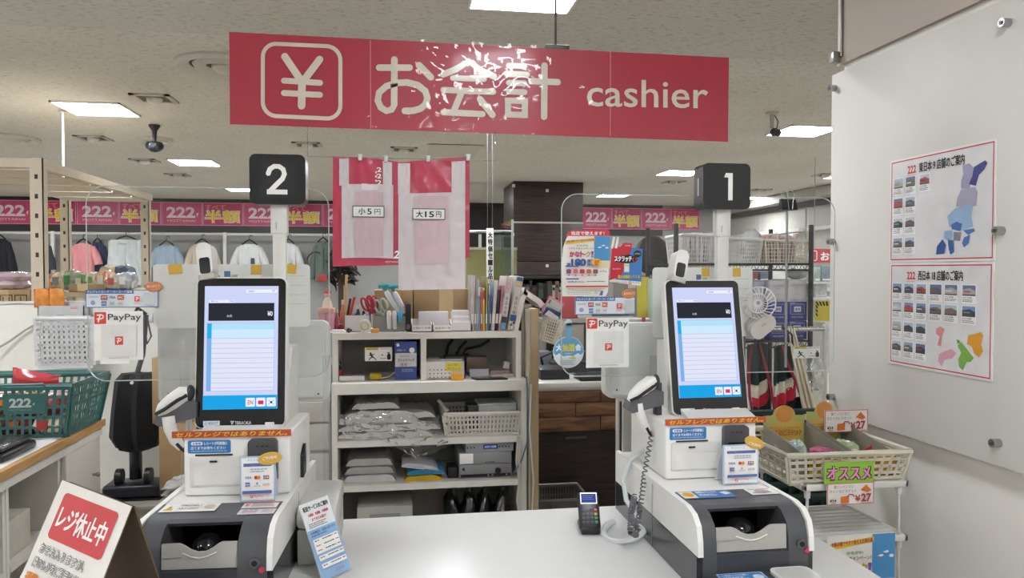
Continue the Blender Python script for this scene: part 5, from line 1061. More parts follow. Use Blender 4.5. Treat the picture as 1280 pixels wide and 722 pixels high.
# packing counter
t = thing('packing_counter', 'white packing counter with a wooden front edge at the left', 'counter', (-2, 3, 0))
G().box((-2.6, 1.9, .795), (-1.31, 3.68, .83), C('#dedfe0', .35, var=.02)).obj('worktop', t)
G().box((-1.3095, 1.9, .797), (-1.285, 3.68, .829), WOOD('edge_wood', '#9c7645', '#c29a62', (14, 1.5, 14))).obj('wood_edge', t)
G().box((-2.6, 1.9, .755), (-1.30, 3.68, .794), C('#d3d1ca', .5)).obj('under_rail', t)
def unit(y0, y1, lab, door):
    t = thing('counter_cabinet', lab, 'cabinet', (-1.6, (y0 + y1) / 2, 0)); X0, X1 = -2.2, -1.325
    for y in (y0, y1 - .02): G().box((X0, y, 0), (X1, y + .02, .754), cabw).obj('side_panel', t)
    G().box((X0, y0 + .02, 0), (X0 + .02, y1 - .02, .754), C('#b3afa5', .6)).obj('back_panel', t)
    zs_ = .40 if door else .46
    G().box((X0 + .02, y0 + .021, zs_ - .02), (X1 + .002, y1 - .021, zs_), C('#cfccc4', .5)).obj('shelf', t); G().box((X0 + .02, y0 + .021, .03), (X1, y1 - .021, .05), cabw).obj('bottom_board', t)
    if door:
        d = G().box((X1 + .001, y0 + .004, zs_ + .005), (X1 + .02, y1 - .004, .752), C('#cbc8c0', .45, var=.02), .002).obj('door', t)
        G().cyl((X1 + .02, y0 + .28, .60), (X1 + .036, y0 + .28, .60), .006, chrome, 10).sph((X1 + .04, y0 + .28, .60), .010, chrome, 10, 6).obj('knob', d)
    return t
unit(3.30, 3.67, 'counter cabinet with closed white door below the far end of the packing counter', True)
unit(2.86, 3.295, 'open shelf cabinet below the middle of the packing counter', False)
unit(2.40, 2.855, 'near open counter cabinet at the left edge of the picture', False)
b_ = G().box((-1.62, 2.95, .461), (-1.36, 3.12, .60), C('#b9b4a8', .6), .004).obj('storage_box'); tag(b_, 'pale box lying on the open counter shelf', 'box')
# green shopping basket
gm = C('#3f6d6a', .4, var=.05); zc0 = .8315
def basket(t, x0, x1, y0, y1, z0, h, m, flare=.035, nu=14, nv=5, bw=.008):
    B = [Vector((x0 + flare, y0 + flare, z0)), Vector((x1 - flare, y0 + flare, z0)), Vector((x1 - flare, y1 - flare, z0)), Vector((x0 + flare, y1 - flare, z0))]; T_ = [Vector((x0, y0, z0 + h)), Vector((x1, y0, z0 + h)), Vector((x1, y1, z0 + h)), Vector((x0, y1, z0 + h))]
    for k in range(4):
        j = (k + 1) % 4; n = nu if k % 2 == 0 else int(nu * .7); G().lattice(B[k], B[j], T_[j], T_[k], n, nv, bw, .003, m, 2.2).obj('side_wall', t)
    G().lattice(B[0] + Vector((0, 0, .003)), B[1] + Vector((0, 0, .003)), B[2] + Vector((0, 0, .003)), B[3] + Vector((0, 0, .003)), 12, 10, .01, .004, m).obj('base', t)
    G().tube([p + Vector((0, 0, .002)) for p in T_], .009, m, 6, closed=True, flat=1).obj('rim', t)
    return B, T_
bx0, bx1 = at(-35, 470, 3.2).x, at(127, 470, 3.62).x
fx1 = at(95, 545, 3.28).x
t = thing('shopping_basket', 'dark green plastic shopping basket full of snacks on the packing counter', 'basket', (-1.72, 3.4, zc0)); x0b, x1b, y0b, y1b = -1.93, -1.262, 3.26, 3.66; hb = .205
B, T_ = basket(t, x0b, x1b, y0b, y1b, zc0, hb, gm, .035, 22, 5, bw=.0115)
# solid name plate and handle hinges
def fb(u, v): return (B[0] * (1 - u) + B[1] * u) * (1 - v) + (T_[0] * (1 - u) + T_[1] * u) * v
g = G(); P = [fb(.62, .48), fb(.86, .48), fb(.86, .88), fb(.62, .88)]; nb = Vector((0, -1, -.12)).normalized(); g.add([p + nb * .004 for p in P] + [p - nb * .001 for p in P], [(0, 1, 2, 3), (7, 6, 5, 4), (0, 4, 5, 1), (1, 5, 6, 2), (2, 6, 7, 3), (3, 7, 4, 0)], gm); pl_ = g.obj('name_plate', t)
cv = Canvas(lambda u, v: fb(.62 + .24 * u / 40, .88 - .40 * v / 24) + nb * .005, nb); cv.text(6, 5, 27, 16, '222', C('#c5cfcb', .5), .04); cv.poly([(28, 12), (30.5, 10.5), (29, 14)], C('#c5cfcb', .5)); cv.text(6, 18, 27, 19.6, 'MOTTAINAI', C('#8fa8a2', .5)); cv.obj('plate_print', pl_)
for yy, s in ((y0b - .004, -1), (y1b + .004, 1)): G().tube([(x0b + .1, yy, zc0 + hb + .004), (x0b + .1, yy + s * .01, zc0 + hb + .012), (x1b - .1, yy + s * .012, zc0 + hb + .014), (x1b - .1, yy, zc0 + hb + .004)], .006, gm, 6).obj('folded_handle', t)
sn = ['#b5402e', '#d07a2c', '#c9a23a', '#8d2f2c', '#d9c9b0', '#c0602e']
k = 0; slab = []
for lay in range(2):
    for i in range(5):
        x = x0b + .1 + i * .115; z = zc0 + .009 + lay * .08
        pack((x, 3.36 + .02 * (i % 2), z), .11, .15, .075, C(sn[k % 6], .3, coat=.5, var=.35), ['lower', 'upper'][lay] + ' ' + ['dark red', 'orange', 'yellow', 'maroon', 'cream'][i] + ' snack bag inside the green basket', 'snack_bag', 'snack bags in the green basket', lab_m=C(['#e3c23c', '#ece7dc', '#c2332e', '#e0913a', '#a8322c'][i], .4)); k += 1
q = at(38, 477, 3.45); t = thing('red_snack_bag', 'red and white snack bag sticking out of the green basket', 'snack bag', (q.x, 3.5, zc0 + .169)); G().grid(lambda u, v: (q.x - .09 + .18 * u, 3.5 - .04 * math.sin(math.pi * u) * math.sin(math.pi * v), zc0 + .169 + .09 * v - .04 * u * v), 10, 6, C('#b3323c', .3, coat=.4, var=.3), th=.03).obj('wrapper', t)
# flat black device at the left edge
a = atz(33, 552, .8305); dX = a.x + 1.58; t = thing('flat_scanner', 'flat black document device at the left edge of the packing counter', 'device', (-1.72 + dX, 3.02, .8305)); G().box((-1.95 + dX, 2.86, .8305), (-1.50 + dX, 3.12, .862), C('#1b1c1e', .3), .012, 3).obj('base_case', t); G().box((-1.94 + dX, 2.87, .863), (-1.51 + dX, 3.11, .884), C('#222326', .25, coat=.3), .010, 3).obj('lid', t); G().box((-1.58 + dX, 2.8585, .866), (-1.55 + dX, 2.869, .876), C('#8a8b8c', .4)).obj('button', t)
# white perforated letter rack on the partition
YO = 4.5; a = at(47, 398, YO); b = at(116, 456, YO); ow_ = C('#d6d7d7', .35)
t = thing('perforated_bin', 'white perforated plastic bin hung on the partition above the basket', 'bin', ((a.x + b.x) / 2, YO, b.z)); 
G().lattice((a.x, YO, b.z), (b.x, YO, b.z), (b.x, YO - .02, a.z), (a.x, YO - .02, a.z), 11, 9, .0155, .004, ow_, 2).obj('front_wall', t)
for x in (a.x, b.x): G().prism([(YO, b.z), (YO + .14, b.z), (YO + .14, a.z), (YO - .02, a.z)], 'x', x - .004, x + .004, ow_).obj('side_wall', t)
G().box((a.x, YO, b.z - .006), (b.x, YO + .14, b.z), ow_).obj('base', t); G().box((a.x, YO + .136, b.z), (b.x, YO + .14, a.z), C('#5c5c5c', .5)).obj('back_wall', t); G().tube([(a.x, YO - .02, a.z), (b.x, YO - .02, a.z), (b.x, YO + .14, a.z), (a.x, YO + .14, a.z)], .010, ow_, 6, closed=True).obj('rim', t)
# grey label box and snack packs in it
a2 = at(48, 382, YO + .06); b2 = at(106, 398, YO + .06)
t = thing('grey_file_box', 'pale grey open file box standing in the perforated bin', 'box', ((a2.x + b2.x) / 2, YO + .07, b.z)); G().box((a2.x, YO + .05, b.z + .001), (b2.x, YO + .056, a2.z), C('#bdbdbc', .5)).box((a2.x, YO + .12, b.z + .001), (b2.x, YO + .126, a2.z + .02), C('#c9c9c8', .5)).box((a2.x, YO + .05, b.z + .001), (a2.x + .005, YO + .126, a2.z), C('#bdbdbc', .5)).box((b2.x - .005, YO + .05, b.z + .001), (b2.x, YO + .126, a2.z), C('#bdbdbc', .5)).obj('box_shell', t)
cv = Canvas(planeY(48, 382, 106, 398, YO + .05)[0], N_, .0008, .001); cv.text(70, 393, 96, 395, 'お客様用レシート入れ', C('#5a5a5c', .5)); cv.text(88, 383.6, 97, 386, '222', C('#c86a7a', .5), .03); cv.obj('box_print', t)
for k, (x0, x1) in enumerate(((46, 62), (64, 81))):
    fn, p0, p1 = planeY(x0, 361, x1, 384, YO + .09); t = thing('orange_snack_pack', ['orange snack pack standing left in the grey box', 'orange snack pack standing right in the grey box'][k], 'snack pack', ((p0.x + p1.x) / 2, YO + .09, p0.z))
    G().grid(lambda u, v: Vector((p0.x + (p1.x - p0.x) * u, YO + .085 - .012 * math.sin(math.pi * u) * math.sin(math.pi * v), p0.z + (p1.z - p0.z) * v)), 8, 8, C('#d4852f', .3, coat=.5, var=.25, scale=30.), th=-.012).obj('wrapper', t)
    G().box((p0.x - .012, YO + .084, p0.z), (p0.x + .008, YO + .09, p1.z), C('#b8362c', .4)).obj('red_side', t); cv = Canvas(lambda u, v, fn=fn: fn(u, v) + Vector((0, -.014, 0)), N_, .001, .001); cv.disc((x0 + x1) / 2, 366, 4, C('#d8572a', .4), 3); cv.disc((x0 + x1) / 2 - 2, 376, 4.4, C('#e6c98a', .4), 3); cv.rect(x1 - 4, 371, x1 - 1.5, 380, C('#e3d9b8', .4)); cv.obj('pack_print', t)
# cable drooping over the partition
tag(G().tube([at(-5, 436, 4.6), at(12, 426, 4.62), at(32, 412, 4.63), at(46, 404, 4.62)], .006, C('#b5b2aa', .5), 6).obj('cable'), 'thin grey cable running down the white partition to the left edge', 'cable')
# vacuum cleaner
c = at(168, 622, 4.42); x, y, z0 = c.x, 4.45, .2505; vk = C('#17181c', .45); vb = C('#161a26', .35)
t = thing('vacuum_cleaner', 'upright black vacuum cleaner with a cloth body behind the left counter', 'vacuum cleaner', (x, y, z0))
zt = at(168, 466, 4.45).z; zb = at(168, 562, 4.45).z
body([(zt, x - .07, x + .12, .05), (zt - .04, x - .105, x + .125, .08), ((zt + zb) / 2, x - .125, x + .13, .1), (zb + .08, x - .135, x + .135, .105), (zb + .02, x - .10, x + .12, .09), (zb, x - .05, x + .07, .05)], y, C('#1a1a1e', .85, var=.12, bump=.3)).obj('dust_bag', t)
G().tube([(x + .0, y, zb + .02), (x + .0, y, z0 + .1)], .033, vb, 10).obj('neck', t); G().box((x - .15, y - .09, z0 + .012), (x + .15, y + .09, z0 + .085), vb, .02, 3).obj('floor_head', t)
for s in (-1, 1): G().cyl((x + s * .06, y - .03, z0 + .12), (x + s * .09, y - .03, z0 + .12), .045, vk, 16).obj('wheel', t)
G().box((x - .15, y - .091, z0), (x + .15, y + .09, z0 + .012), C('#0d0d0f', .6)).obj('brush_strip', t)
q = at(165, 478, 4.34); G().cyl(q, q + Vector((0, -.006, 0)), .009, C('#d8d8d6', .3), 10).obj('button', t)
G().tube([(x + .01, y, zt - .01), (x + .04, y + .01, zt + .10), (x + .06, y + .01, zt + .32)], .014, C('#3f4046', .4), 8).obj('handle_tube', t); G().tube([(x + .06, y + .01, zt + .32), (x + .02, y, zt + .36), (x - .01, y, zt + .30)], .012, vk, 8).obj('grip', t)
# strap and cord hanging next to it
G().tube([(x + .06, y - .01, zt + .32), at(180, 405, 4.42), at(184, 430, 4.42), at(189, 420, 4.42), (x + .07, y - .01, zt + .31)], .005, C('#4a3a40', .6), 6).obj('strap', t)
# roll with blue stripes
a = at(188, 397, 3.2); b = at(240, 397, 3.2); t = thing('striped_roll', 'white roll with blue stripes lying left of the left register', 'roll', (a.x, 3.2, a.z)); G().cyl(a, (b.x, 3.2, a.z - .004), .02, C('#dcdcd8', .5), 14).obj('roll', t)
for u in (.08, .45): p = a.lerp(Vector((b.x, 3.2, a.z - .004)), u); G().cyl(p, p + Vector((.035, 0, -.001)), .0208, C('#7fa6c8', .5), 14).obj('blue_stripe', t)
G().cyl((b.x - .02, 3.215, 1.22), (b.x - .02, 3.215, a.z), .008, C('#b5b2aa', .4), 8).cyl((b.x - .02, 3.215, 0), (b.x - .02, 3.215, 1.22), .012, C('#b5b2aa', .4), 8).obj('stand', t)
# brown cartons behind the left register
def zpx(px, py, Y): return at(px, py, Y).z
Yc = 4.0
a = at(190, 440, Yc); b = at(262, 528, Yc)
z1 = zpx(200, 640, Yc); z2 = zpx(200, 612, Yc); z3 = zpx(200, 529, Yc); z4 = zpx(200, 447, Yc)
xa = at(190, 500, Yc).x; xb = at(290, 500, Yc).x
carton(xa + .08, Yc, 0.001, xb, Yc + .24, z2 - .002, 'bottom brown carton of the stack behind the left register', '#9a7a58')
carton(xa + .03, Yc, z2 - .001, xb, Yc + .24, z3 - .002, 'middle brown carton of the stack behind the left register, with printed mark', '#a98a64', marks=True)
carton(xa, Yc, z3 - .001, xb - .02, Yc + .24, z4, 'topmost tan carton of the stack behind the left register', '#ab916b')
g = G(); c = at(224, 600, 3.4)
for k in range(5): 
    s0 = random.random() * 9; zz = .70 - .03 * 0 + k * .028
    g.grid(lambda u, v: (c.x - .06 + .14 * u, 3.35 + .2 * v, .47 + k * .03 + .012 * noise.noise((u * 5 + s0, v * 5, s0))), 10, 8, C('#a7a9a8', .25, coat=.5, var=.2), th=.006)
tag(g.obj('folded_plastic'), 'pile of folded grey plastic sheets left behind the left register', 'plastic sheet'); 
G2 = G().box((c.x - .1, 3.33, 0), (c.x + .12, 3.57, .462), C('#8a7458', .7), .004); tag(G2.obj('low_carton'), 'low carton carrying the folded plastic sheets', 'box')
# ================================================================ white shelf cabinet in the middle
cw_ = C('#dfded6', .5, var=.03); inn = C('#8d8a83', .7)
x0, x1 = -.232, .535; Yf = 3.0; Yr = 3.34
t = thing('shelf_cabinet', 'white open shelf cabinet with a ledge and cubby holes in the middle', 'cabinet', ((x0 + x1) / 2, 3.17, 0))
zt = 1.252; zl = 1.06; th = .026
Yu = 3.06
G().box((x0, Yu, zt - th), (x1 - .012, Yr, zt), cw_).obj('top_board', t)
G().box((x0, Yf, zl - .042), (x1 + .004, Yr, zl), cw_).obj('ledge_board', t)
for xx in (x0, at(526, 440, Yu).x, x1 - .034): G().box((xx, Yu, zl), (xx + .022, Yr - .01, zt - th), cw_).obj('cubby_wall', t)
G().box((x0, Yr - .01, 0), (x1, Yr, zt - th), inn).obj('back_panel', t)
for xx in (x0, x1 - .022): G().box((xx, Yf, 0), (xx + .022, Yr - .01, zl - .042), cw_).obj('side_panel', t)
zs1 = at(540, 548, Yf).z; zs2 = at(540, 603, Yf).z
for z in (zs1, zs2): G().box((x0 + .022, Yf + .004, z - .025), (x1 - .022, Yr - .01, z), cw_).obj('shelf', t)
G().box((x0 + .022, Yf + .01, .03), (x1 - .022, Yr - .01, .05), cw_).obj('bottom_board', t)
# drawer chest left of it
dx0 = at(362, 500, 3.0).x
t = thing('drawer_chest', 'pale grey drawer chest between the left register and the shelf cabinet', 'drawers', ((dx0 + x0) / 2, 3.1, 0)); m = C('#b9b7b0', .5, var=.02)
G().box((dx0 - .05, 3.02, 0), (x0 - .004, 3.34, 1.13), m, .003).obj('chest_body', t)
zz = [at(388, p, 3.0).z for p in (503, 528, 530, 563)]
for za, zb in ((zz[1], zz[0]), (zz[3], zz[2]), (.55, zz[3] - .012), (.3, .54), (.05, .29)): 
    d = G().box((dx0 - .045, 3.003, za), (x0 - .010, 3.02, zb), C('#bfbdb6', .5), .003).obj('drawer', t); G().cyl((dx0 + .02, 3.003, zb - .012), (dx0 + .02, 2.999, zb - .012), .004, C('#6b6a66', .4, .5), 8).obj('drawer_lock', d)
# tall wooden edged end panel
xa, xb = at(655, 500, 2.97).x + .02, at(663.5, 500, 2.97).x; xw = at(673, 500, 2.97).x; ztp = at(664, 386, 2.97).z
t = thing('end_panel', 'tall upright panel with raw wooden edge right of the shelf cabinet', 'panel', (xb, 3.1, 0)); G().box((xa + .002, 2.98, 0), (xb, 3.4, ztp - .004), C('#b9b39f', .6)).obj('panel', t); G().box((xb + .0005, 2.965, 0), (xw, 3.39, ztp), WOOD('pale_wood', '#a48e6c', '#b9a582', (10, 10, .8))).obj('wood_edge', t)
# ---- items on the cabinet top
zT = zt + .0008
def on(px, Y): return at(px, 415, Y).x
# cardboard box row behind
a = at(462, 366, 3.30); b = at(600, 415, 3.30); carton(a.x, 3.30, 1.0, at(516.5, 400, 3.3).x, 3.33 + .2, a.z, 'tan cardboard box behind the scissors pot on the cabinet', '#9a8059') if False else None
Yb = 3.24
xa, xm, xb = on(468, Yb), on(516.5, Yb), on(598, Yb); zc = at(540, 362, Yb).z
carton(xa, Yb, zT, xm - .001, Yb + .1, zc, 'tan cardboard box behind the scissors holder', '#9d8461'); carton(xm + .001, Yb, zT, xb, Yb + .1, zc + .003, 'wider tan cardboard box behind the white card trays', '#9a8260')
# clear pot with pens and scissors
def pot(px0, px1, py, Y, d, m, lab, name='pen_pot', solid=False):
    p0, p1 = on(px0, Y), on(px1, Y); z = at(px0, py, Y).z; t = thing(name, lab, 'holder', ((p0 + p1) / 2, Y + d / 2, zT)); g = G()
    for a_, b_ in (((p0, Y), (p1, Y + .002)), ((p0, Y + d - .002), (p1, Y + d)), ((p0, Y), (p0 + .002, Y + d)), ((p1 - .002, Y), (p1, Y + d))): g.box((*a_, zT), (*b_, z), m)
    g.box((p0, Y, zT), (p1, Y + d, zT + .002), m); g.obj('holder_walls', t); return t, p0, p1, z
clr = CLEAR('pot_clear', '#d9dcd8', .6, .22); wp = C('#dadad6', .35)
pot(431, 462, 394, 3.12, .08, C('#d5d6d4', .35), 'white pen tray with blue markers on the cabinet')
for k in range(9): 
    x = on(438, 3.14) + k * .0095; tag(G().cyl((x, 3.135 + .012 * (k % 3), zT + .003), (x + .001, 3.135 + .012 * (k % 3), at(440, 396 - (k % 3), 3.12).z + .006), .0042, C(['#3f4a80', '#4a5590', '#353a60'][k % 3], .35), 8).obj('marker'), ['navy', 'violet-blue', 'dark blue'][k % 3] + ' marker in the white pen tray', 'pen', 'blue markers in the pen tray')
pot(466, 507, 395, 3.10, .09, clr, 'clear brown-tinted holder full of scissors on the cabinet')
t = thing('black_file', 'black upright file next to the scissors holder', 'file', (on(509, 3.1), 3.15, zT)); p = on(505, 3.1), on(512, 3.1); G().box((p[0] + .008, 3.1, zT), (p[1] + .006, 3.25, at(508, 380, 3.1).z), INK, .001).obj('cover', t); G().box((p[0] + .010, 3.0985, zT + .01), (p[1] + .003, 3.0995, zT + .03), C('#55565a', .5)).obj('spine_mark', t)
def scissors(pts, hx, hy, m, lab, tilt, Y=3.12):
    a = at(*pts, Y); h = at(hx, hy, Y); t = thing('scissors', lab, 'scissors', a); d = (h - a); L = d.length; d.normalize(); s_ = d.cross(Vector((0, 1, 0)))
    G().tube([a, a + d * L * .45], [.002, .006], C('#b5b6b6', .25, .8), 6, flat=.4).obj('blade', t)
    for k in (-1, 1):
        c = a + d * L * .78 + s_ * k * .013; g = G().tube([c + d * .026 * math.cos(q * .5236) + s_ * .011 * math.sin(q * .5236) + Vector((0, k * .004, 0)) for q in range(12)], .0045, m, 6, closed=True); g.tube([a + d * L * .42, c - d * .024], .005, m, 6); g.obj('handle_loop', t)
scissors((472, 408), 456, 370, C('#a8283c', .4), 'red-handled scissors leaning left in the clear holder', 0); scissors((471, 404), 463, 371, C('#b53345', .4), 'second red-handled scissors in the clear holder', 0, 3.14); scissors((484, 408), 474, 374, C('#9fb8b4', .4), 'pale green scissors in the middle of the holder', 0)
def bottle(p0, p1, r, m, cap, lab):
    a = at(*p0, 3.13); b = at(*p1, 3.13); d = (b - a).normalized(); t = thing('spray_bottle', lab, 'bottle', a); L = (b - a).length
    G().tube([a, a + d * .004, a + d * L * .72, a + d * L * .8, a + d * L * .86], [r * .8, r, r, r * .8, r * .4], m, 14).obj('bottle_body', t); G().tube([a + d * L * .84, b], [r * .7, r * .6], cap, 10).obj('collar', t); G().tube([b - Vector((.02, 0, -.002)), b + Vector((.016, 0, .006)), b + Vector((.03, 0, .004))], [.008, .009, .005], cap, 8).obj('nozzle', t)
teal = C('#3f9aa0', .35); bottle((500, 392), (479, 358), .013, C('#c9d2d2', .25, coat=.5), teal, 'slanted clear spray bottle with teal nozzle, left one'); bottle((506, 391), (490, 359), .012, C('#c3cdcd', .25, coat=.5), teal, 'slanted clear spray bottle with teal nozzle, right one')
for k, (px, h, lab) in enumerate(((487, '#d3d4d4', 'left white glue stick clipped to the holder front'), (493.5, '#cfd0d0', 'right white glue stick clipped to the holder front'), (500.5, '#4aa6c4', 'turquoise correction tape beside the glue sticks'))):
    x = on(px, 3.09); z1 = at(px, 388, 3.09).z; z0 = at(px, 411 if k < 2 else 402, 3.09).z; tag(G().tube([(x, 3.088, z0), (x, 3.088, z0 + .004), (x - .002, 3.088, z1 - .01), (x - .003, 3.088, z1)], [.006, .009, .010, .006], C(h, .35), 10).obj('glue_stick'), lab, 'stationery')
t = thing('tape_roll', 'white roll of tape standing on edge on the cabinet', 'tape', (on(456, 3.08), 3.08, zT)); c = Vector((on(456, 3.08), 3.07, zT + .026)); G().lathe([(.026, -.012), (.026, .012), (.017, .012), (.017, -.012), (.026, -.012)], c, C('#dddcd6', .3), 28, 'y').obj('tape_ring', t); G().lathe([(.0165, -.012), (.0165, .012), (.0135, .012), (.0135, -.012), (.0165, -.012)], c, C('#d0b64a', .5), 24, 'y').obj('core', t)
def block(px0, px1, py0, py1, Y, d, h, lab, name, cat, bev=.002, extra=None, zbase=None, grp=None, rough=.5):
    p0, p1 = at(px0, py1, Y), at(px1, py0, Y); zb = p0.z if zbase is None else zbase; o = G().box((p0.x, Y, zb), (p1.x, Y + d, p1.z), C(h, rough), bev)
    return tag(o.obj(name), lab, cat, grp)
q = on(468.5, 3.062); tag(G().box((q - .016, 3.0605, zT), (q + .016, 3.075, zT + .016), C('#d9a032', .5), .002).obj('sticky_notes'), 'small yellow-orange block at the front edge of the cabinet top', 'sticky notes')
g = G(); c = Vector((on(436, 3.08), 3.085, zT)); 
for k in range(6): g.sph(c + Vector((random.uniform(-.012, .012), random.uniform(-.008, .008), .006 + random.random() * .008)), random.uniform(.004, .007), INK, 8, 6)
tag(g.obj('black_clip'), 'small black clip lying on the cabinet by the pen tray', 'clip')
t = thing('red_cutter', 'bright red cutter standing in the pen tray', 'cutter', (on(441, 3.16), 3.16, zT)); a = at(437, 396, 3.16); b = at(443, 371, 3.16); G().tube([a, b], .007, C('#c23a2a', .4), 8, flat=.6).obj('handle', t); G().tube([at(434, 396, 3.165), at(438, 373, 3.165)], .005, C('#2a2a2c', .4), 8).obj('slider', t)
tag(G().tube([(on(431, 3.15), 3.15, zT), at(433, 343, 3.15)], .0055, WOOD('stick_wood', '#a98a58', '#c9ab76', (10, 10, 1)), 8).obj('wooden_rod'), 'pale wooden rod standing upright on the cabinet', 'rod')
# pink box with a bottle, and jumble at its back
t = thing('pink_gift_box', 'small pink gift box at the left end of the cabinet top', 'box', (on(408, 3.12), 3.15, zT)); p0, p1 = on(398, 3.12), on(417, 3.12); z1 = at(408, 391, 3.12).z; G().box((p0, 3.12, zT), (p1, 3.19, z1), C('#c98f9c', .5), .003).obj('box_body', t); G().box((p0 - .002, 3.118, z1 - .004), (p1 + .002, 3.192, z1 + .018), C('#cf9a90', .5), .003).obj('lid', t); G().box(((p0 + p1) / 2 - .004, 3.117, zT), ((p0 + p1) / 2 + .004, 3.1185, z1), C('#b57885', .5)).obj('ribbon', t)
t = thing('doll_figure', 'small seated figurine with a red cap on the pink box', 'figurine', (on(408, 3.14), 3.15, z1 + .0185)); c = Vector((on(409, 3.14), 3.155, z1 + .019)); G().lathe([(0, 0), (.022, 0), (.018, .02), (.010, .038), (.006, .044)], c, C('#d3c3b2', .6), 16).obj('dress', t); G().sph(c + Vector((0, 0, .056)), .014, C('#cdb29c', .6)).obj('head', t); G().lathe([(.016, 0), (.015, .008), (.008, .017), (0, .019)], c + Vector((0, 0, .058)), C('#b04a56', .6), 16).obj('cap', t)
for k, (px, py, r_, h, lab) in enumerate(((426, 407, .014, '#a8385a', 'crimson round jar by the pink box'), (421, 390, .010, '#b56a72', 'dusty pink bottle behind the pink box'), (428, 378, .011, '#c7786c', 'coral bottle behind the wooden rod'), (447, 385, .012, '#2a2a2e', 'black jar behind the pen tray'), (454, 388, .012, '#1e2024', 'black bottle behind the tape roll'))):
    p = at(px, py, 3.17); t = thing('small_bottle', lab, 'bottle', (p.x, 3.17 + .012 * k, zT)); g = G(); hh = p.z - zT + .01; g.lathe([(0, 0), (r_, 0), (r_, hh * .6), (r_ * .5, hh * .75), (r_ * .45, hh * .85)], (p.x, 3.17 + .012 * k, zT), C(h, .3), 14); g.obj('bottle_body', t); G().lathe([(r_ * .5, 0), (r_ * .5, hh * .15), (0, hh * .16)], (p.x, 3.17 + .012 * k, zT + hh * .85), C('#c9b9a0', .4), 12).obj('stopper', t)
t = thing('white_card_stack', 'thin stack of white cards lying at the front left of the cabinet top', 'cards', (on(420, 3.07), 3.08, zT)); G().box((on(412, 3.07), 3.07, zT), (on(432, 3.07), 3.1, zT + .006), PAPER, .001).box((on(414, 3.07), 3.075, zT + .0062), (on(430, 3.07), 3.11, zT + .011), C('#d5d5d3', .5), .001).obj('cards', t)
# red strip, dark curly thing at the back left of the cabinet
t = thing('dark_wig', 'dark bushy fake plant behind the pink box', 'plant', at(426, 360, 3.6)); g = G()
for k in range(60): 
    p = at(random.uniform(412, 442), random.uniform(318, 356), 3.6 + random.uniform(-.06, .06)); d = Vector((random.gauss(0, 1), random.gauss(0, 1), random.gauss(0, 1))).normalized() * random.uniform(.02, .05); g.tube([p - d, p + Vector((0, 0, .01)), p + d], [.004, .012, .002], C('#2a2523', .8), 5, flat=.4)
g.obj('foliage', t); q = at(426, 356, 3.6); G().cyl((q.x, 3.6, 0.9), (q.x, 3.6, q.z + .05), .012, C('#4a3a2c', .7), 8).lathe([(0, 0), (.06, 0), (.07, .12), (.06, .12)], (q.x, 3.6, .8), C('#6a5648', .7), 16).cyl((q.x, 3.6, 0), (q.x, 3.6, .8), .05, C('#8a8680', .6), 12).obj('stem_stand', t)
block(397, 408, 343, 352, 3.5, .04, '#b02c34', 'red cloth strip hanging behind the pink box', 'red_cloth', 'cloth')
# white card trays
tr = C('#d6d6d2', .4)
def tray(px0, px1, py, Y, txt, lab):
    p0, p1 = on(px0, Y), on(px1, Y); z = at(px0, py, Y).z; t = thing('card_tray', lab, 'tray', ((p0 + p1) / 2, Y + .04, zT)); G().box((p0, Y, zT), (p1, Y + .003, z), tr).obj('front', t); G().box((p0, Y, zT), (p1, Y + .08, zT + .003), tr).obj('base', t); G().box((p0, Y + .077, zT), (p1, Y + .08, z + .02), tr).obj('back', t)
    for x in (p0, p1 - .003): G().prism([(Y, zT), (Y + .08, zT), (Y + .08, z + .02), (Y, z)], 'x', x, x + .003, tr).obj('side', t)
    cv = Canvas(framed((p0, Y, z), ((p1 - p0) / 25, 0, 0), (0, 0, -(z - zT) / 12)), N_); cv.rect(.6, 1, 24.4, 10.4, PAPER); cv.text(2, 3.4, 23, 7.2, txt, INK); cv.obj('tray_label', t); return z
z = tray(514.5, 540, 406, 3.07, 'お預かり伝票', 'white card tray labelled for receipts, left of two'); tray(541.5, 565, 406, 3.07, '返品売り場', 'white card tray labelled for returns, right of two')
t = thing('card_block', 'stack of pale cards standing in the white trays', 'cards', (on(541, 3.12), 3.12, zT + .0035)); G().box((on(523, 3.12), 3.11, zT + .0035), (on(560, 3.12), 3.135, at(540, 389, 3.12).z), C('#c9cacb', .5), .002).obj('cards', t)
for k, (py0, lab) in enumerate(((389, 'rear white tiered card slot'), (396.5, 'middle white tiered card slot'), (403, 'front white tiered card slot'))):
    p0, p1 = on(564.5, 3.1), on(590, 3.1); Yk = 3.14 - k * .03; t = thing('tiered_slot', lab + ' beside the magazine row', 'tray', ((p0 + p1) / 2, Yk, zT)); z = at(576, py0, Yk).z; G().box((p0, Yk, zT), (p1, Yk + .004, z), C('#d9d9d7', .4)).box((p0, Yk, zT), (p1, Yk + .026, zT + .003), tr).obj('slot', t); G().box((p0 + .006, Yk + .008, zT + .0035), (p1 - .008, Yk + .018, z + .006), PAPER).obj('cards', t)
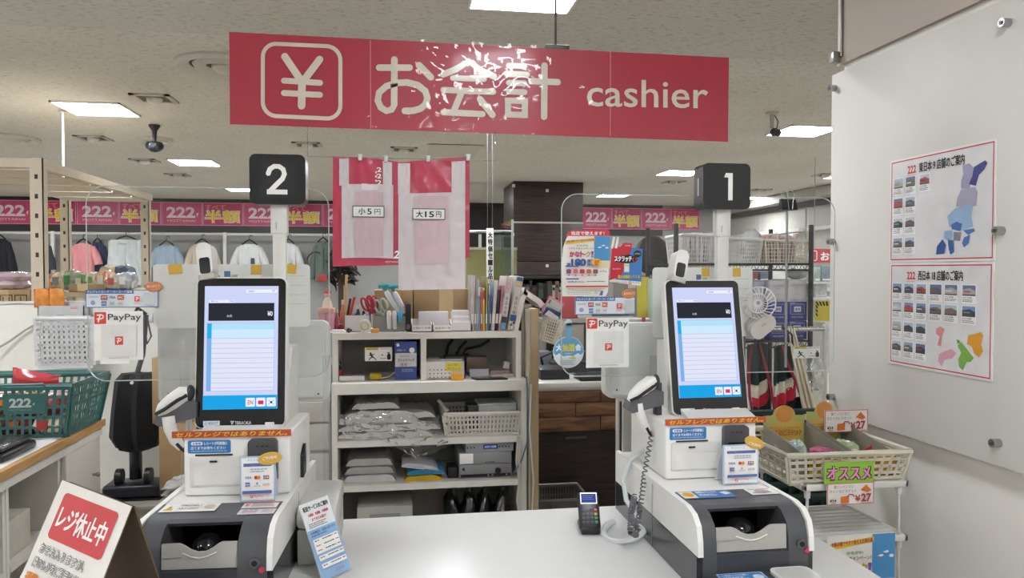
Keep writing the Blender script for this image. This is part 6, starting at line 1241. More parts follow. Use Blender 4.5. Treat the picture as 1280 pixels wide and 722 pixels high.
# magazines and files standing in the row
mags = [(588, 592, 344, '#b5b3ad', 1), (592.5, 595, 346, '#8d8c88', 1), (595.5, 597.5, 349, '#a9a7a0', .8), (598, 600.5, 356, '#5f8fb0', 0), (601, 603.2, 364, '#c05a48', 0), (603.6, 606, 360, '#d2b84e', 0), (606.6, 609, 346, '#9a8f50', .5), (609.4, 611, 354, '#5f8fb0', .8), (611.4, 613.4, 370, '#3a4a80', 1), (613.8, 618, 350, '#bdbbb5', 2), (618.4, 622, 362, '#1d1e22', 2), (622.4, 624.6, 357, '#b06a70', 2.4)]
nm = ['light grey thick', 'mid grey thin', 'pale grey thin', 'blue-topped', 'red', 'yellow', 'olive', 'sky blue', 'navy', 'pale grey leaning', 'black leaning', 'dusty red leaning']
for k, (a0, a1, py, h, ln) in enumerate(mags):
    p0, p1 = on(a0, 3.08), on(a1, 3.08); z = at(a0, py, 3.08).z; t = thing('magazine', nm[k] + ' magazine in the row on the cabinet', 'magazine', ((p0 + p1) / 2, 3.15, zT), group='magazines on the cabinet top'); R = RY(ln * 2.2)
    G().box((p0, 3.08, zT), (p1 - .0006, 3.27, z), C(h, .4, var=.15), .0004, R=R, piv=(p1, 3.1, zT)).obj('cover', t)
    if k in (3, 5, 7): G().box((p0, 3.0795, z - .045), (p1 - .0008, 3.0805, z - .008), C('#c9dbe6' if k != 5 else '#b5503a', .4), R=R, piv=(p1, 3.1, zT)).obj('spine_print', t)
    else: G().box((p0 + .0004, 3.0792, zT + .03), (p1 - .001, 3.0805, zT + .07), C('#d9d7d0', .5), R=R, piv=(p1, 3.1, zT)).obj('spine_print', t)
def binder(px0, px1, pyt, ln, h, lab, cow):
    p0, p1 = on(px0, 3.07), on(px1, 3.07); z = zT + (at(px0, pyt, 3.07).z - zT) / math.cos(math.radians(ln)); t = thing('binder', lab, 'binder', ((p0 + p1) / 2, 3.16, zT)); R = RY(ln); pv = (p1, 3.1, zT); G().box((p0, 3.07, zT), (p1, 3.27, z), C(h, .45, var=.05), .002, R=R, piv=pv).obj('binder_case', t)
    cv = Canvas(lambda u, v: Vector(pv) + R @ (Vector((p0 + (p1 - p0) * u / 14, 3.07, z - (z - zT) * v / 70)) - Vector(pv)), N_); cv.rect(2, 14 if cow else 22, 12, 50, C('#d3d2cc', .5))
    for i, ch in enumerate('商品台帳'): cv.text(4, 26 + i * 6, 10, 31 + i * 6, ch, C('#55565a', .5))
    if cow:
        cv.rect(1, 1, 13, 6, C('#3f6a94', .5)); cv.rect(2, 6.5, 12, 12, C('#d9c88a', .5)); cv.rect(1, 50, 13, 58, C('#2f5a8c', .5))
        for i in range(5): cv.disc(3 + i * 2.3, 60 + (i % 3) * 3, 1.6, INK if i % 2 else PAPER, n=10)
    else: cv.ring([(7 + 3.5 * math.cos(k * .628), 12 + 4 * math.sin(k * .628)) for k in range(10)], 1, C('#c9868c', .5)); cv.rect(1, 52, 13, 69, C('#3c4650', .5)); cv.rect(2, 60, 12, 68, C('#5f9ab8', .5))
    cv.obj('spine_print', t)
binder(624, 632, 346, 8, '#c3b9b4', 'brown-grey binder with a ring hole leaning in the row', False); binder(634, 643, 346, 10, '#b9b7b0', 'grey binder with blue and cow-patterned spine, leaning right', True)
# bent paper stack over a grey box at the right end
p = on(645, 3.08)
t = thing('paper_stack', 'thick stack of white papers bent over the grey box at the cabinet end', 'papers', (p, 3.12, zT)); pth = [(640, 417), (645, 395), (650, 372), (656, 360), (664, 366), (676, 374), (681, 380)]
def ps(u, v):
    s = u * (len(pth) - 1); i = min(int(s), len(pth) - 2); f_ = s - i; q = at(pth[i][0] + (pth[i + 1][0] - pth[i][0]) * f_, pth[i][1] + (pth[i + 1][1] - pth[i][1]) * f_, 3.07); return Vector((q.x, 3.07 + .2 * v, q.z))
G().grid(ps, 24, 6, C('#e6e5e1', .5), th=.022).obj('sheets', t)
a = at(646, 380, 3.1); b = at(663, 418, 3.1); t = thing('document_box', 'tall grey-beige document box at the right end of the cabinet', 'box', (a.x, 3.15, zt)); G().box((a.x + .012, 3.09, zl + .001), (b.x + .008, 3.1, a.z), C('#b3ae9c', .6)).box((a.x + .012, 3.27, zl + .001), (b.x + .008, 3.28, a.z), C('#b3ae9c', .6)).box((a.x + .012, 3.09, zl + .001), (a.x + .018, 3.28, a.z), C('#aca794', .6)).box((b.x + .002, 3.09, zl + .001), (b.x + .008, 3.28, a.z), C('#aca794', .6)).obj('box_shell', t); G().box((a.x + .02, 3.11, zl + .002), (b.x, 3.26, a.z - .012), C('#4a4038', .7)).obj('contents', t)
# ---- cubby contents
zL = zl + .0008
fn, q0, q1 = planeY(456, 434, 490, 451, 3.055); t = thing('sanitizer_notice', 'small hand sanitizer notice with a walking figure under the cabinet top', 'sign', ((q0.x + q1.x) / 2, 3.055, q0.z))
def notice(fn, x0, y0, x1, y1, t):
    W = x1 - x0; H = y1 - y0; cv = Canvas(fn, N_); cv.rect(x0 + W * .02, y0, x0 + W * .5, y0 + H * .18, C('#d2c23a', .5)); cv.text(x0 + W * .06, y0 + H * .03, x0 + W * .42, y0 + H * .15, '消毒にご協力', INK); cv.text(x0 + W * .54, y0 + H * .05, x0 + W * .96, y0 + H * .15, '入店時ご利用下さい', C('#5a5a5c', .5))
    cv.disc(x0 + W * .21, y0 + H * .42, H * .07, INK); cv.stroke([(x0 + W * .22, y0 + H * .5), (x0 + W * .28, y0 + H * .68)], H * .13, INK); cv.stroke([(x0 + W * .16, y0 + H * .56), (x0 + W * .24, y0 + H * .54), (x0 + W * .34, y0 + H * .5)], H * .06, INK); cv.stroke([(x0 + W * .28, y0 + H * .68), (x0 + W * .2, y0 + H * .78), (x0 + W * .16, y0 + H * .88)], H * .07, INK); cv.stroke([(x0 + W * .28, y0 + H * .68), (x0 + W * .36, y0 + H * .78), (x0 + W * .4, y0 + H * .9)], H * .07, INK); cv.lay()
    cv.rr(x0 + W * .82, y0 + H * .5, x0 + W * .95, y0 + H * .9, H * .06, INK); cv.rect(x0 + W * .86, y0 + H * .38, x0 + W * .91, y0 + H * .5, INK); cv.rect(x0 + W * .82, y0 + H * .36, x0 + W * .91, y0 + H * .41, INK); cv.disc(x0 + W * .64, y0 + H * .55, H * .06, C('#77777a', .5)); cv.lines(x0 + W * .56, y0 + H * .78, x0 + W * .78, y0 + H * .88, 1, C('#77777a', .5), rag=0); cv.obj('print', t)
G().box((q0.x, 3.055, q0.z), (q1.x, 3.0575, q1.z), PAPER).obj('card', t); notice(fn, 456, 434, 490, 451, t)
fn, q0, q1 = planeY(493.5, 427, 521, 467, 3.08); t = thing('blue_storage_box', 'blue and white carton standing in the left cubby hole', 'box', ((q0.x + q1.x) / 2, 3.15, zL)); BB = C('#3a5296', .45)
G().box((q0.x, 3.08, zL), (q1.x, 3.26, q1.z), BB, .002).obj('carton', t); cv = Canvas(fn, N_); cv.rect(493.8, 441, 520.7, 458, C('#d3d4d6', .5)); cv.poly([(495, 430), (498, 428.5), (499.5, 432), (496.5, 433)], PAPER); cv.text(496, 436, 507, 438.4, 'お名前シール', PAPER); cv.disc(515, 437.5, 3.4, PAPER); cv.text(500, 443, 512, 446, 'かんたん', C('#44464c', .5)); cv.text(497, 447.5, 518, 451.5, 'ストックバッグ', C('#44464c', .5), .02); cv.text(500, 453.5, 509, 457, '清潔', C('#44464c', .5)); cv.lines(502, 461, 519, 465, 2, C('#a9b4d4', .5)); cv.obj('print', t)
t = thing('power_strip', 'white power strip lying in the left cubby hole', 'power strip', (on(440, 3.1), 3.1, zL)); p0, p1 = at(424, 465, 3.08), at(456, 465, 3.08); G().box((p0.x, 3.07, zL), (p1.x, 3.1, zL + .02), C('#d0d0cd', .4), .003).obj('case', t)
for k in range(6): x = p0.x + .012 + k * .015; G().box((x, 3.079, zL + .0198), (x + .008, 3.091, zL + .0206), C('#8a8a88', .5)).obj('socket', t)
t = thing('yellow_tape_measure', 'yellow tape measure beside the blue carton', 'tape measure', (on(471, 3.1), 3.1, zL)); c = at(470, 461, 3.1); G().box((c.x - .026, 3.08, zL), (c.x + .022, 3.11, zL + .028), C('#b9a02a', .4), .010, 3).obj('case', t); G().tube([(c.x + .02, 3.09, zL + .006), (c.x + .05, 3.085, zL + .012), (c.x + .075, 3.09, zL + .03)], .0025, C('#d0cdb8', .4), 6).obj('cord', t)
t = thing('red_lantern', 'small black and red lantern at the left end of the cubby hole', 'lantern', (on(421, 3.12), 3.12, zL)); c = Vector((at(421, 455, 3.12).x, 3.12, zL)); G().lathe([(0, 0), (.02, 0), (.022, .02), (.02, .05), (.012, .06), (0, .062)], c, C('#232326', .5), 16).obj('lantern_body', t); G().lathe([(.0228, 0), (.0232, .012), (.0228, .022)], c + Vector((0, 0, .02)), C('#a8382e', .5), 16).obj('red_band', t); G().tube(arc(c + Vector((0, 0, .06)), .016, 0, 180, 8), .0022, INK, 5).obj('handle', t)
# right cubby
pd = C('#d3d3cd', .4); a = at(529.5, 452, 3.07); b = at(581, 468, 3.07)
t = thing('perforated_tray', 'white perforated tray with a yellow label in the right cubby hole', 'tray', ((a.x + b.x) / 2, 3.1, zL)); G().box((a.x, 3.07, zL), (b.x, 3.073, a.z), pd).box((a.x, 3.07, zL), (b.x, 3.16, zL + .002), pd).box((a.x, 3.157, zL), (b.x, 3.16, a.z), pd).box((a.x, 3.07, zL), (a.x + .003, 3.16, a.z), pd).box((b.x - .003, 3.07, zL), (b.x, 3.16, a.z), pd).obj('tray_shell', t); h = G()
for r in range(3):
    for k in range(10): x = a.x + .01 + k * .0155; z = zL + .008 + r * .015; h.cyl((x, 3.0706, z), (x, 3.0694, z), .0026, INK, 8)
h.obj('perforations', t); fn, q0, q1 = planeY(557, 453, 577, 463, 3.067); cv = Canvas(fn, N_); cv.rect(557, 453, 577, 463, C('#d6cc3e', .5)); cv.text(560, 454.5, 573, 457.5, '切って使う', C('#44443a', .5)); cv.text(559, 459, 575, 461.5, '捨てないで', C('#44443a', .5)); cv.obj('yellow_label', t)
block(564.5, 579, 467, 473, 3.02, .035, '#d59a2c', 'orange-yellow block on the cabinet ledge', 'orange_block', 'block', zbase=zL)
t = thing('label_printer_bag', 'crumpled clear bag with blue label in the right cubby hole', 'bag', (on(543, 3.18), 3.2, zL)); c = Vector((at(543, 445, 3.2).x, 3.21, zL + .03)); g = G().sph(c + Vector((0, 0, .012)), (.05, .03, .034), CLEAR('bag_film', '#d8d8d2', .7, .35, .12), 16, 10); 
for v in g.v: v += Vector((1, 0, 1)) * .008 * noise.noise(v * 60)
g.obj('film', t); G().box((c.x - .035, 3.178, c.z), (c.x + .01, 3.182, c.z + .018), C('#3f5fa8', .5)).obj('blue_label', t)
block(556, 581, 445, 468, 3.17, .07, '#2c2c2e', 'black grey adapter box behind the perforated tray', 'adapter_box', 'adapter', zbase=zL)
block(583, 610, 446, 461, 3.14, .08, '#5a4a3e', 'flat brown leather case in the right cubby hole', 'leather_case', 'case', zbase=zL + .016)
block(587, 611, 461, 466, 3.13, .09, '#b9bfc6', 'white-blue booklet under the brown case', 'booklet', 'booklet', zbase=zL)
t = thing('note_pile', 'pile of memo papers at the right of the cubby hole', 'papers', (on(627, 3.1), 3.12, zL)); p0, p1 = at(613, 464, 3.1), at(641, 464, 3.1); G().box((p0.x, 3.09, zL), (p1.x, 3.17, zL + .012), C('#c3bfb5', .5), R=RZ(5)).box((p0.x + .004, 3.1, zL + .0125), (p1.x - .012, 3.17, zL + .026), C('#8d7a70', .5), R=RZ(-4)).obj('papers', t); G().box((p1.x - .03, 3.15, zL + .027), (p1.x - .006, 3.17, zL + .055), C('#c9c7c0', .5), R=RY(12)).obj('folded_note', t)
g = G()
for p_ in ([(556, 455), (560, 432), (566, 424)], [(566, 452), (575, 434), (583, 426)], [(575, 452), (582, 436), (600, 432), (612, 425)], [(590, 450), (584, 442), (572, 446)]): g.tube([at(x, y, 3.3) for x, y in p_], .006, INK, 6)
tag(g.obj('black_cables'), 'thick black cables hanging at the back of the right cubby hole', 'cable')
t = thing('card_reader_pad', 'flat black tablet pad lying on the cabinet ledge', 'tablet', (on(613, 3.04), 3.05, zL)); p0, p1 = at(590, 474, 3.03), at(634, 474, 3.03); G().prism([(p0.x, 3.06), (p0.x + .014, 3.012), (p1.x, 3.012), (p1.x - .018, 3.06)], 'z', zL, zL + .007, C('#1a1b1d', .15)).obj('pad', t); G().prism([(p0.x + .006, 3.058), (p0.x + .017, 3.018), (p0.x + .06, 3.018), (p0.x + .055, 3.058)], 'z', zL + .0072, zL + .0078, C('#33353a', .1)).obj('glass_plate', t)
# ---- upper inner shelf: film-wrapped bags and basket
zS = zs1 + .0008; clearm = CLEAR('bag_stack_film', '#e2e2de', .8, .30, .10)
for k in range(5):
    t = thing('bag_bundle', ['lowest', 'second', 'third', 'fourth', 'topmost'][k] + ' film-wrapped bundle of white bags on the upper inner shelf', 'bag bundle', (.0, 3.15, zS + k * .027), group='white bag bundles on the shelf'); xx0 = at(419 + [0, 2, 1, 12, 20][k], 540, 3.03).x; xx1 = at([543, 551, 526, 546, 500][k], 540, 3.03).x
    def f_(u, v, s): return (xx0 + (xx1 - xx0) * u, 3.03 + k * .012 + .22 * v, zS + k * .027 + .001 + (.0245 if s else 0) * (1 - abs(2 * u - 1) ** 8) + .011 * (1 if s else .6) * noise.noise((u * 6 + k * 7, v * 4, k)) + .005 * noise.noise((u * 22 + k, v * 9, k + 3)) - (.012 * u if k == 3 else 0))
    g = G(); m = C(['#c9c8c2', '#d0cfca', '#c5c4be', '#cccbc5', '#c2c1bb'][k], .35, coat=.4, var=.06); g.grid(lambda u, v: f_(u, v, 1), 24, 10, m); g.grid(lambda u, v: f_(u, 1 - v, 0), 24, 10, m)
    g.grid(lambda u, v: Vector(f_(u, 0, 0)).lerp(Vector(f_(u, 0, 1)), v), 24, 3, m); g.obj('bundle', t)
t = thing('hanging_film', 'loose clear plastic film hanging over the shelf edge', 'plastic film', at(530, 565, 2.99))
def ff(u, v):
    q = at(424 + 136 * u, 514 + 10 * abs(u - .4) + v * (32 + 24 * max(0, 1 - abs(u - .72) * 2.6)), 2.985); return Vector((q.x, 2.982 + .016 * noise.noise((u * 9, v * 5, 2)) + .009 * noise.noise((u * 24, v * 12, 5)) + .02 * max(0, .3 - v), q.z))
G().grid(ff, 90, 36, CLEAR('loose_film', '#fcfcfc', 1.3, .04, .09)).obj('film', t)
a = at(555, 518, 3.04); b = at(651, 538, 3.04); t = thing('flat_basket', 'flat white mesh basket holding boxes on the upper inner shelf', 'basket', ((a.x + b.x) / 2, 3.15, zS)); hb = a.z - zS
B, T_ = basket(t, a.x, b.x, 3.03, 3.27, zS, hb, C('#d8d5cb', .4), .012, 20, 4)
for o in list(t.children):
    pass
for k, (x0_, x1_, h) in enumerate(((566, 583, '#b08a80'), (620, 640, '#b9b9b4'))): fn, q0, q1 = planeY(x0_, 521, x1_, 526, 3.035); G().box((q0.x, 3.033, q0.z), (q1.x, 3.036, q1.z), C(h, .5)).obj('label_holder', t)
for k, (x0_, x1_, pt, h, lab) in enumerate(((585, 598, 506, '#2b2b2d', 'black film cartridge in the flat basket'), (598, 645, 503, '#b4b5b3', 'grey lidded box in the flat basket'))): p0, p1 = at(x0_, 520, 3.09), at(x1_, pt, 3.09); t = thing('stored_box', lab, 'box', ((p0.x + p1.x) / 2, 3.15, zS + .006)); G().box((p0.x, 3.08, zS + .0065), (p1.x, 3.22, p1.z - .006), C(h, .45), .003).obj('box_body', t); G().box((p0.x - .003, 3.078, p1.z - .0055), (p1.x + .003, 3.222, p1.z), C('#c2c3c1' if k else '#3a3a3c', .4), .002).obj('lid', t)
tag(G().tube([at(548, 500, 3.15), at(560, 514, 3.12)], .010, C('#c2c2bc', .35), 8, flat=.5).obj('metal_bracket'), 'pale metal bracket leaning behind the bag bundles', 'bracket')
# ---- lower inner shelf
zS = zs2 + .0008
for k in range(3):
    t = thing('paper_bag_stack', ['lowest', 'middle', 'topmost'][k] + ' folded grey-white bag pack on the lower inner shelf', 'bag pack', (-.05, 3.15, zS + k * .03), group='bag packs on the lower shelf'); xx0, xx1 = at(429, 590, 3.04).x + .004 * k, at(495 - 2 * k, 590, 3.04).x; m = C(['#c9c9c9', '#a9a7a2', '#b3b1ab'][k], .4, coat=.3, var=.08)
    def f_(u, v, s): return (xx0 + (xx1 - xx0) * u, 3.04 + .012 * k + .2 * v, zS + k * .03 + .001 + s * .027 * (1 - abs(2 * u - 1) ** 10) + s * .003 * noise.noise((u * 7 + k, v * 6, k)))
    g = G(); g.grid(lambda u, v: f_(u, v, 1), 16, 8, m); g.grid(lambda u, v: f_(u, 1 - v, 0), 16, 8, m); g.grid(lambda u, v: Vector(f_(u, 0, 0)).lerp(Vector(f_(u, 0, 1)), v), 16, 3, m); g.obj('pack', t)
for k, (h, lab, dz, sh) in enumerate((('#c9a21e', 'yellow folded cloth at the bottom of the cloth pile', 0, 0), ('#2f7fa8', 'blue folded cloth in the cloth pile', .024, .01), ('#bdbcc2', 'pale lilac folded cloth on top of the cloth pile', .042, -.012))):
    p0, p1 = at(506, 595, 3.05), at(552, 595, 3.05); t = thing('folded_cloth', lab, 'cloth', ((p0.x + p1.x) / 2, 3.1, zS + dz)); 
    def f_(u, v, s, dz=dz, sh=sh): return (p0.x + sh + (p1.x - p0.x) * u, 3.03 + .16 * v, zS + dz + .0005 + s * .020 * (1 - abs(2 * u - 1) ** 6 * .7) + .004 * s * noise.noise((u * 5 + k * 3, v * 5, k)) - .008 * u * (k == 2) + (.016 * (1 - u) if k == 2 else 0))
    g = G(); m = C(h, .85, var=.08, bump=.3); g.grid(lambda u, v: f_(u, v, 1), 14, 8, m); g.grid(lambda u, v: f_(u, 1 - v, 0), 14, 8, m); g.grid(lambda u, v: Vector(f_(u, 0, 0)).lerp(Vector(f_(u, 0, 1)), v), 14, 3, m); g.obj('fold', t)
def unit_box(x0_, x1_, y0_, y1_, lab, h, zb, zt_): 
    p0, p1 = at(x0_, y1_, 3.03), at(x1_, y0_, 3.03); t = thing('audio_unit', lab, 'audio device', ((p0.x + p1.x) / 2, 3.12, zb)); G().box((p0.x, 3.03, zb), (p1.x, 3.24, zt_), C(h, .35, .3), .003).obj('case', t); return t, p0, p1
z_a = zS; z_b = at(612, 579.5, 3.03).z; z_c = at(612, 564.5, 3.03).z; z_d = at(612, 551, 3.03).z
t, p0, p1 = unit_box(574, 639.5, 580, 597, 'lowest silver amplifier with a round knob on the lower shelf', '#8f9092', z_a, z_b - .0008)
W = p1.x - p0.x; H = z_b - z_a
G().cyl((p0.x + W * .74, 3.03, z_a + H * .55), (p0.x + W * .74, 3.018, z_a + H * .55), .011, INK, 20).obj('volume_knob', t); G().box((p0.x + .006, 3.0285, z_a + .006), (p1.x - .004, 3.0305, z_a + .018), C('#1b1b1d', .3)).obj('lower_strip', t); G().cyl((p0.x + W * .08, 3.03, z_a + H * .7), (p0.x + W * .08, 3.022, z_a + H * .7), .005, INK, 12).obj('button', t)
for k in (.55, .63, .9): G().cyl((p0.x + W * k, 3.0285, z_a + .013), (p0.x + W * k, 3.024, z_a + .013), .003, C('#b9b9b9', .3, .8), 10).obj('jack', t)
t, p0, p1 = unit_box(573.5, 639.5, 565, 579.5, 'middle silver audio unit with a white paper label', '#9a9b9c', z_b, z_c - .0008); G().box((p0.x + .004, 3.0285, z_b + .005), (p0.x + .058, 3.0302, z_c - .004), PAPER).obj('paper_label', t)
for k in range(5): G().cyl((p0.x + .11 + k * .008, 3.03, z_b + .008), (p0.x + .11 + k * .008, 3.027, z_b + .008), .0025, INK, 8).obj('button', t)
t, p0, p1 = unit_box(582, 642, 551, 564.5, 'topmost small silver tuner with a blue display', '#a4a7ab', z_c, z_d); cv = Canvas(framed((p0.x, 3.03, z_d), ((p1.x - p0.x) / 60, 0, 0), (0, 0, -(z_d - z_c) / 14)), N_); cv.rect(22, 4.4, 40, 10, C('#1c2038', .3)); cv.rect(23, 5.4, 39, 9, EM('#5a6ab8', .5)); cv.text(24, 6, 38, 8.4, 'AM 1008', EM('#cfd6ff', .7)); cv.obj('display', t)
for k in range(7): G().cyl((p0.x + .008 + (k * .013 if k < 3 else .09 + k * .013), 3.03, z_c + .02), (p0.x + .008 + (k * .013 if k < 3 else .09 + k * .013), 3.026, z_c + .02), .0032, C('#3a3b3e', .4), 8).obj('button', t)
block(560, 572, 584, 597, 3.05, .1, '#17181a', 'black power adapter left of the amplifier', 'power_adapter', 'adapter', zbase=zS)
# ---- bottom: black bags and a white drawer box
for k, px in enumerate((566, 586, 606, 628)):
    q = at(px, 633, 3.1); t = thing('black_plastic_bag', ['leftmost', 'second', 'third', 'rightmost'][k] + ' crumpled black plastic bag at the bottom of the cabinet', 'bag', (q.x, 3.13, .051), group='black plastic bags'); g = G().sph((q.x, 3.13, .051 + .27), (.052, .08, .27), C('#101113', .22, coat=.5), 18, 12)
    for v in g.v: d = Vector((noise.noise(v * 18), noise.noise(v * 18 + Vector((5, 1, 2))) * .6, noise.noise(v * 16 + Vector((1, 7, 3))))); v += d * .02
    g.obj('bag_body', t); G().tube([(q.x, 3.13, .57), (q.x + .008, 3.12, .60), (q.x - .01, 3.12, .625)], [.02, .008, .014], C('#101113', .22, coat=.5), 8).obj('knot', t)
a = at(446, 634, 3.06); b = at(516, 634, 3.06); t = thing('plastic_storage_box', 'grey-white plastic storage drawer at the bottom left of the cabinet', 'storage box', ((a.x + b.x) / 2, 3.15, .051)); G().box((a.x, 3.06, .051), (b.x, 3.3, a.z), C('#aeaca5', .5), .006).obj('drawer_body', t); G().box((a.x + .05, 3.056, a.z - .05), (b.x - .05, 3.06, a.z - .03), C('#8f8d87', .5)).obj('grip', t)
# white cables at the right of the shelves
for k in range(3):
    q = [(647 + k * 2, 545), (645 + k * 2, 575), (649 + k, 600), (646 + 2.4 * k, 625), (650 + k, 650)]; tag(G().tube([at(x, y, 2.985 - .006 * k) for x, y in q], .0032, C('#c6c2b6', .5), 6).obj('white_cable'), ['left', 'middle', 'right'][k] + ' white cable hanging at the right side of the shelf cabinet', 'cable')
tag(G().tube([at(658, 470, 2.975), at(661, 520, 2.972), at(660, 550, 2.972), at(652, 575, 2.975), at(643, 590, 2.98)], .003, C('#5a7f9a', .4), 6).obj('blue_cable'), 'blue network cable running down the side of the shelf cabinet', 'cable')
tag(G().tube([at(664, 480, 2.955), at(662, 540, 2.955), at(667, 600, 2.955), at(664, 650, 2.955)], .0034, C('#d2cfc6', .5), 6).obj('wall_cable'), 'long white cable down the wooden-edged end panel', 'cable')
# ================================================================ right of the middle: staff desk
Yd = 3.45; a = at(673, 479, Yd); b = at(792, 486, Yd); xd0, xd1 = a.x, 1.33; zd = a.z
t = thing('staff_desk', 'staff desk with a wood plank front behind the counter, right of the shelf cabinet', 'desk', ((xd0 + xd1) / 2, 3.7, 0))
G().box((xd0, Yd, b.z), (xd1, Yd + .6, zd), C('#b5b3ac', .4), .003).obj('desk_top', t)
wp_ = WOOD('brick_plank', '#4a2f20', '#8a6240', (3, 8, 18), .6, 2.)
zz0 = b.z - .002
for r in range(3):
    zz1 = at(700, 486 + (r + 1) * 18.2, Yd).z; xx = xd0 + .002 - (.12 if r % 2 else 0); 
    while xx < xd1:
        x2 = min(xx + .30, xd1); x1_ = max(xx, xd0 + .002)
        if x2 - x1_ > .02: G().box((x1_, Yd + .006 + random.uniform(0, .004), zz1 + .0025), (x2 - .003, Yd + .03, zz0), wp_, .003).obj('plank', t)
        xx += .30
    zz0 = zz1
G().box((xd0 + .002, Yd + .02, 0), (xd1, Yd + .05, zz0 - .001), WOOD('desk_dark', '#1d1613', '#382a24', (2, 2, 26), .45)).obj('front_panel', t); G().box((xd0 + .002, Yd + .031, zz0), (xd1, Yd + .05, b.z), INK).obj('backing', t)
q = at(720, 545, Yd + .02); G().box((q.x - .05, Yd + .012, q.z - .01), (q.x + .05, Yd + .02, q.z), C('#4c4643', .4)).obj('cable_slot', t)
# mesh crate on the floor in front of it
a = at(672, 626, 3.2); b = at(736, 626, 3.2); t = thing('grey_mesh_crate', 'grey mesh crate on the floor behind the counter edge', 'crate', ((a.x + b.x) / 2, 3.3, .001)); basket(t, a.x, b.x, 3.18, 3.42, .001, a.z, C('#6b6964', .5), .01, 18, 12)
# things on the desk
zD = zd + .0008
def dbox(px0, px1, py0, Y, d, h, lab, name, cat, zb=None, bev=.004, rough=.4): 
    p0, p1 = at(px0, py0, Y), at(px1, py0, Y); return tag(G().box((p0.x, Y, zb or zD), (p1.x, Y + d, p0.z), C(h, rough), bev).obj(name), lab, cat)
t = thing('keyboard', 'black keyboard lying at the front of the staff desk', 'keyboard', at(740, 475, 3.5)); p0, p1 = at(724, 474, 3.5), at(793, 474, 3.5); G().box((p0.x, 3.48, zD), (p1.x, 3.62, zD + .02), C('#17181a', .4), .004).obj('case', t); g = G()
for r in range(4):
    for k in range(14): x = p0.x + .008 + k * .0165; g.box((x, 3.487 + r * .031, zD + .0202), (x + .0135, 3.512 + r * .031, zD + .026), C('#2a2b2e', .4))
g.obj('keycaps', t, kind='stuff')
dbox(676, 712, 462, 3.55, .2, '#1d1e20', 'black cash drawer unit at the left of the staff desk', 'cash_drawer', 'cash drawer'); dbox(690, 735, 452, 3.78, .15, '#26272a', 'dark printer behind the round fan on the staff desk', 'dark_printer', 'printer')
dbox(728, 768, 440, 3.8, .1, '#303136', 'dark device partly hidden by the payment card', 'dark_device', 'device'); dbox(676, 690, 440, 3.85, .1, '#5b5f66', 'grey box at the back left of the staff desk', 'grey_device', 'device')
g = G().tube([at(678, 455, 3.6), at(676, 446, 3.58), at(690, 440, 3.58), at(712, 448, 3.56), at(738, 456, 3.56), at(765, 462, 3.56)], .007, INK, 6); tag(g.obj('desk_cable'), 'black cable bundle lying over the staff desk devices', 'cable')
# books and cases on a back shelf of the desk
zsh = at(710, 398, 4.2).z; p0, p1 = at(676, 398, 4.2), at(800, 398, 4.2)
t = thing('desk_hutch', 'grey shelf behind the staff desk holding small cases', 'shelf', ((p0.x + p1.x) / 2, 4.2, 0)); G().box((p0.x, 4.15, zsh - .02), (p1.x, 4.4, zsh), C('#8f8d88', .5)).obj('shelf', t); G().box((p0.x, 4.4, 0), (p1.x, 4.42, zsh + .02), C('#4a4744', .6)).obj('back', t)
for x in (p0.x, p1.x): G().box((x, 4.15, 0), (x + .02, 4.4, zsh - .02), C('#77746e', .5)).obj('leg', t)
for k, (px0, px1, py, h, lab) in enumerate(((703, 722, 366, '#a23a3a', 'red case on the grey shelf'), (704, 720, 384, '#8c4a52', ''), (682, 700, 380, '#5a5452', 'brown-grey case on the grey shelf'), (722, 740, 386, '#c0b9a8', 'cream booklet on the grey shelf'))):
    if lab: dbox(px0, px1, py, 4.2, .12, h, lab + ' behind the staff desk', 'storage_case', 'case', zb=zsh + .0005)
dbox(700, 730, 405, 4.16, .1, '#8a827a', 'row of brown cards under the grey shelf', 'card_row', 'cards', zb=zd + .001)
# dark bookcase further back, under the pillar
Yk = 6.2; p0, p1 = at(636, 345, Yk), at(716, 345, Yk); zk0 = 0; zk1 = at(650, 343, Yk).z
t = thing('dark_bookcase', 'dark bookcase full of small cases in front of the pillar', 'bookcase', ((p0.x + p1.x) / 2, Yk, 0)); bkm = C('#2a2422', .5); zr = [at(676, p, Yk).z for p in (401, 372.5)]
G().box((p0.x, Yk + .2, 0), (p1.x, Yk + .22, zk1), bkm).obj('back', t)
for x in (p0.x, p1.x - .02): G().box((x, Yk, 0), (x + .02, Yk + .2, zk1), bkm).obj('side', t)
for z in zr + [zk1 - .02, .9, .5, .1]: G().box((p0.x + .02, Yk, z - .015), (p1.x - .02, Yk + .2, z), bkm).obj('shelf', t)
cc = ['#3a3a44', '#5a5048', '#20222a', '#6a4a44', '#c9c3b5', '#3f5a50', '#2c3340', '#8a8178', '#1f1f22', '#4a2f33']
cn = ['slate', 'taupe', 'near-black', 'brown', 'cream', 'green', 'navy', 'grey', 'black', 'maroon']
for r, z in enumerate(zr):
    x = p0.x + .025; k = 0
    while x < p1.x - .06:
        wd = random.uniform(.018, .045); hh = random.uniform(.10, .155); q = (k * 3 + r * 4) % 10; t = thing('small_case', cn[q] + ' upright case on the ' + ['lower', 'upper'][r] + ' row of the dark bookcase', 'case', (x + wd / 2, Yk + .05, z + .0005), group='cases in the dark bookcase'); G().box((x, Yk + .02, z + .0005), (x + wd - .002, Yk + .16, z + hh), C(cc[q], .4)).obj('case_body', t); G().box((x + .003, Yk + .0185, z + hh * .6), (x + wd - .005, Yk + .02, z + hh * .8), C(cc[(q + 4) % 10], .4)).obj('spine_label', t); x += wd; k += 1
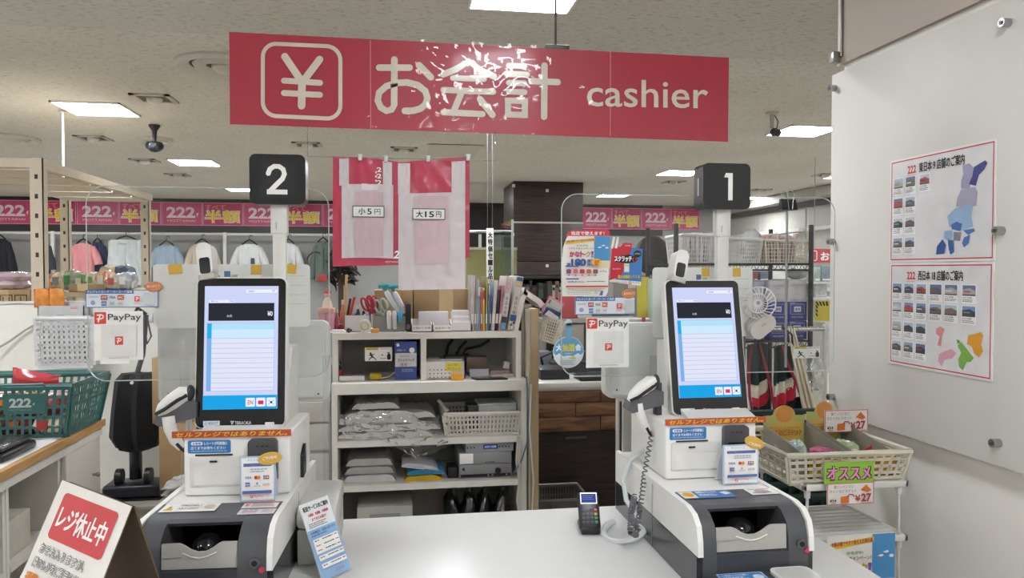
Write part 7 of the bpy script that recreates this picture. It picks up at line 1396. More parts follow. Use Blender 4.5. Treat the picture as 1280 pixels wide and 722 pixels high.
# white slanted mesh basket with cards, hung on the end panel
c = at(690, 412, 3.0); t = thing('slanted_basket', 'small cream mesh basket hung askew beside the wooden-edged panel', 'basket', c - Vector((0, 0, .06))); cm = C('#cfc8b8', .45); A = RY(18) 
def cb(u, v, w_): return c + A @ Vector((u, v, w_))
for (p, q, n) in (((-.034, -.03), (.034, -.03), 7), ((.034, -.03), (.034, .05), 7), ((.034, .05), (-.034, .05), 7), ((-.034, .05), (-.034, -.03), 7)):
    G().lattice(cb(p[0] * .82, p[1] * .85, -.05), cb(q[0] * .82, q[1] * .85, -.05), cb(q[0] * 1.1, q[1] * 1.1, .045), cb(p[0] * 1.1, p[1] * 1.1, .045), n, 8, .0036, .002, cm, 2).obj('mesh_wall', t)
G().add([cb(-.028, -.026, -.05), cb(.028, -.026, -.05), cb(.028, .043, -.05), cb(-.028, .043, -.05)], [(0, 1, 2, 3)], cm).obj('base', t)
t = thing('picture_card', 'pink-framed card standing in the slanted mesh basket', 'card', cb(0, .02, 0)); g = G(); 
A2 = RY(28); c2 = at(692, 383, 3.04)
def pf(g, nm): g.v = [c2 + A2 @ v for v in g.v]; return g.obj(nm, t)
pf(G().box((-.036, 0, -.04), (.036, .004, .032), C('#cf7a94', .45), .003), 'frame'); pf(G().box((-.03, -.001, -.038), (.03, 0, .024), C('#c3cbc6', .4)).box((-.028, -.0015, .002), (-.02, -.001, .02), C('#4a9a5a', .4)), 'card_face')
t = thing('navy_pack', 'navy and white wet-tissue pack in the slanted mesh basket', 'pack', cb(.0, 0, 0)); c2 = at(691, 391, 2.995); A2 = RY(24); pf(G().box((-.034, 0, -.022), (.034, .02, .014), C('#272f5c', .35), .004), 'pack_body'); pf(G().add([(-.03, -.001, -.02), (.03, -.001, -.02), (.03, -.001, -.006), (-.02, -.001, .004)], [(0, 1, 2, 3)], C('#cfd3dc', .4)), 'white_print')
# round paper fan on a blue handle
c = at(710.5, 440, 2.26); t = thing('round_fan', 'round blue and white lottery paper fan hung on its handle left of the payment card', 'paper fan', c - Vector((0, 0, .05))); r_ = .048
G().cyl((c.x, 2.26, c.z), (c.x, 2.2625, c.z), r_, C('#d9dde0', .45), 40).obj('fan_leaf', t); q = at(710.5, 408, 2.26); G().rbox((q.x - .009, 2.2545, c.z + r_ - .008), (q.x + .009, 2.2595, q.z + .012), C('#5fa3c4', .4), .006).cyl((q.x, 2.2545, q.z + .012), (q.x, 2.2595, q.z + .012), .011, C('#c9d9e0', .4), 16).obj('handle', t)
cv = Canvas(framed((c.x - r_, 2.26, c.z + r_), (r_ / 20, 0, 0), (0, 0, -r_ / 20)), N_); cv.poly([(20 + 19.4 * math.cos(math.radians(a_)), 20 - 19.4 * math.sin(math.radians(a_))) for a_ in range(0, 181, 10)] + [(3, 23), (12, 26), (20, 27), (28, 26), (37, 23)], C('#5c9cc6', .4)); cv.text(4, 10, 11.4, 18, '大', C('#e8eef2', .4), .05); cv.text(12.4, 9.5, 28, 18.5, '抽選', C('#d8d03a', .4), .04); cv.text(29, 10, 36.2, 18, '会', C('#e8eef2', .4), .05); cv.text(15, 20.5, 25, 22.4, '参加賞あり', PAPER); cv.poly([(3, 24), (8, 21), (13, 25), (20, 24), (26, 25), (32, 21), (37, 24), (34, 27), (6, 27)], C('#dfe6ea', .45)); cv.poly([(20, 27), (27, 25), (30, 28), (24, 29)], C('#c9bf5a', .5)); cv.lines(9, 30, 31, 37, 4, C('#9aa4ac', .5)); cv.obj('print', t)
# yellow and white files standing behind the right acrylic
for k, (px0, px1, py0, py1, Y, h, lab) in enumerate(((797, 811, 346, 397, 2.46, '#c9b832', 'yellow plastic file behind the scratch poster'), (811.5, 817, 348, 402, 2.47, '#b9cfc0', 'pale green file beside the yellow one'), (818, 842, 336, 408, 2.48, '#d5d3cf', 'white catalogue behind the right register screen'), (786, 797, 336, 360, 2.5, '#d3d2cc', 'short white card behind the scratch poster'))):
    p0, p1 = at(px0, py1, Y), at(px1, py0, Y); t = thing('plastic_file', lab, 'file', ((p0.x + p1.x) / 2, Y, p0.z)); G().box((p0.x, Y, p0.z), (p1.x, Y + .01, p1.z), C(h, .35, var=.05), .001).obj('cover', t); G().box((p0.x + (p1.x - p0.x) * .8, Y - .001, p0.z), (p0.x + (p1.x - p0.x) * .86, Y, p1.z), C('#c06a90' if k == 1 else '#aaa89e', .4)).obj('edge_line', t)
q0, q1 = at(782, 408, 2.5), at(850, 408, 2.5); t = thing('file_ledge', 'pale ledge carrying the files behind the right register', 'ledge', ((q0.x + q1.x) / 2, 2.5, .8)); G().box((q0.x, 2.455, at(800, 398, 2.46).z - .022), (q1.x, 2.54, at(800, 398, 2.46).z - .002), C('#bdbab4', .5)).obj('ledge', t); G().box((q0.x, 2.52, 0), (q1.x, 2.54, at(800, 398, 2.46).z - .022), C('#b5b3ac', .5)).obj('back_board', t)
q = at(804.5, 401, 2.448); tag(G().box((q.x - .006, 2.447, q.z - .012), (q.x + .006, 2.450, q.z + .012), C('#c84a86', .4)).obj('pink_tab'), 'bright pink sticky tab under the yellow file', 'sticky tab')
# black post and cables left of the right register
a = at(782, 510, 3.0); t = thing('black_rail', 'black cable rail standing left behind the right register', 'rail', (a.x, 3.0, 0)); 
for px in (778, 788): p = at(px, 600, 3.0); G().box((p.x - .008, 3.0, 0), (p.x + .008, 3.016, at(px, 502, 3.0).z), C('#1e2024', .4)).obj('upright', t)
for k in range(12): z = .35 + k * .055; p0, p1 = at(778, 560, 3.0), at(788, 560, 3.0); G().box((p0.x, 3.004, z), (p1.x, 3.012, z + .012), C('#2a2c30', .4)).obj('rung', t)
a = at(772, 500, 3.1); b = at(779, 600, 3.1); t = thing('pale_post', 'pale square post behind the counter left of the black rail', 'post', (a.x, 3.1, 0)); G().box((a.x, 3.1, 0), (at(778, 500, 3.1).x, 3.13, at(772, 480, 3.1).z), C('#c3c0b8', .5), .002).obj('post', t); G().box((a.x - .01, 3.09, 0), (at(778, 500, 3.1).x + .01, 3.14, .02), C('#a9a69e', .5)).obj('foot', t)
# ================================================================ black wire rack with white baskets
Yw = 3.6; zw = at(930, 330, Yw).z; px_ = [at(845, 300, Yw).x, at(1014, 300, Yw).x]; wk = C('#1c1d20', .4)
t = thing('wire_rack', 'black wire shelving rack at the right carrying white baskets', 'rack', ((px_[0] + px_[1]) / 2, 3.8, 0)); zt = at(1014, 281, Yw).z
for x in px_:
    for y in (Yw, Yw + .42): G().cyl((x, y, 0), (x, y, zt), .0125, wk, 10).obj('post', t)
def wires(z):
    g = G(); g.cyl((px_[0], Yw, z), (px_[1], Yw, z), .005, wk, 6).cyl((px_[0], Yw, z - .03), (px_[1], Yw, z - .03), .005, wk, 6)
    n = 22
    for k in range(n): x = px_[0] + (px_[1] - px_[0]) * k / n; dx_ = (px_[1] - px_[0]) / n; g.tube([(x, Yw, z - .03), (x + dx_ / 2, Yw, z), (x + dx_, Yw, z - .03)], .0025, wk, 4)
    for k in range(40): x = px_[0] + (px_[1] - px_[0]) * k / 39; g.cyl((x, Yw, z), (x, Yw + .42, z), .002, wk, 4)
    g.cyl((px_[0], Yw + .42, z), (px_[1], Yw + .42, z), .005, wk, 6); g.obj('wire_shelf', t)
zw2 = at(940, 427, Yw).z; wires(zw); wires(zw2); wires(.4)
wbm = C('#cdccc8', .4)
def wbasket(px0, px1, py, lab, nx, h='#cdccc8'):
    p0, p1 = at(px0, py, Yw), at(px1, py, Yw); t = thing('white_basket', lab, 'basket', ((p0.x + p1.x) / 2, Yw + .2, zw + .0055)); basket(t, p0.x, p1.x, Yw + .01, Yw + .26, zw + .006, p0.z - zw - .006, C(h, .4), .012, nx, 6, bw=.0045); return t, p0, p1
t, p0, p1 = wbasket(856, 899, 294, 'white mesh basket at the left on the wire rack, behind sign post 1', 14)
for k in range(7): x = p0.x + .03 + k * .024; tag(G().box((x, Yw + .05, zw + .012), (x + .012, Yw + .25, p0.z + random.uniform(.01, .03)), C(['#c9c9c9', '#9a9ca2', '#d3d2cc'][k % 3], .3, coat=.4), R=RY(random.uniform(-8, 8))).obj('film_packet'), ['pale', 'grey', 'white'][k % 3] + ' film packet in the left white basket', 'packet', 'packets in the left white basket')
wbasket(911, 954, 299, 'white mesh basket in the middle on the wire rack', 16)
t, p0, p1 = wbasket(958, 1012, 301, 'cream mesh basket at the right on the wire rack, full of pink packets', 14, '#cfc9ba')
for k in range(6): x = p0.x + .02 + k * .032; tag(G().box((x, Yw + .05, zw + .012), (x + .016, Yw + .2, p0.z + .02 + .012 * (k % 3)), C(['#b09590', '#a88a86', '#c2aca4'][k % 3], .35, coat=.3), .003, R=RY(-14 + 4 * k)).obj('pink_packet'), ['dusty pink', 'rose brown', 'pale pink'][k % 3] + ' packet in the right cream basket', 'packet', 'packets in the right cream basket')
q = at(950, 292, Yw + .1); g = G().sph((q.x, Yw + .2, zw + .10), (.05, .08, .09), CLEAR('packet_film', '#d8d8da', .7, .5, .12), 16, 10)
for v in g.v: v += Vector((1, .5, 1)) * .015 * noise.noise(v * 30)
tag(g.obj('film_bag'), 'crumpled clear film bag between the middle and right baskets', 'bag')
# carton pairs on the lower wire shelf
zb = zw2 + .006
for k, (px0, px1) in enumerate(((962, 984), (985, 1009))):
    p0, p1 = at(px0, 375, Yw + .02), at(px1, 350 if k == 0 else 349, Yw + .02); zc_ = at(px0, 377, Yw + .02).z
    for r, (h, z0, z1, lab) in enumerate((('#2f3170', zb, zb + (zc_ - zb) * .49, 'indigo carton'), ('#34367a', zb + (zc_ - zb) * .495, zc_ - .0008, 'indigo carton'), ('#c6c3c8', zc_, p1.z, 'pale lilac carton'))):
        t = thing('stacked_carton', ['lower', 'upper', 'topmost'][r] + ' ' + lab + [' in the left stack', ' in the right stack'][k] + ' on the wire rack', 'carton', ((p0.x + p1.x) / 2, Yw + .1, z0 + .0004)); G().box((p0.x, Yw + .02, z0 + .0004), (p1.x, Yw + .2, z1), C(h, .4), .002).obj('carton', t)
        cv = Canvas(framed((p0.x, Yw + .02, z1), ((p1.x - p0.x) / 22, 0, 0), (0, 0, -(z1 - z0) / 25)), N_)
        if r < 2: cv.frame(3, 3, 19, 16, .6, C('#8d90c0', .4)); cv.rect(7, 6, 15, 13, C('#c3c6d6', .4)); cv.text(8, 8, 14, 11, '激落', C('#3a3c80', .4), .02); cv.text(4, 19, 18, 21, 'STAR CLEANER', C('#b9bcdc', .4)); cv.text(2, .8, 8, 2.4, 'NEW', C('#b9bcdc', .4))
        else: cv.text(4, 5, 18, 8, 'ニンニクパワー', C('#5a5a60', .4), .01); cv.text(8, 9, 13, 11, 'プラス', C('#5a5a60', .4)); cv.lines(8, 16, 14, 17, 1, C('#9a9aa0', .4), rag=0); cv.text(3, 22, 18, 24, 'お徳用サイズ', C('#6a6a70', .4))
        cv.obj('print', t)
p0 = at(946, 352, Yw + .02); t = thing('lilac_carton', 'lilac-grey carton left of the two carton stacks on the wire rack', 'carton', (p0.x, Yw + .1, zb)); G().box((p0.x, Yw + .05, zb + .0005), (at(961.5, 352, Yw).x, Yw + .2, p0.z), C('#a3a3b8', .4), .002).obj('carton', t); G().box((p0.x + .01, Yw + .049, p0.z - .07), (p0.x + .04, Yw + .05, p0.z - .03), C('#c9c9d4', .4)).obj('print', t)
q = at(1003, 345, Yw + .1); t = thing('clear_bag', 'clear plastic bag lying over the right lilac carton', 'bag', (q.x, Yw + .1, at(1000, 349, Yw + .02).z)); g = G().sph((q.x - .02, Yw + .12, at(1000, 349, Yw + .02).z + .028), (.055, .06, .03), CLEAR('packet_film', '#d8d8da', .7, .5, .12), 16, 10)
for v in g.v: v += Vector((1, .5, .6)) * .01 * noise.noise(v * 35)
g.obj('film', t)
# goods on a far gondola seen between rack and board
t = thing('far_gondola', 'far shop shelf with coloured goods seen under the wire rack baskets', 'shelf', at(990, 400, 6.5)); p0, p1 = at(925, 340, 6.5), at(1055, 340, 6.5)
for py in (352, 372, 400): z = at(990, py, 6.5).z; G().box((p0.x, 6.5, z - .02), (p1.x, 6.8, z), C('#c9c9c4', .5)).obj('shelf', t)
G().box((p0.x, 6.8, 0), (p1.x, 6.82, at(990, 332, 6.5).z), C('#b9b7b0', .5)).obj('back_panel', t)
for k, (px0, px1, py0, py1, h, lab) in enumerate(((925, 942, 341, 350, '#a06a5c', 'terracotta'), (926, 941, 336, 341, '#5f8a5a', 'green-labelled'), (942, 948, 341, 350, '#6a2f30', 'dark red'), (950, 962, 339, 350, '#4a5560', 'slate'), (1018, 1026, 334, 351, '#8f9a94', 'grey-green'), (1027, 1040, 332, 351, '#6f7f84', 'blue-grey'), (1028, 1040, 336, 351, '#7a5a60', ''), (1018, 1034, 353, 371, '#c9c9cc', 'white'))):
    if not lab: continue
    p0, p1 = at(px0, py1, 6.55), at(px1, py0, 6.55); zl_ = at(990, 352 if py1 < 360 else 372, 6.5).z + .001; t2 = thing('far_goods', lab + ' package on the far shelf under the wire rack', 'package', ((p0.x + p1.x) / 2, 6.6, zl_)); G().box((p0.x, 6.55, zl_), (p1.x, 6.7, max(p1.z, zl_ + .04)), C(h, .5, var=.2), .004).obj('package', t2); G().box((p0.x + .01, 6.549, zl_ + .01), (p1.x - .01, 6.55, zl_ + .025), C('#d9d6cc', .5)).obj('price_strip', t2)
fn, q0, q1 = planeY(1016, 311, 1075, 328.5, 7.5); t = thing('far_banner', 'far second red cashier banner at the edge of the white board', 'banner', (q0.x, 7.5, q0.z)); G().box((q0.x, 7.5, q0.z), (q1.x, 7.51, q1.z), C('#b8434f', .5)).obj('red_film', t); cv = Canvas(fn, N_, .002, .002); cv.frame(1012, 313.5, 1021, 325.5, 1, PAPER, 2); cv.text(1026, 315.5, 1036, 325, 'お', PAPER, .04); cv.text(1038, 315.5, 1058, 325, '会計', PAPER, .04); cv.obj('lettering', t)
for x in (q0.x + .02, q1.x - .02): G().cyl((x, 7.505, q1.z), (x, 7.505, CEIL - .002), .004, C('#9a9894', .4), 6).obj('hanging_wire', t)
# hazard stickered clear box
p0, p1 = at(1018, 376, 3.3), at(1037, 401, 3.3); fn, _, _ = planeY(1018, 376, 1037, 401, 3.299); t = thing('hazard_card', 'yellow card with black hazard stripes beside the rack post', 'card', (p0.x, 3.3, p1.z)); G().box((p0.x + .005, 3.3, p1.z), (p1.x, 3.304, p0.z), C('#d3c23a', .45)).obj('card', t); cv = Canvas(fn, N_)
for k in range(4): cv.poly([(1019 + k * 4.2, 376.5), (1021.2 + k * 4.2, 376.5), (1024.2 + k * 3.6, 382), (1022 + k * 3.6, 382)], INK)
for k in range(3): cv.poly([(1019.3, 380 + k * 5), (1022, 383 + k * 5), (1022, 386 + k * 5), (1019.3, 383 + k * 5)], INK)
cv.obj('stripes', t)
# chrome rod with hanging bags
p0, p1 = at(926, 412, 3.3), at(1034, 410, 3.3); t = thing('hanging_rod', 'chrome rod carrying the striped tote bags at the right', 'rod', ((p0.x + p1.x) / 2, 3.3, p0.z)); zr_ = p0.z; G().cyl((p0.x, 3.3, zr_), (p1.x, 3.3, zr_), .011, chrome, 14).obj('rod', t); G().cyl((p1.x - .01, 3.3, 0), (p1.x - .01, 3.3, zr_ + .02), .012, C('#cfcdc8', .4), 10).obj('upright', t); G().cyl((p0.x + .01, 3.3, 0), (p0.x + .01, 3.3, zr_ + .02), .012, C('#5a5a5a', .4), 10).obj('upright', t)
def tote(x0_, x1_, lab, bands, edge, Y):
    t = thing('striped_tote', lab, 'bag', at((x0_ + x1_) / 2, 545, Y), group='striped tote bags on the rod')
    def cl(L, m, nm, yo=0., th=-.012):
        g = G()
        def f(u, v):
            s = u * (len(L) - 1); i = min(int(s), len(L) - 2); fr = s - i; A_ = [L[i][q] + (L[i + 1][q] - L[i][q]) * fr for q in range(3)]; p = at(A_[0], A_[1] + (A_[2] - A_[1]) * v, Y); return Vector((p.x, Y + yo + .010 * math.sin(A_[0] * .55) + .004 * noise.noise((A_[0] * .2, v * 3, 1)), p.z))
        g.grid(f, 14, 10, m, th=th); return g.obj(nm, t)
    for nm, h, L in bands: cl(L, cloth(h), nm)
    for L in edge: G().tube([at(x, y, Y - .02) for x, y in L], [.006, .010, .011, .009], cloth('#8f2438'), 8, flat=.5).obj('crimson_trim', t)
    xm = (x0_ + x1_) / 2; G().tube([at(xm - 5, 438, Y), at(xm - 4, 418, Y)] + [Vector((at(xm, 411, Y).x, 3.3, zr_ + .0135))] + [at(xm + 4, 418, Y), at(xm + 5, 438, Y)], .005, INK, 6).obj('handle', t)
tote(932, 965, 'left striped tote bag, green white and red, hanging on the rod', (('green_band', '#1f332e', [(937, 432, 480), (948, 428, 482), (960, 430, 470)]), ('white_band', '#cfc8b6', [(939, 478, 496), (948, 482, 498), (961, 468, 483)]), ('red_band', '#b3243a', [(941, 496, 506), (949, 498, 511), (962, 483, 499)]), ('black_base', '#1a1a1c', [(942, 506, 552), (949, 511, 552), (963, 499, 552)])), ([(940, 432), (936, 460), (937, 495), (944, 532)], [(950, 430), (956, 455), (964, 485), (968, 515)]), 3.26)
tote(966, 1006, 'right striped tote bag, green white and red, hanging on the rod', (('green_band', '#1b2f2a', [(967, 435, 482), (979, 430, 478), (990, 434, 472)]), ('white_band', '#d1cab8', [(968, 480, 495), (979, 476, 492), (990, 471, 485)]), ('red_band', '#b8243a', [(969, 494, 510), (979, 490, 506), (996, 478, 496)]), ('black_base', '#18181a', [(969, 509, 552), (980, 505, 552), (1003, 494, 552)])), ([(978, 432), (985, 455), (996, 480), (1006, 510)],), 3.24)
t = thing('cream_cloth', 'long cream cotton tote hanging at the right end of the rod', 'cloth', at(1010, 510, 3.22)); 
for k in range(3): G().tube([Vector((at(993 + k * 3, 415, 3.25).x, 3.3, zr_ + .013)), at(991 + k * 4, 440, 3.22), at(998 + k * 5, 475, 3.22), at(1006 + k * 6, 512, 3.22), at(1010 + k * 6, 545, 3.22)], [.006, .012, .016, .018, .019], cloth('#cabfa6'), 8, flat=.55).obj('fold', t)
fn, q0, q1 = planeY(992, 433, 1025, 447.5, 3.2); t = thing('right_sanitizer_notice', 'small hand sanitizer notice hanging right beside the tote bags', 'sign', (q0.x, 3.2, q0.z)); G().box((q0.x, 3.2, q0.z), (q1.x, 3.2025, q1.z), PAPER).obj('card', t); notice(fn, 992, 433, 1025, 447.5, t); G().tube([Vector((q0.x + .04, 3.2012, q1.z)), Vector((q0.x + .05, 3.25, zr_ + .008)), Vector((q0.x + .05, 3.3, zr_ + .0125))], .0015, INK, 5).obj('string', t)
q = at(1022, 460, 3.25); t = thing('clear_pouch', 'clear plastic pouch with tags hanging at the right end of the rod', 'pouch', q); g = G(); g.grid(lambda u, v: Vector((at(1008 + 22 * u, 448 + 40 * v, 3.25).x, 3.25 + .02 * noise.noise((u * 4, v * 4, 3)), at(1008 + 22 * u, 448 + 40 * v, 3.25).z)), 14, 14, CLEAR('pouch_film', '#dfe0dc', .8, .3, .1)); g.obj('film', t); G().tube([at(1018, 450, 3.25), Vector((at(1018, 412, 3.25).x, 3.3, zr_ + .0125))], .002, INK, 5).obj('hook', t)
for k in range(3): p = at(1024 + k * 2, 470 + 8 * k, 3.235); G().box((p.x - .012, 3.234, p.z - .03), (p.x + .006, 3.236, p.z + .02), C('#cfcfcc', .3, coat=.3), R=RY(14)).obj('tag', t)
# black rounded backpack shape behind the rack
q = at(819, 318, 4.750); t = thing('black_backpack', 'large black rounded backpack behind the scratch poster and rack post', 'backpack', (q.x, 4.750, at(826, 343, 4.750).z)); zq = at(826, 343, 4.750).z; G().sph((q.x, 4.800, zq + .125), (.125, .09, .13), C('#17171a', .6, bump=.2), 22, 14).obj('bag_body', t); G().tube(arc((q.x, 4.750, zq + .2), .03, 0, 180, 8), .006, INK, 6).obj('top_loop', t); G().sph((q.x - .01, 4.735, zq + .07), (.06, .03, .05), C('#2b2b2f', .4), 14, 8).obj('front_pocket', t)
t = thing('display_plinth', 'grey plinth under the black backpack', 'plinth', (q.x, 4.800, 0)); G().box((q.x - .3, 4.690, 0), (q.x + .2, 4.910, zq - .03), C('#8f8b84', .6)).obj('plinth', t); G().box((q.x - .31, 4.680, zq - .03), (q.x + .21, 4.920, zq - .002), C('#7a766f', .6)).obj('top', t)
t = thing('orange_bag', 'orange-tan bag left of the black backpack', 'bag', (q.x - .12, 4.850, zq)); G().sph((q.x - .13, 4.870, zq + .075), (.1, .04, .085), C('#8a6a3a', .6), 16, 10).obj('bag_body', t); G().tube(arc((q.x - .13, 4.870, zq + .14), .04, 0, 180, 8), .005, INK, 6).obj('handle', t)
# ================================================================ stack of green baskets beyond the right register
gx0, gx1, gy0, gy1 = 1.37, 1.83, 2.62, 2.98; zst = .10
proto = thing('nested_basket', 'dark green shopping basket in the tall stack behind the snack shelf', 'basket', (0, 0, 0), group='stacked green baskets')
dgm = C('#223c38', .45, var=.05)
g = G(); 
B_ = [Vector((gx0 + .03, gy0 + .03, 0)), Vector((gx1 - .03, gy0 + .03, 0)), Vector((gx1 - .03, gy1 - .03, 0)), Vector((gx0 + .03, gy1 - .03, 0))]; T4 = [Vector((gx0, gy0, .2)), Vector((gx1, gy0, .2)), Vector((gx1, gy1, .2)), Vector((gx0, gy1, .2))]
for k in range(4): j = (k + 1) % 4; g.lattice(B_[k], B_[j], T4[j], T4[k], 10, 3, .012, .003, dgm, 2)
g.obj('basket_walls', proto, w=False); G().tube(T4, .012, dgm, 6, closed=True).obj('rim', proto, w=False); G().box((gx0 + .03, gy0 + .03, -.001), (gx1 - .03, gy1 - .03, .002), dgm).obj('base', proto, w=False)
proto.location = (0, 0, .003)
ords = ['topmost', 'second', 'third', 'fourth', 'fifth', 'sixth', 'seventh', 'eighth', 'ninth', 'tenth', 'eleventh', 'twelfth', 'thirteenth', 'fourteenth']
proto['label'] = 'bottom dark green basket of the stack behind the snack shelf'
for k in range(1, 15): copy_thing(proto, (.004 * (k % 3), .003 * (k % 2), .003 + k * .05), ords[14 - k] + (' dark green basket of the stack behind the snack shelf' if k == 14 else ' dark green basket from the top of the stack behind the snack shelf'))
# ================================================================ white snack shelf against the right wall
rx0, rx1, ry0, ry1 = 1.128, 1.452, 1.945, 2.24; rm = C('#d8d6d1', .4, var=.02); tiers = (.903, .747, .55, .34, .13)
t = thing('snack_shelf', 'white tiered plastic snack shelf standing against the right wall', 'shelf', ((rx0 + rx1) / 2, (ry0 + ry1) / 2, 0))
for z in tiers:
    g = G(); g.box((rx0, ry0, z - .018), (rx1, ry0 + .012, z), rm, .003); g.box((rx0, ry1 - .012, z - .018), (rx1, ry1, z), rm, .003); g.box((rx0, ry0, z - .018), (rx0 + .012, ry1, z), rm, .003); g.box((rx1 - .012, ry0, z - .018), (rx1, ry1, z), rm, .003); o = g.obj('tier_frame', t)
    for k in range(9): y = ry0 + .018 + k * .0295; G().box((rx0 + .012, y, z - .008), (rx1 - .012, y + .02, z - .003), rm).obj('slat', o)
for x in (rx0 + .02, rx1 - .02):
    for y in (ry0 + .015, ry1 - .015):
        G().cyl((x, y, 0), (x, y, tiers[0] - .018), .0045, C('#cfcdc8', .3), 8).obj('leg', t)
        for z in tiers: G().cyl((x, y, z - .04), (x, y, z - .018), .008, rm, 8, r2=.010).obj('socket', t)
zB = tiers[0] + .0008
t = thing('snack_basket', 'cream mesh basket of biscuits on top of the snack shelf', 'basket', (1.27, 2.1, zB)); sb = C('#d2ccbb', .4); basket(t, 1.085, 1.462, 1.955, 2.32, zB, .078, sb, .016, 14, 4, bw=.0075)
# biscuit display boxes (the printed mascot is left out)
bxm = C('#b9a24a', .45, var=.08); grn = C('#8fae6a', .45, var=.08); gin = C('#8b8579', .6)
def biscuit(x0_, x1_, y0_, y1_, zb_, hb_, lab):
    t = thing('biscuit_box', lab, 'display box', ((x0_ + x1_) / 2, (y0_ + y1_) / 2, zb_)); cx = (x0_ + x1_) / 2; w_ = x1_ - x0_
    P = [(x0_, zb_), (x1_, zb_), (x1_, zb_ + hb_)] + [(cx + w_ * .27 * math.cos(math.radians(a_)), zb_ + hb_ + .032 * math.sin(math.radians(a_))) for a_ in range(0, 181, 15)] + [(x0_, zb_ + hb_)]
    G().prism(P, 'y', y1_ - .002, y1_, C('#c7a85a', .45, var=.05)).obj('back_card', t)
    for x in (x0_, x1_ - .002): G().prism([(y0_, zb_), (y1_ - .002, zb_), (y1_ - .002, zb_ + hb_ * .8), (y0_ + .03, zb_ + hb_ * .5), (y0_, zb_ + hb_ * .42)], 'x', x, x + .002, gin).obj('side_wall', t)
    G().box((x0_, y0_, zb_), (x1_, y0_ + .002, zb_ + hb_ * .42), C('#cfa43c', .45, var=.06)).obj('front_wall', t); G().box((x0_, y0_, zb_), (x1_, y1_, zb_ + .002), gin).obj('base', t)
    cv = Canvas(framed((x0_, y1_ - .002, zb_ + hb_), (w_ / 60, 0, 0), (0, 0, -hb_ / 58)), N_); cv.poly([(0, 0), (60, 0), (60, 58), (40, 58), (60, 30), (56, 10), (30, 3), (0, 16)], C('#a9ac62', .45)); cv.poly([(60, 24), (60, 58), (38, 58), (46, 44)], grn); cv.disc(30, -2, 13, C('#c98a45', .45), 12); cv.text(8, 16, 52, 19, 'アンパンマンの', C('#c06a2a', .45), .03); cv.text(5, 20, 55, 28.5, 'ひとくちビスケット', C('#8f3f1c', .45), .09); cv.text(6, 20.6, 54, 28, 'ひとくちビスケット', C('#d9a23a', .45), .03); cv.obj('back_print', t)
    cv = Canvas(framed((x0_, y0_, zb_ + hb_ * .42), (w_ / 60, 0, 0), (0, 0, -hb_ * .42 / 20)), N_); cv.rect(1, 1, 59, 19, C('#d8a93a', .45)); cv.text(22, 3, 36, 8, 'ビスケット', C('#a8432a', .45), .03)
    for k in range(4): cv.disc(8 + k * 14, 13, 3.4, C(['#e6dcc8', '#a8603a', '#e0d3b0', '#d9d0c0'][k], .45))
    cv.obj('front_print', t)
zI = zB + .006
biscuit(1.165, 1.305, 1.985, 2.25, zI, .128, 'left yellow biscuit display box in the snack basket'); biscuit(1.318, 1.44, 1.985, 2.26, zI, .135, 'right biscuit display box with a price card, in the snack basket')
for k, (x, y, h, rz, lab) in enumerate(((1.19, 2.14, '#8fa6ac', .2, 'blue-foil biscuit bag at the left of the left box'), (1.225, 2.15, '#a8b9a0', -.3, 'green-foil biscuit bag in the left box'), (1.25, 2.05, '#b0507a', .5, 'magenta biscuit bag in the left box'), (1.37, 2.13, '#a9b890', .2, 'pale green biscuit bag in the right box'), (1.41, 2.05, '#c2a65a', -.4, 'gold biscuit bag at the right of the right box'))):
    pack((x, y, zI + .0025), .045, .09, .066 if k != 4 else .05, C(h, .25, coat=.5, var=.3), lab, 'biscuit_bag', lab_m=C('#e0d9c8', .4), rz=rz)
t = thing('torn_lid', 'torn red-edged carton flap standing in the right biscuit box', 'flap', at(1075, 560, 2.02)); q0 = at(1062, 571, 2.02); q1 = at(1090, 556, 2.06); G().add([q0, q1, q1 + Vector((.0, 0, -.012)), q0 + Vector((.004, 0, -.012))] + [p + Vector((0, .004, 0)) for p in (q0, q1, q1 + Vector((.0, 0, -.012)), q0 + Vector((.004, 0, -.012)))], [(0, 1, 2, 3), (7, 6, 5, 4), (0, 4, 5, 1), (1, 5, 6, 2), (2, 6, 7, 3), (3, 7, 4, 0)], C('#a8332c', .5)).obj('red_edge', t)
def price(fn, x0, y0, x1, y1, cv):
    W = x1 - x0; H = y1 - y0; X = lambda u: x0 + W * u; V = lambda v: y0 + H * v; OR = C('#d0702e', .45); RD = C('#a83a3a', .45)
    cv.frame(x0 + .5, y0 + .5, x1 - .5, y1 - .5, 1, C('#c86a78', .45)); cv.text(X(.14), V(.1), X(.56), V(.24), '菓アンパンマン', C('#5a4a46', .45)); cv.text(X(.05), V(.3), X(.62), V(.44), 'ひとくちビスケット', C('#5a4a46', .45)); cv.text(X(.05), V(.72), X(.19), V(.86), '¥54', INK, .02); cv.lines(X(.08), V(.9), X(.18), V(.95), 1, INK, rag=0)
    cv.poly([(X(.28), V(.62)), (X(.46), V(.58)), (X(.46), V(.9)), (X(.28), V(.92))], OR); cv.stroke([(X(.42), V(.62)), (X(.46), V(.52)), (X(.54), V(.54)), (X(.56), V(.62))], H * .05, RD); cv.poly([(X(.7), V(.34)), (X(.82), V(.1)), (X(.94), V(.36)), (X(.86), V(.46))], OR); cv.lay(); cv.text(X(.58), V(.56), X(.7), V(.86), '¥', RD, .03); cv.text(X(.71), V(.5), X(.93), V(.88), '27', RD, .04); cv.lines(X(.84), V(.91), X(.95), V(.95), 1, C('#6a4a46', .5), rag=0)
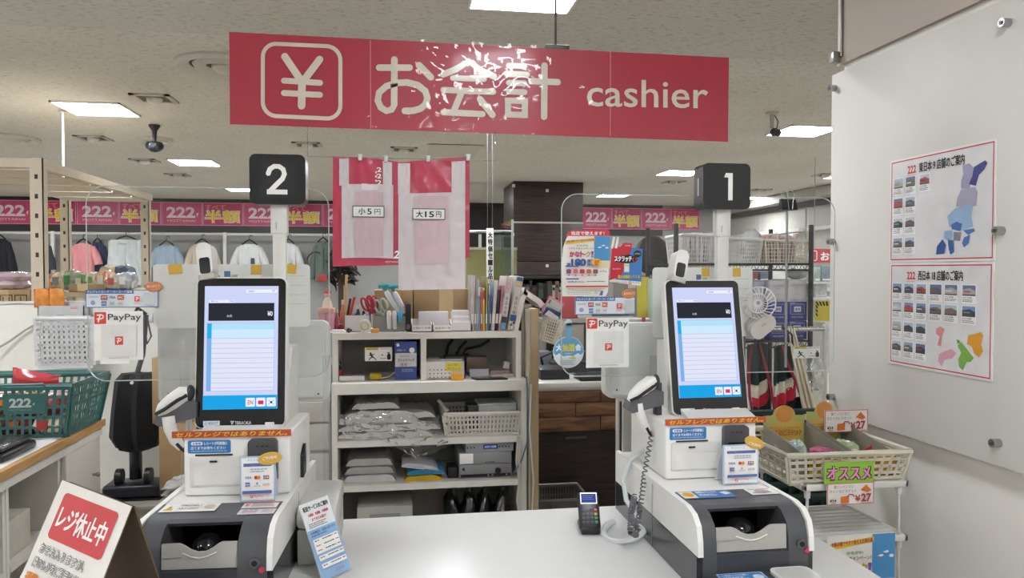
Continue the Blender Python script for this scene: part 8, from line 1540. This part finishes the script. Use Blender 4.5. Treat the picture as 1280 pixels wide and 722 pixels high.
fn, q0, q1 = planeY(1031, 512, 1084.5, 539.5, 2.20); t = thing('price_card', 'upper price card showing 27 yen on the right biscuit box', 'price card', (q0.x, 2.2, q0.z)); G().box((q0.x, 2.2, q0.z), (q1.x, 2.202, q1.z), C('#e3dfda', .4, coat=.3)).obj('card', t); cv = Canvas(fn, N_); price(fn, 1031, 512, 1084.5, 539.5, cv); cv.obj('print', t); G().box(((q0.x + q1.x) / 2 - .01, 2.202, q0.z + .01), ((q0.x + q1.x) / 2 + .01, 2.275, q0.z + .016), C('#d0d0cc', .3)).obj('holder_arm', t)
Yp = 1.925
fn, q0, q1 = planeY(1030.5, 577, 1092.5, 603.5, Yp); t = thing('recommend_card', 'lime green card with pink recommendation lettering on the basket front', 'price card', (q0.x, Yp, q0.z)); G().box((q0.x, Yp, q0.z), (q1.x, Yp + .002, q1.z), C('#8cba3a', .4)).obj('card', t); cv = Canvas(fn, N_); cv.text(1034, 582, 1088.5, 598, 'オススメ', INK, .09, slope=.03); cv.text(1034.6, 582.5, 1087.8, 597.4, 'オススメ', C('#d98ab4', .4), .035, slope=.03); cv.obj('lettering', t)
fn, q0, q1 = planeY(1034, 603, 1092, 630, Yp); t = thing('lower_price_card', 'lower price card showing 27 yen hanging under the green card', 'price card', (q0.x, Yp, q0.z)); G().box((q0.x, Yp, q0.z), (q1.x, Yp + .002, q1.z), C('#e3dfda', .4, coat=.3)).obj('card', t); cv = Canvas(fn, N_); price(fn, 1034, 603, 1092, 630, cv); cv.obj('print', t)
fn, q0, q1 = planeY(1034, 668, 1118, 738, 1.93); t = thing('lower_campaign_poster', 'campaign card with big 180 standing before the lower snack shelf tier', 'poster', (q0.x, 1.93, q0.z)); G().box((q0.x, 1.93, q0.z - .05), (q1.x, 1.933, q1.z), C('#e6e3d8', .4)).obj('card', t); cv = Canvas(fn, N_); campaign(fn, 1034, 668, 1118, 738, cv, False); cv.obj('print', t)
# grey cable box on the second tier
tag(G().box((rx0 + .015, 2.02, tiers[2] + .0008), (rx0 + .12, 2.2, tiers[2] + .11), C('#5b5a58', .5), .012).obj('adapter_case'), 'dark grey case under the second tier of the snack shelf', 'case')
bpy.data.scenes.remove(TSC)
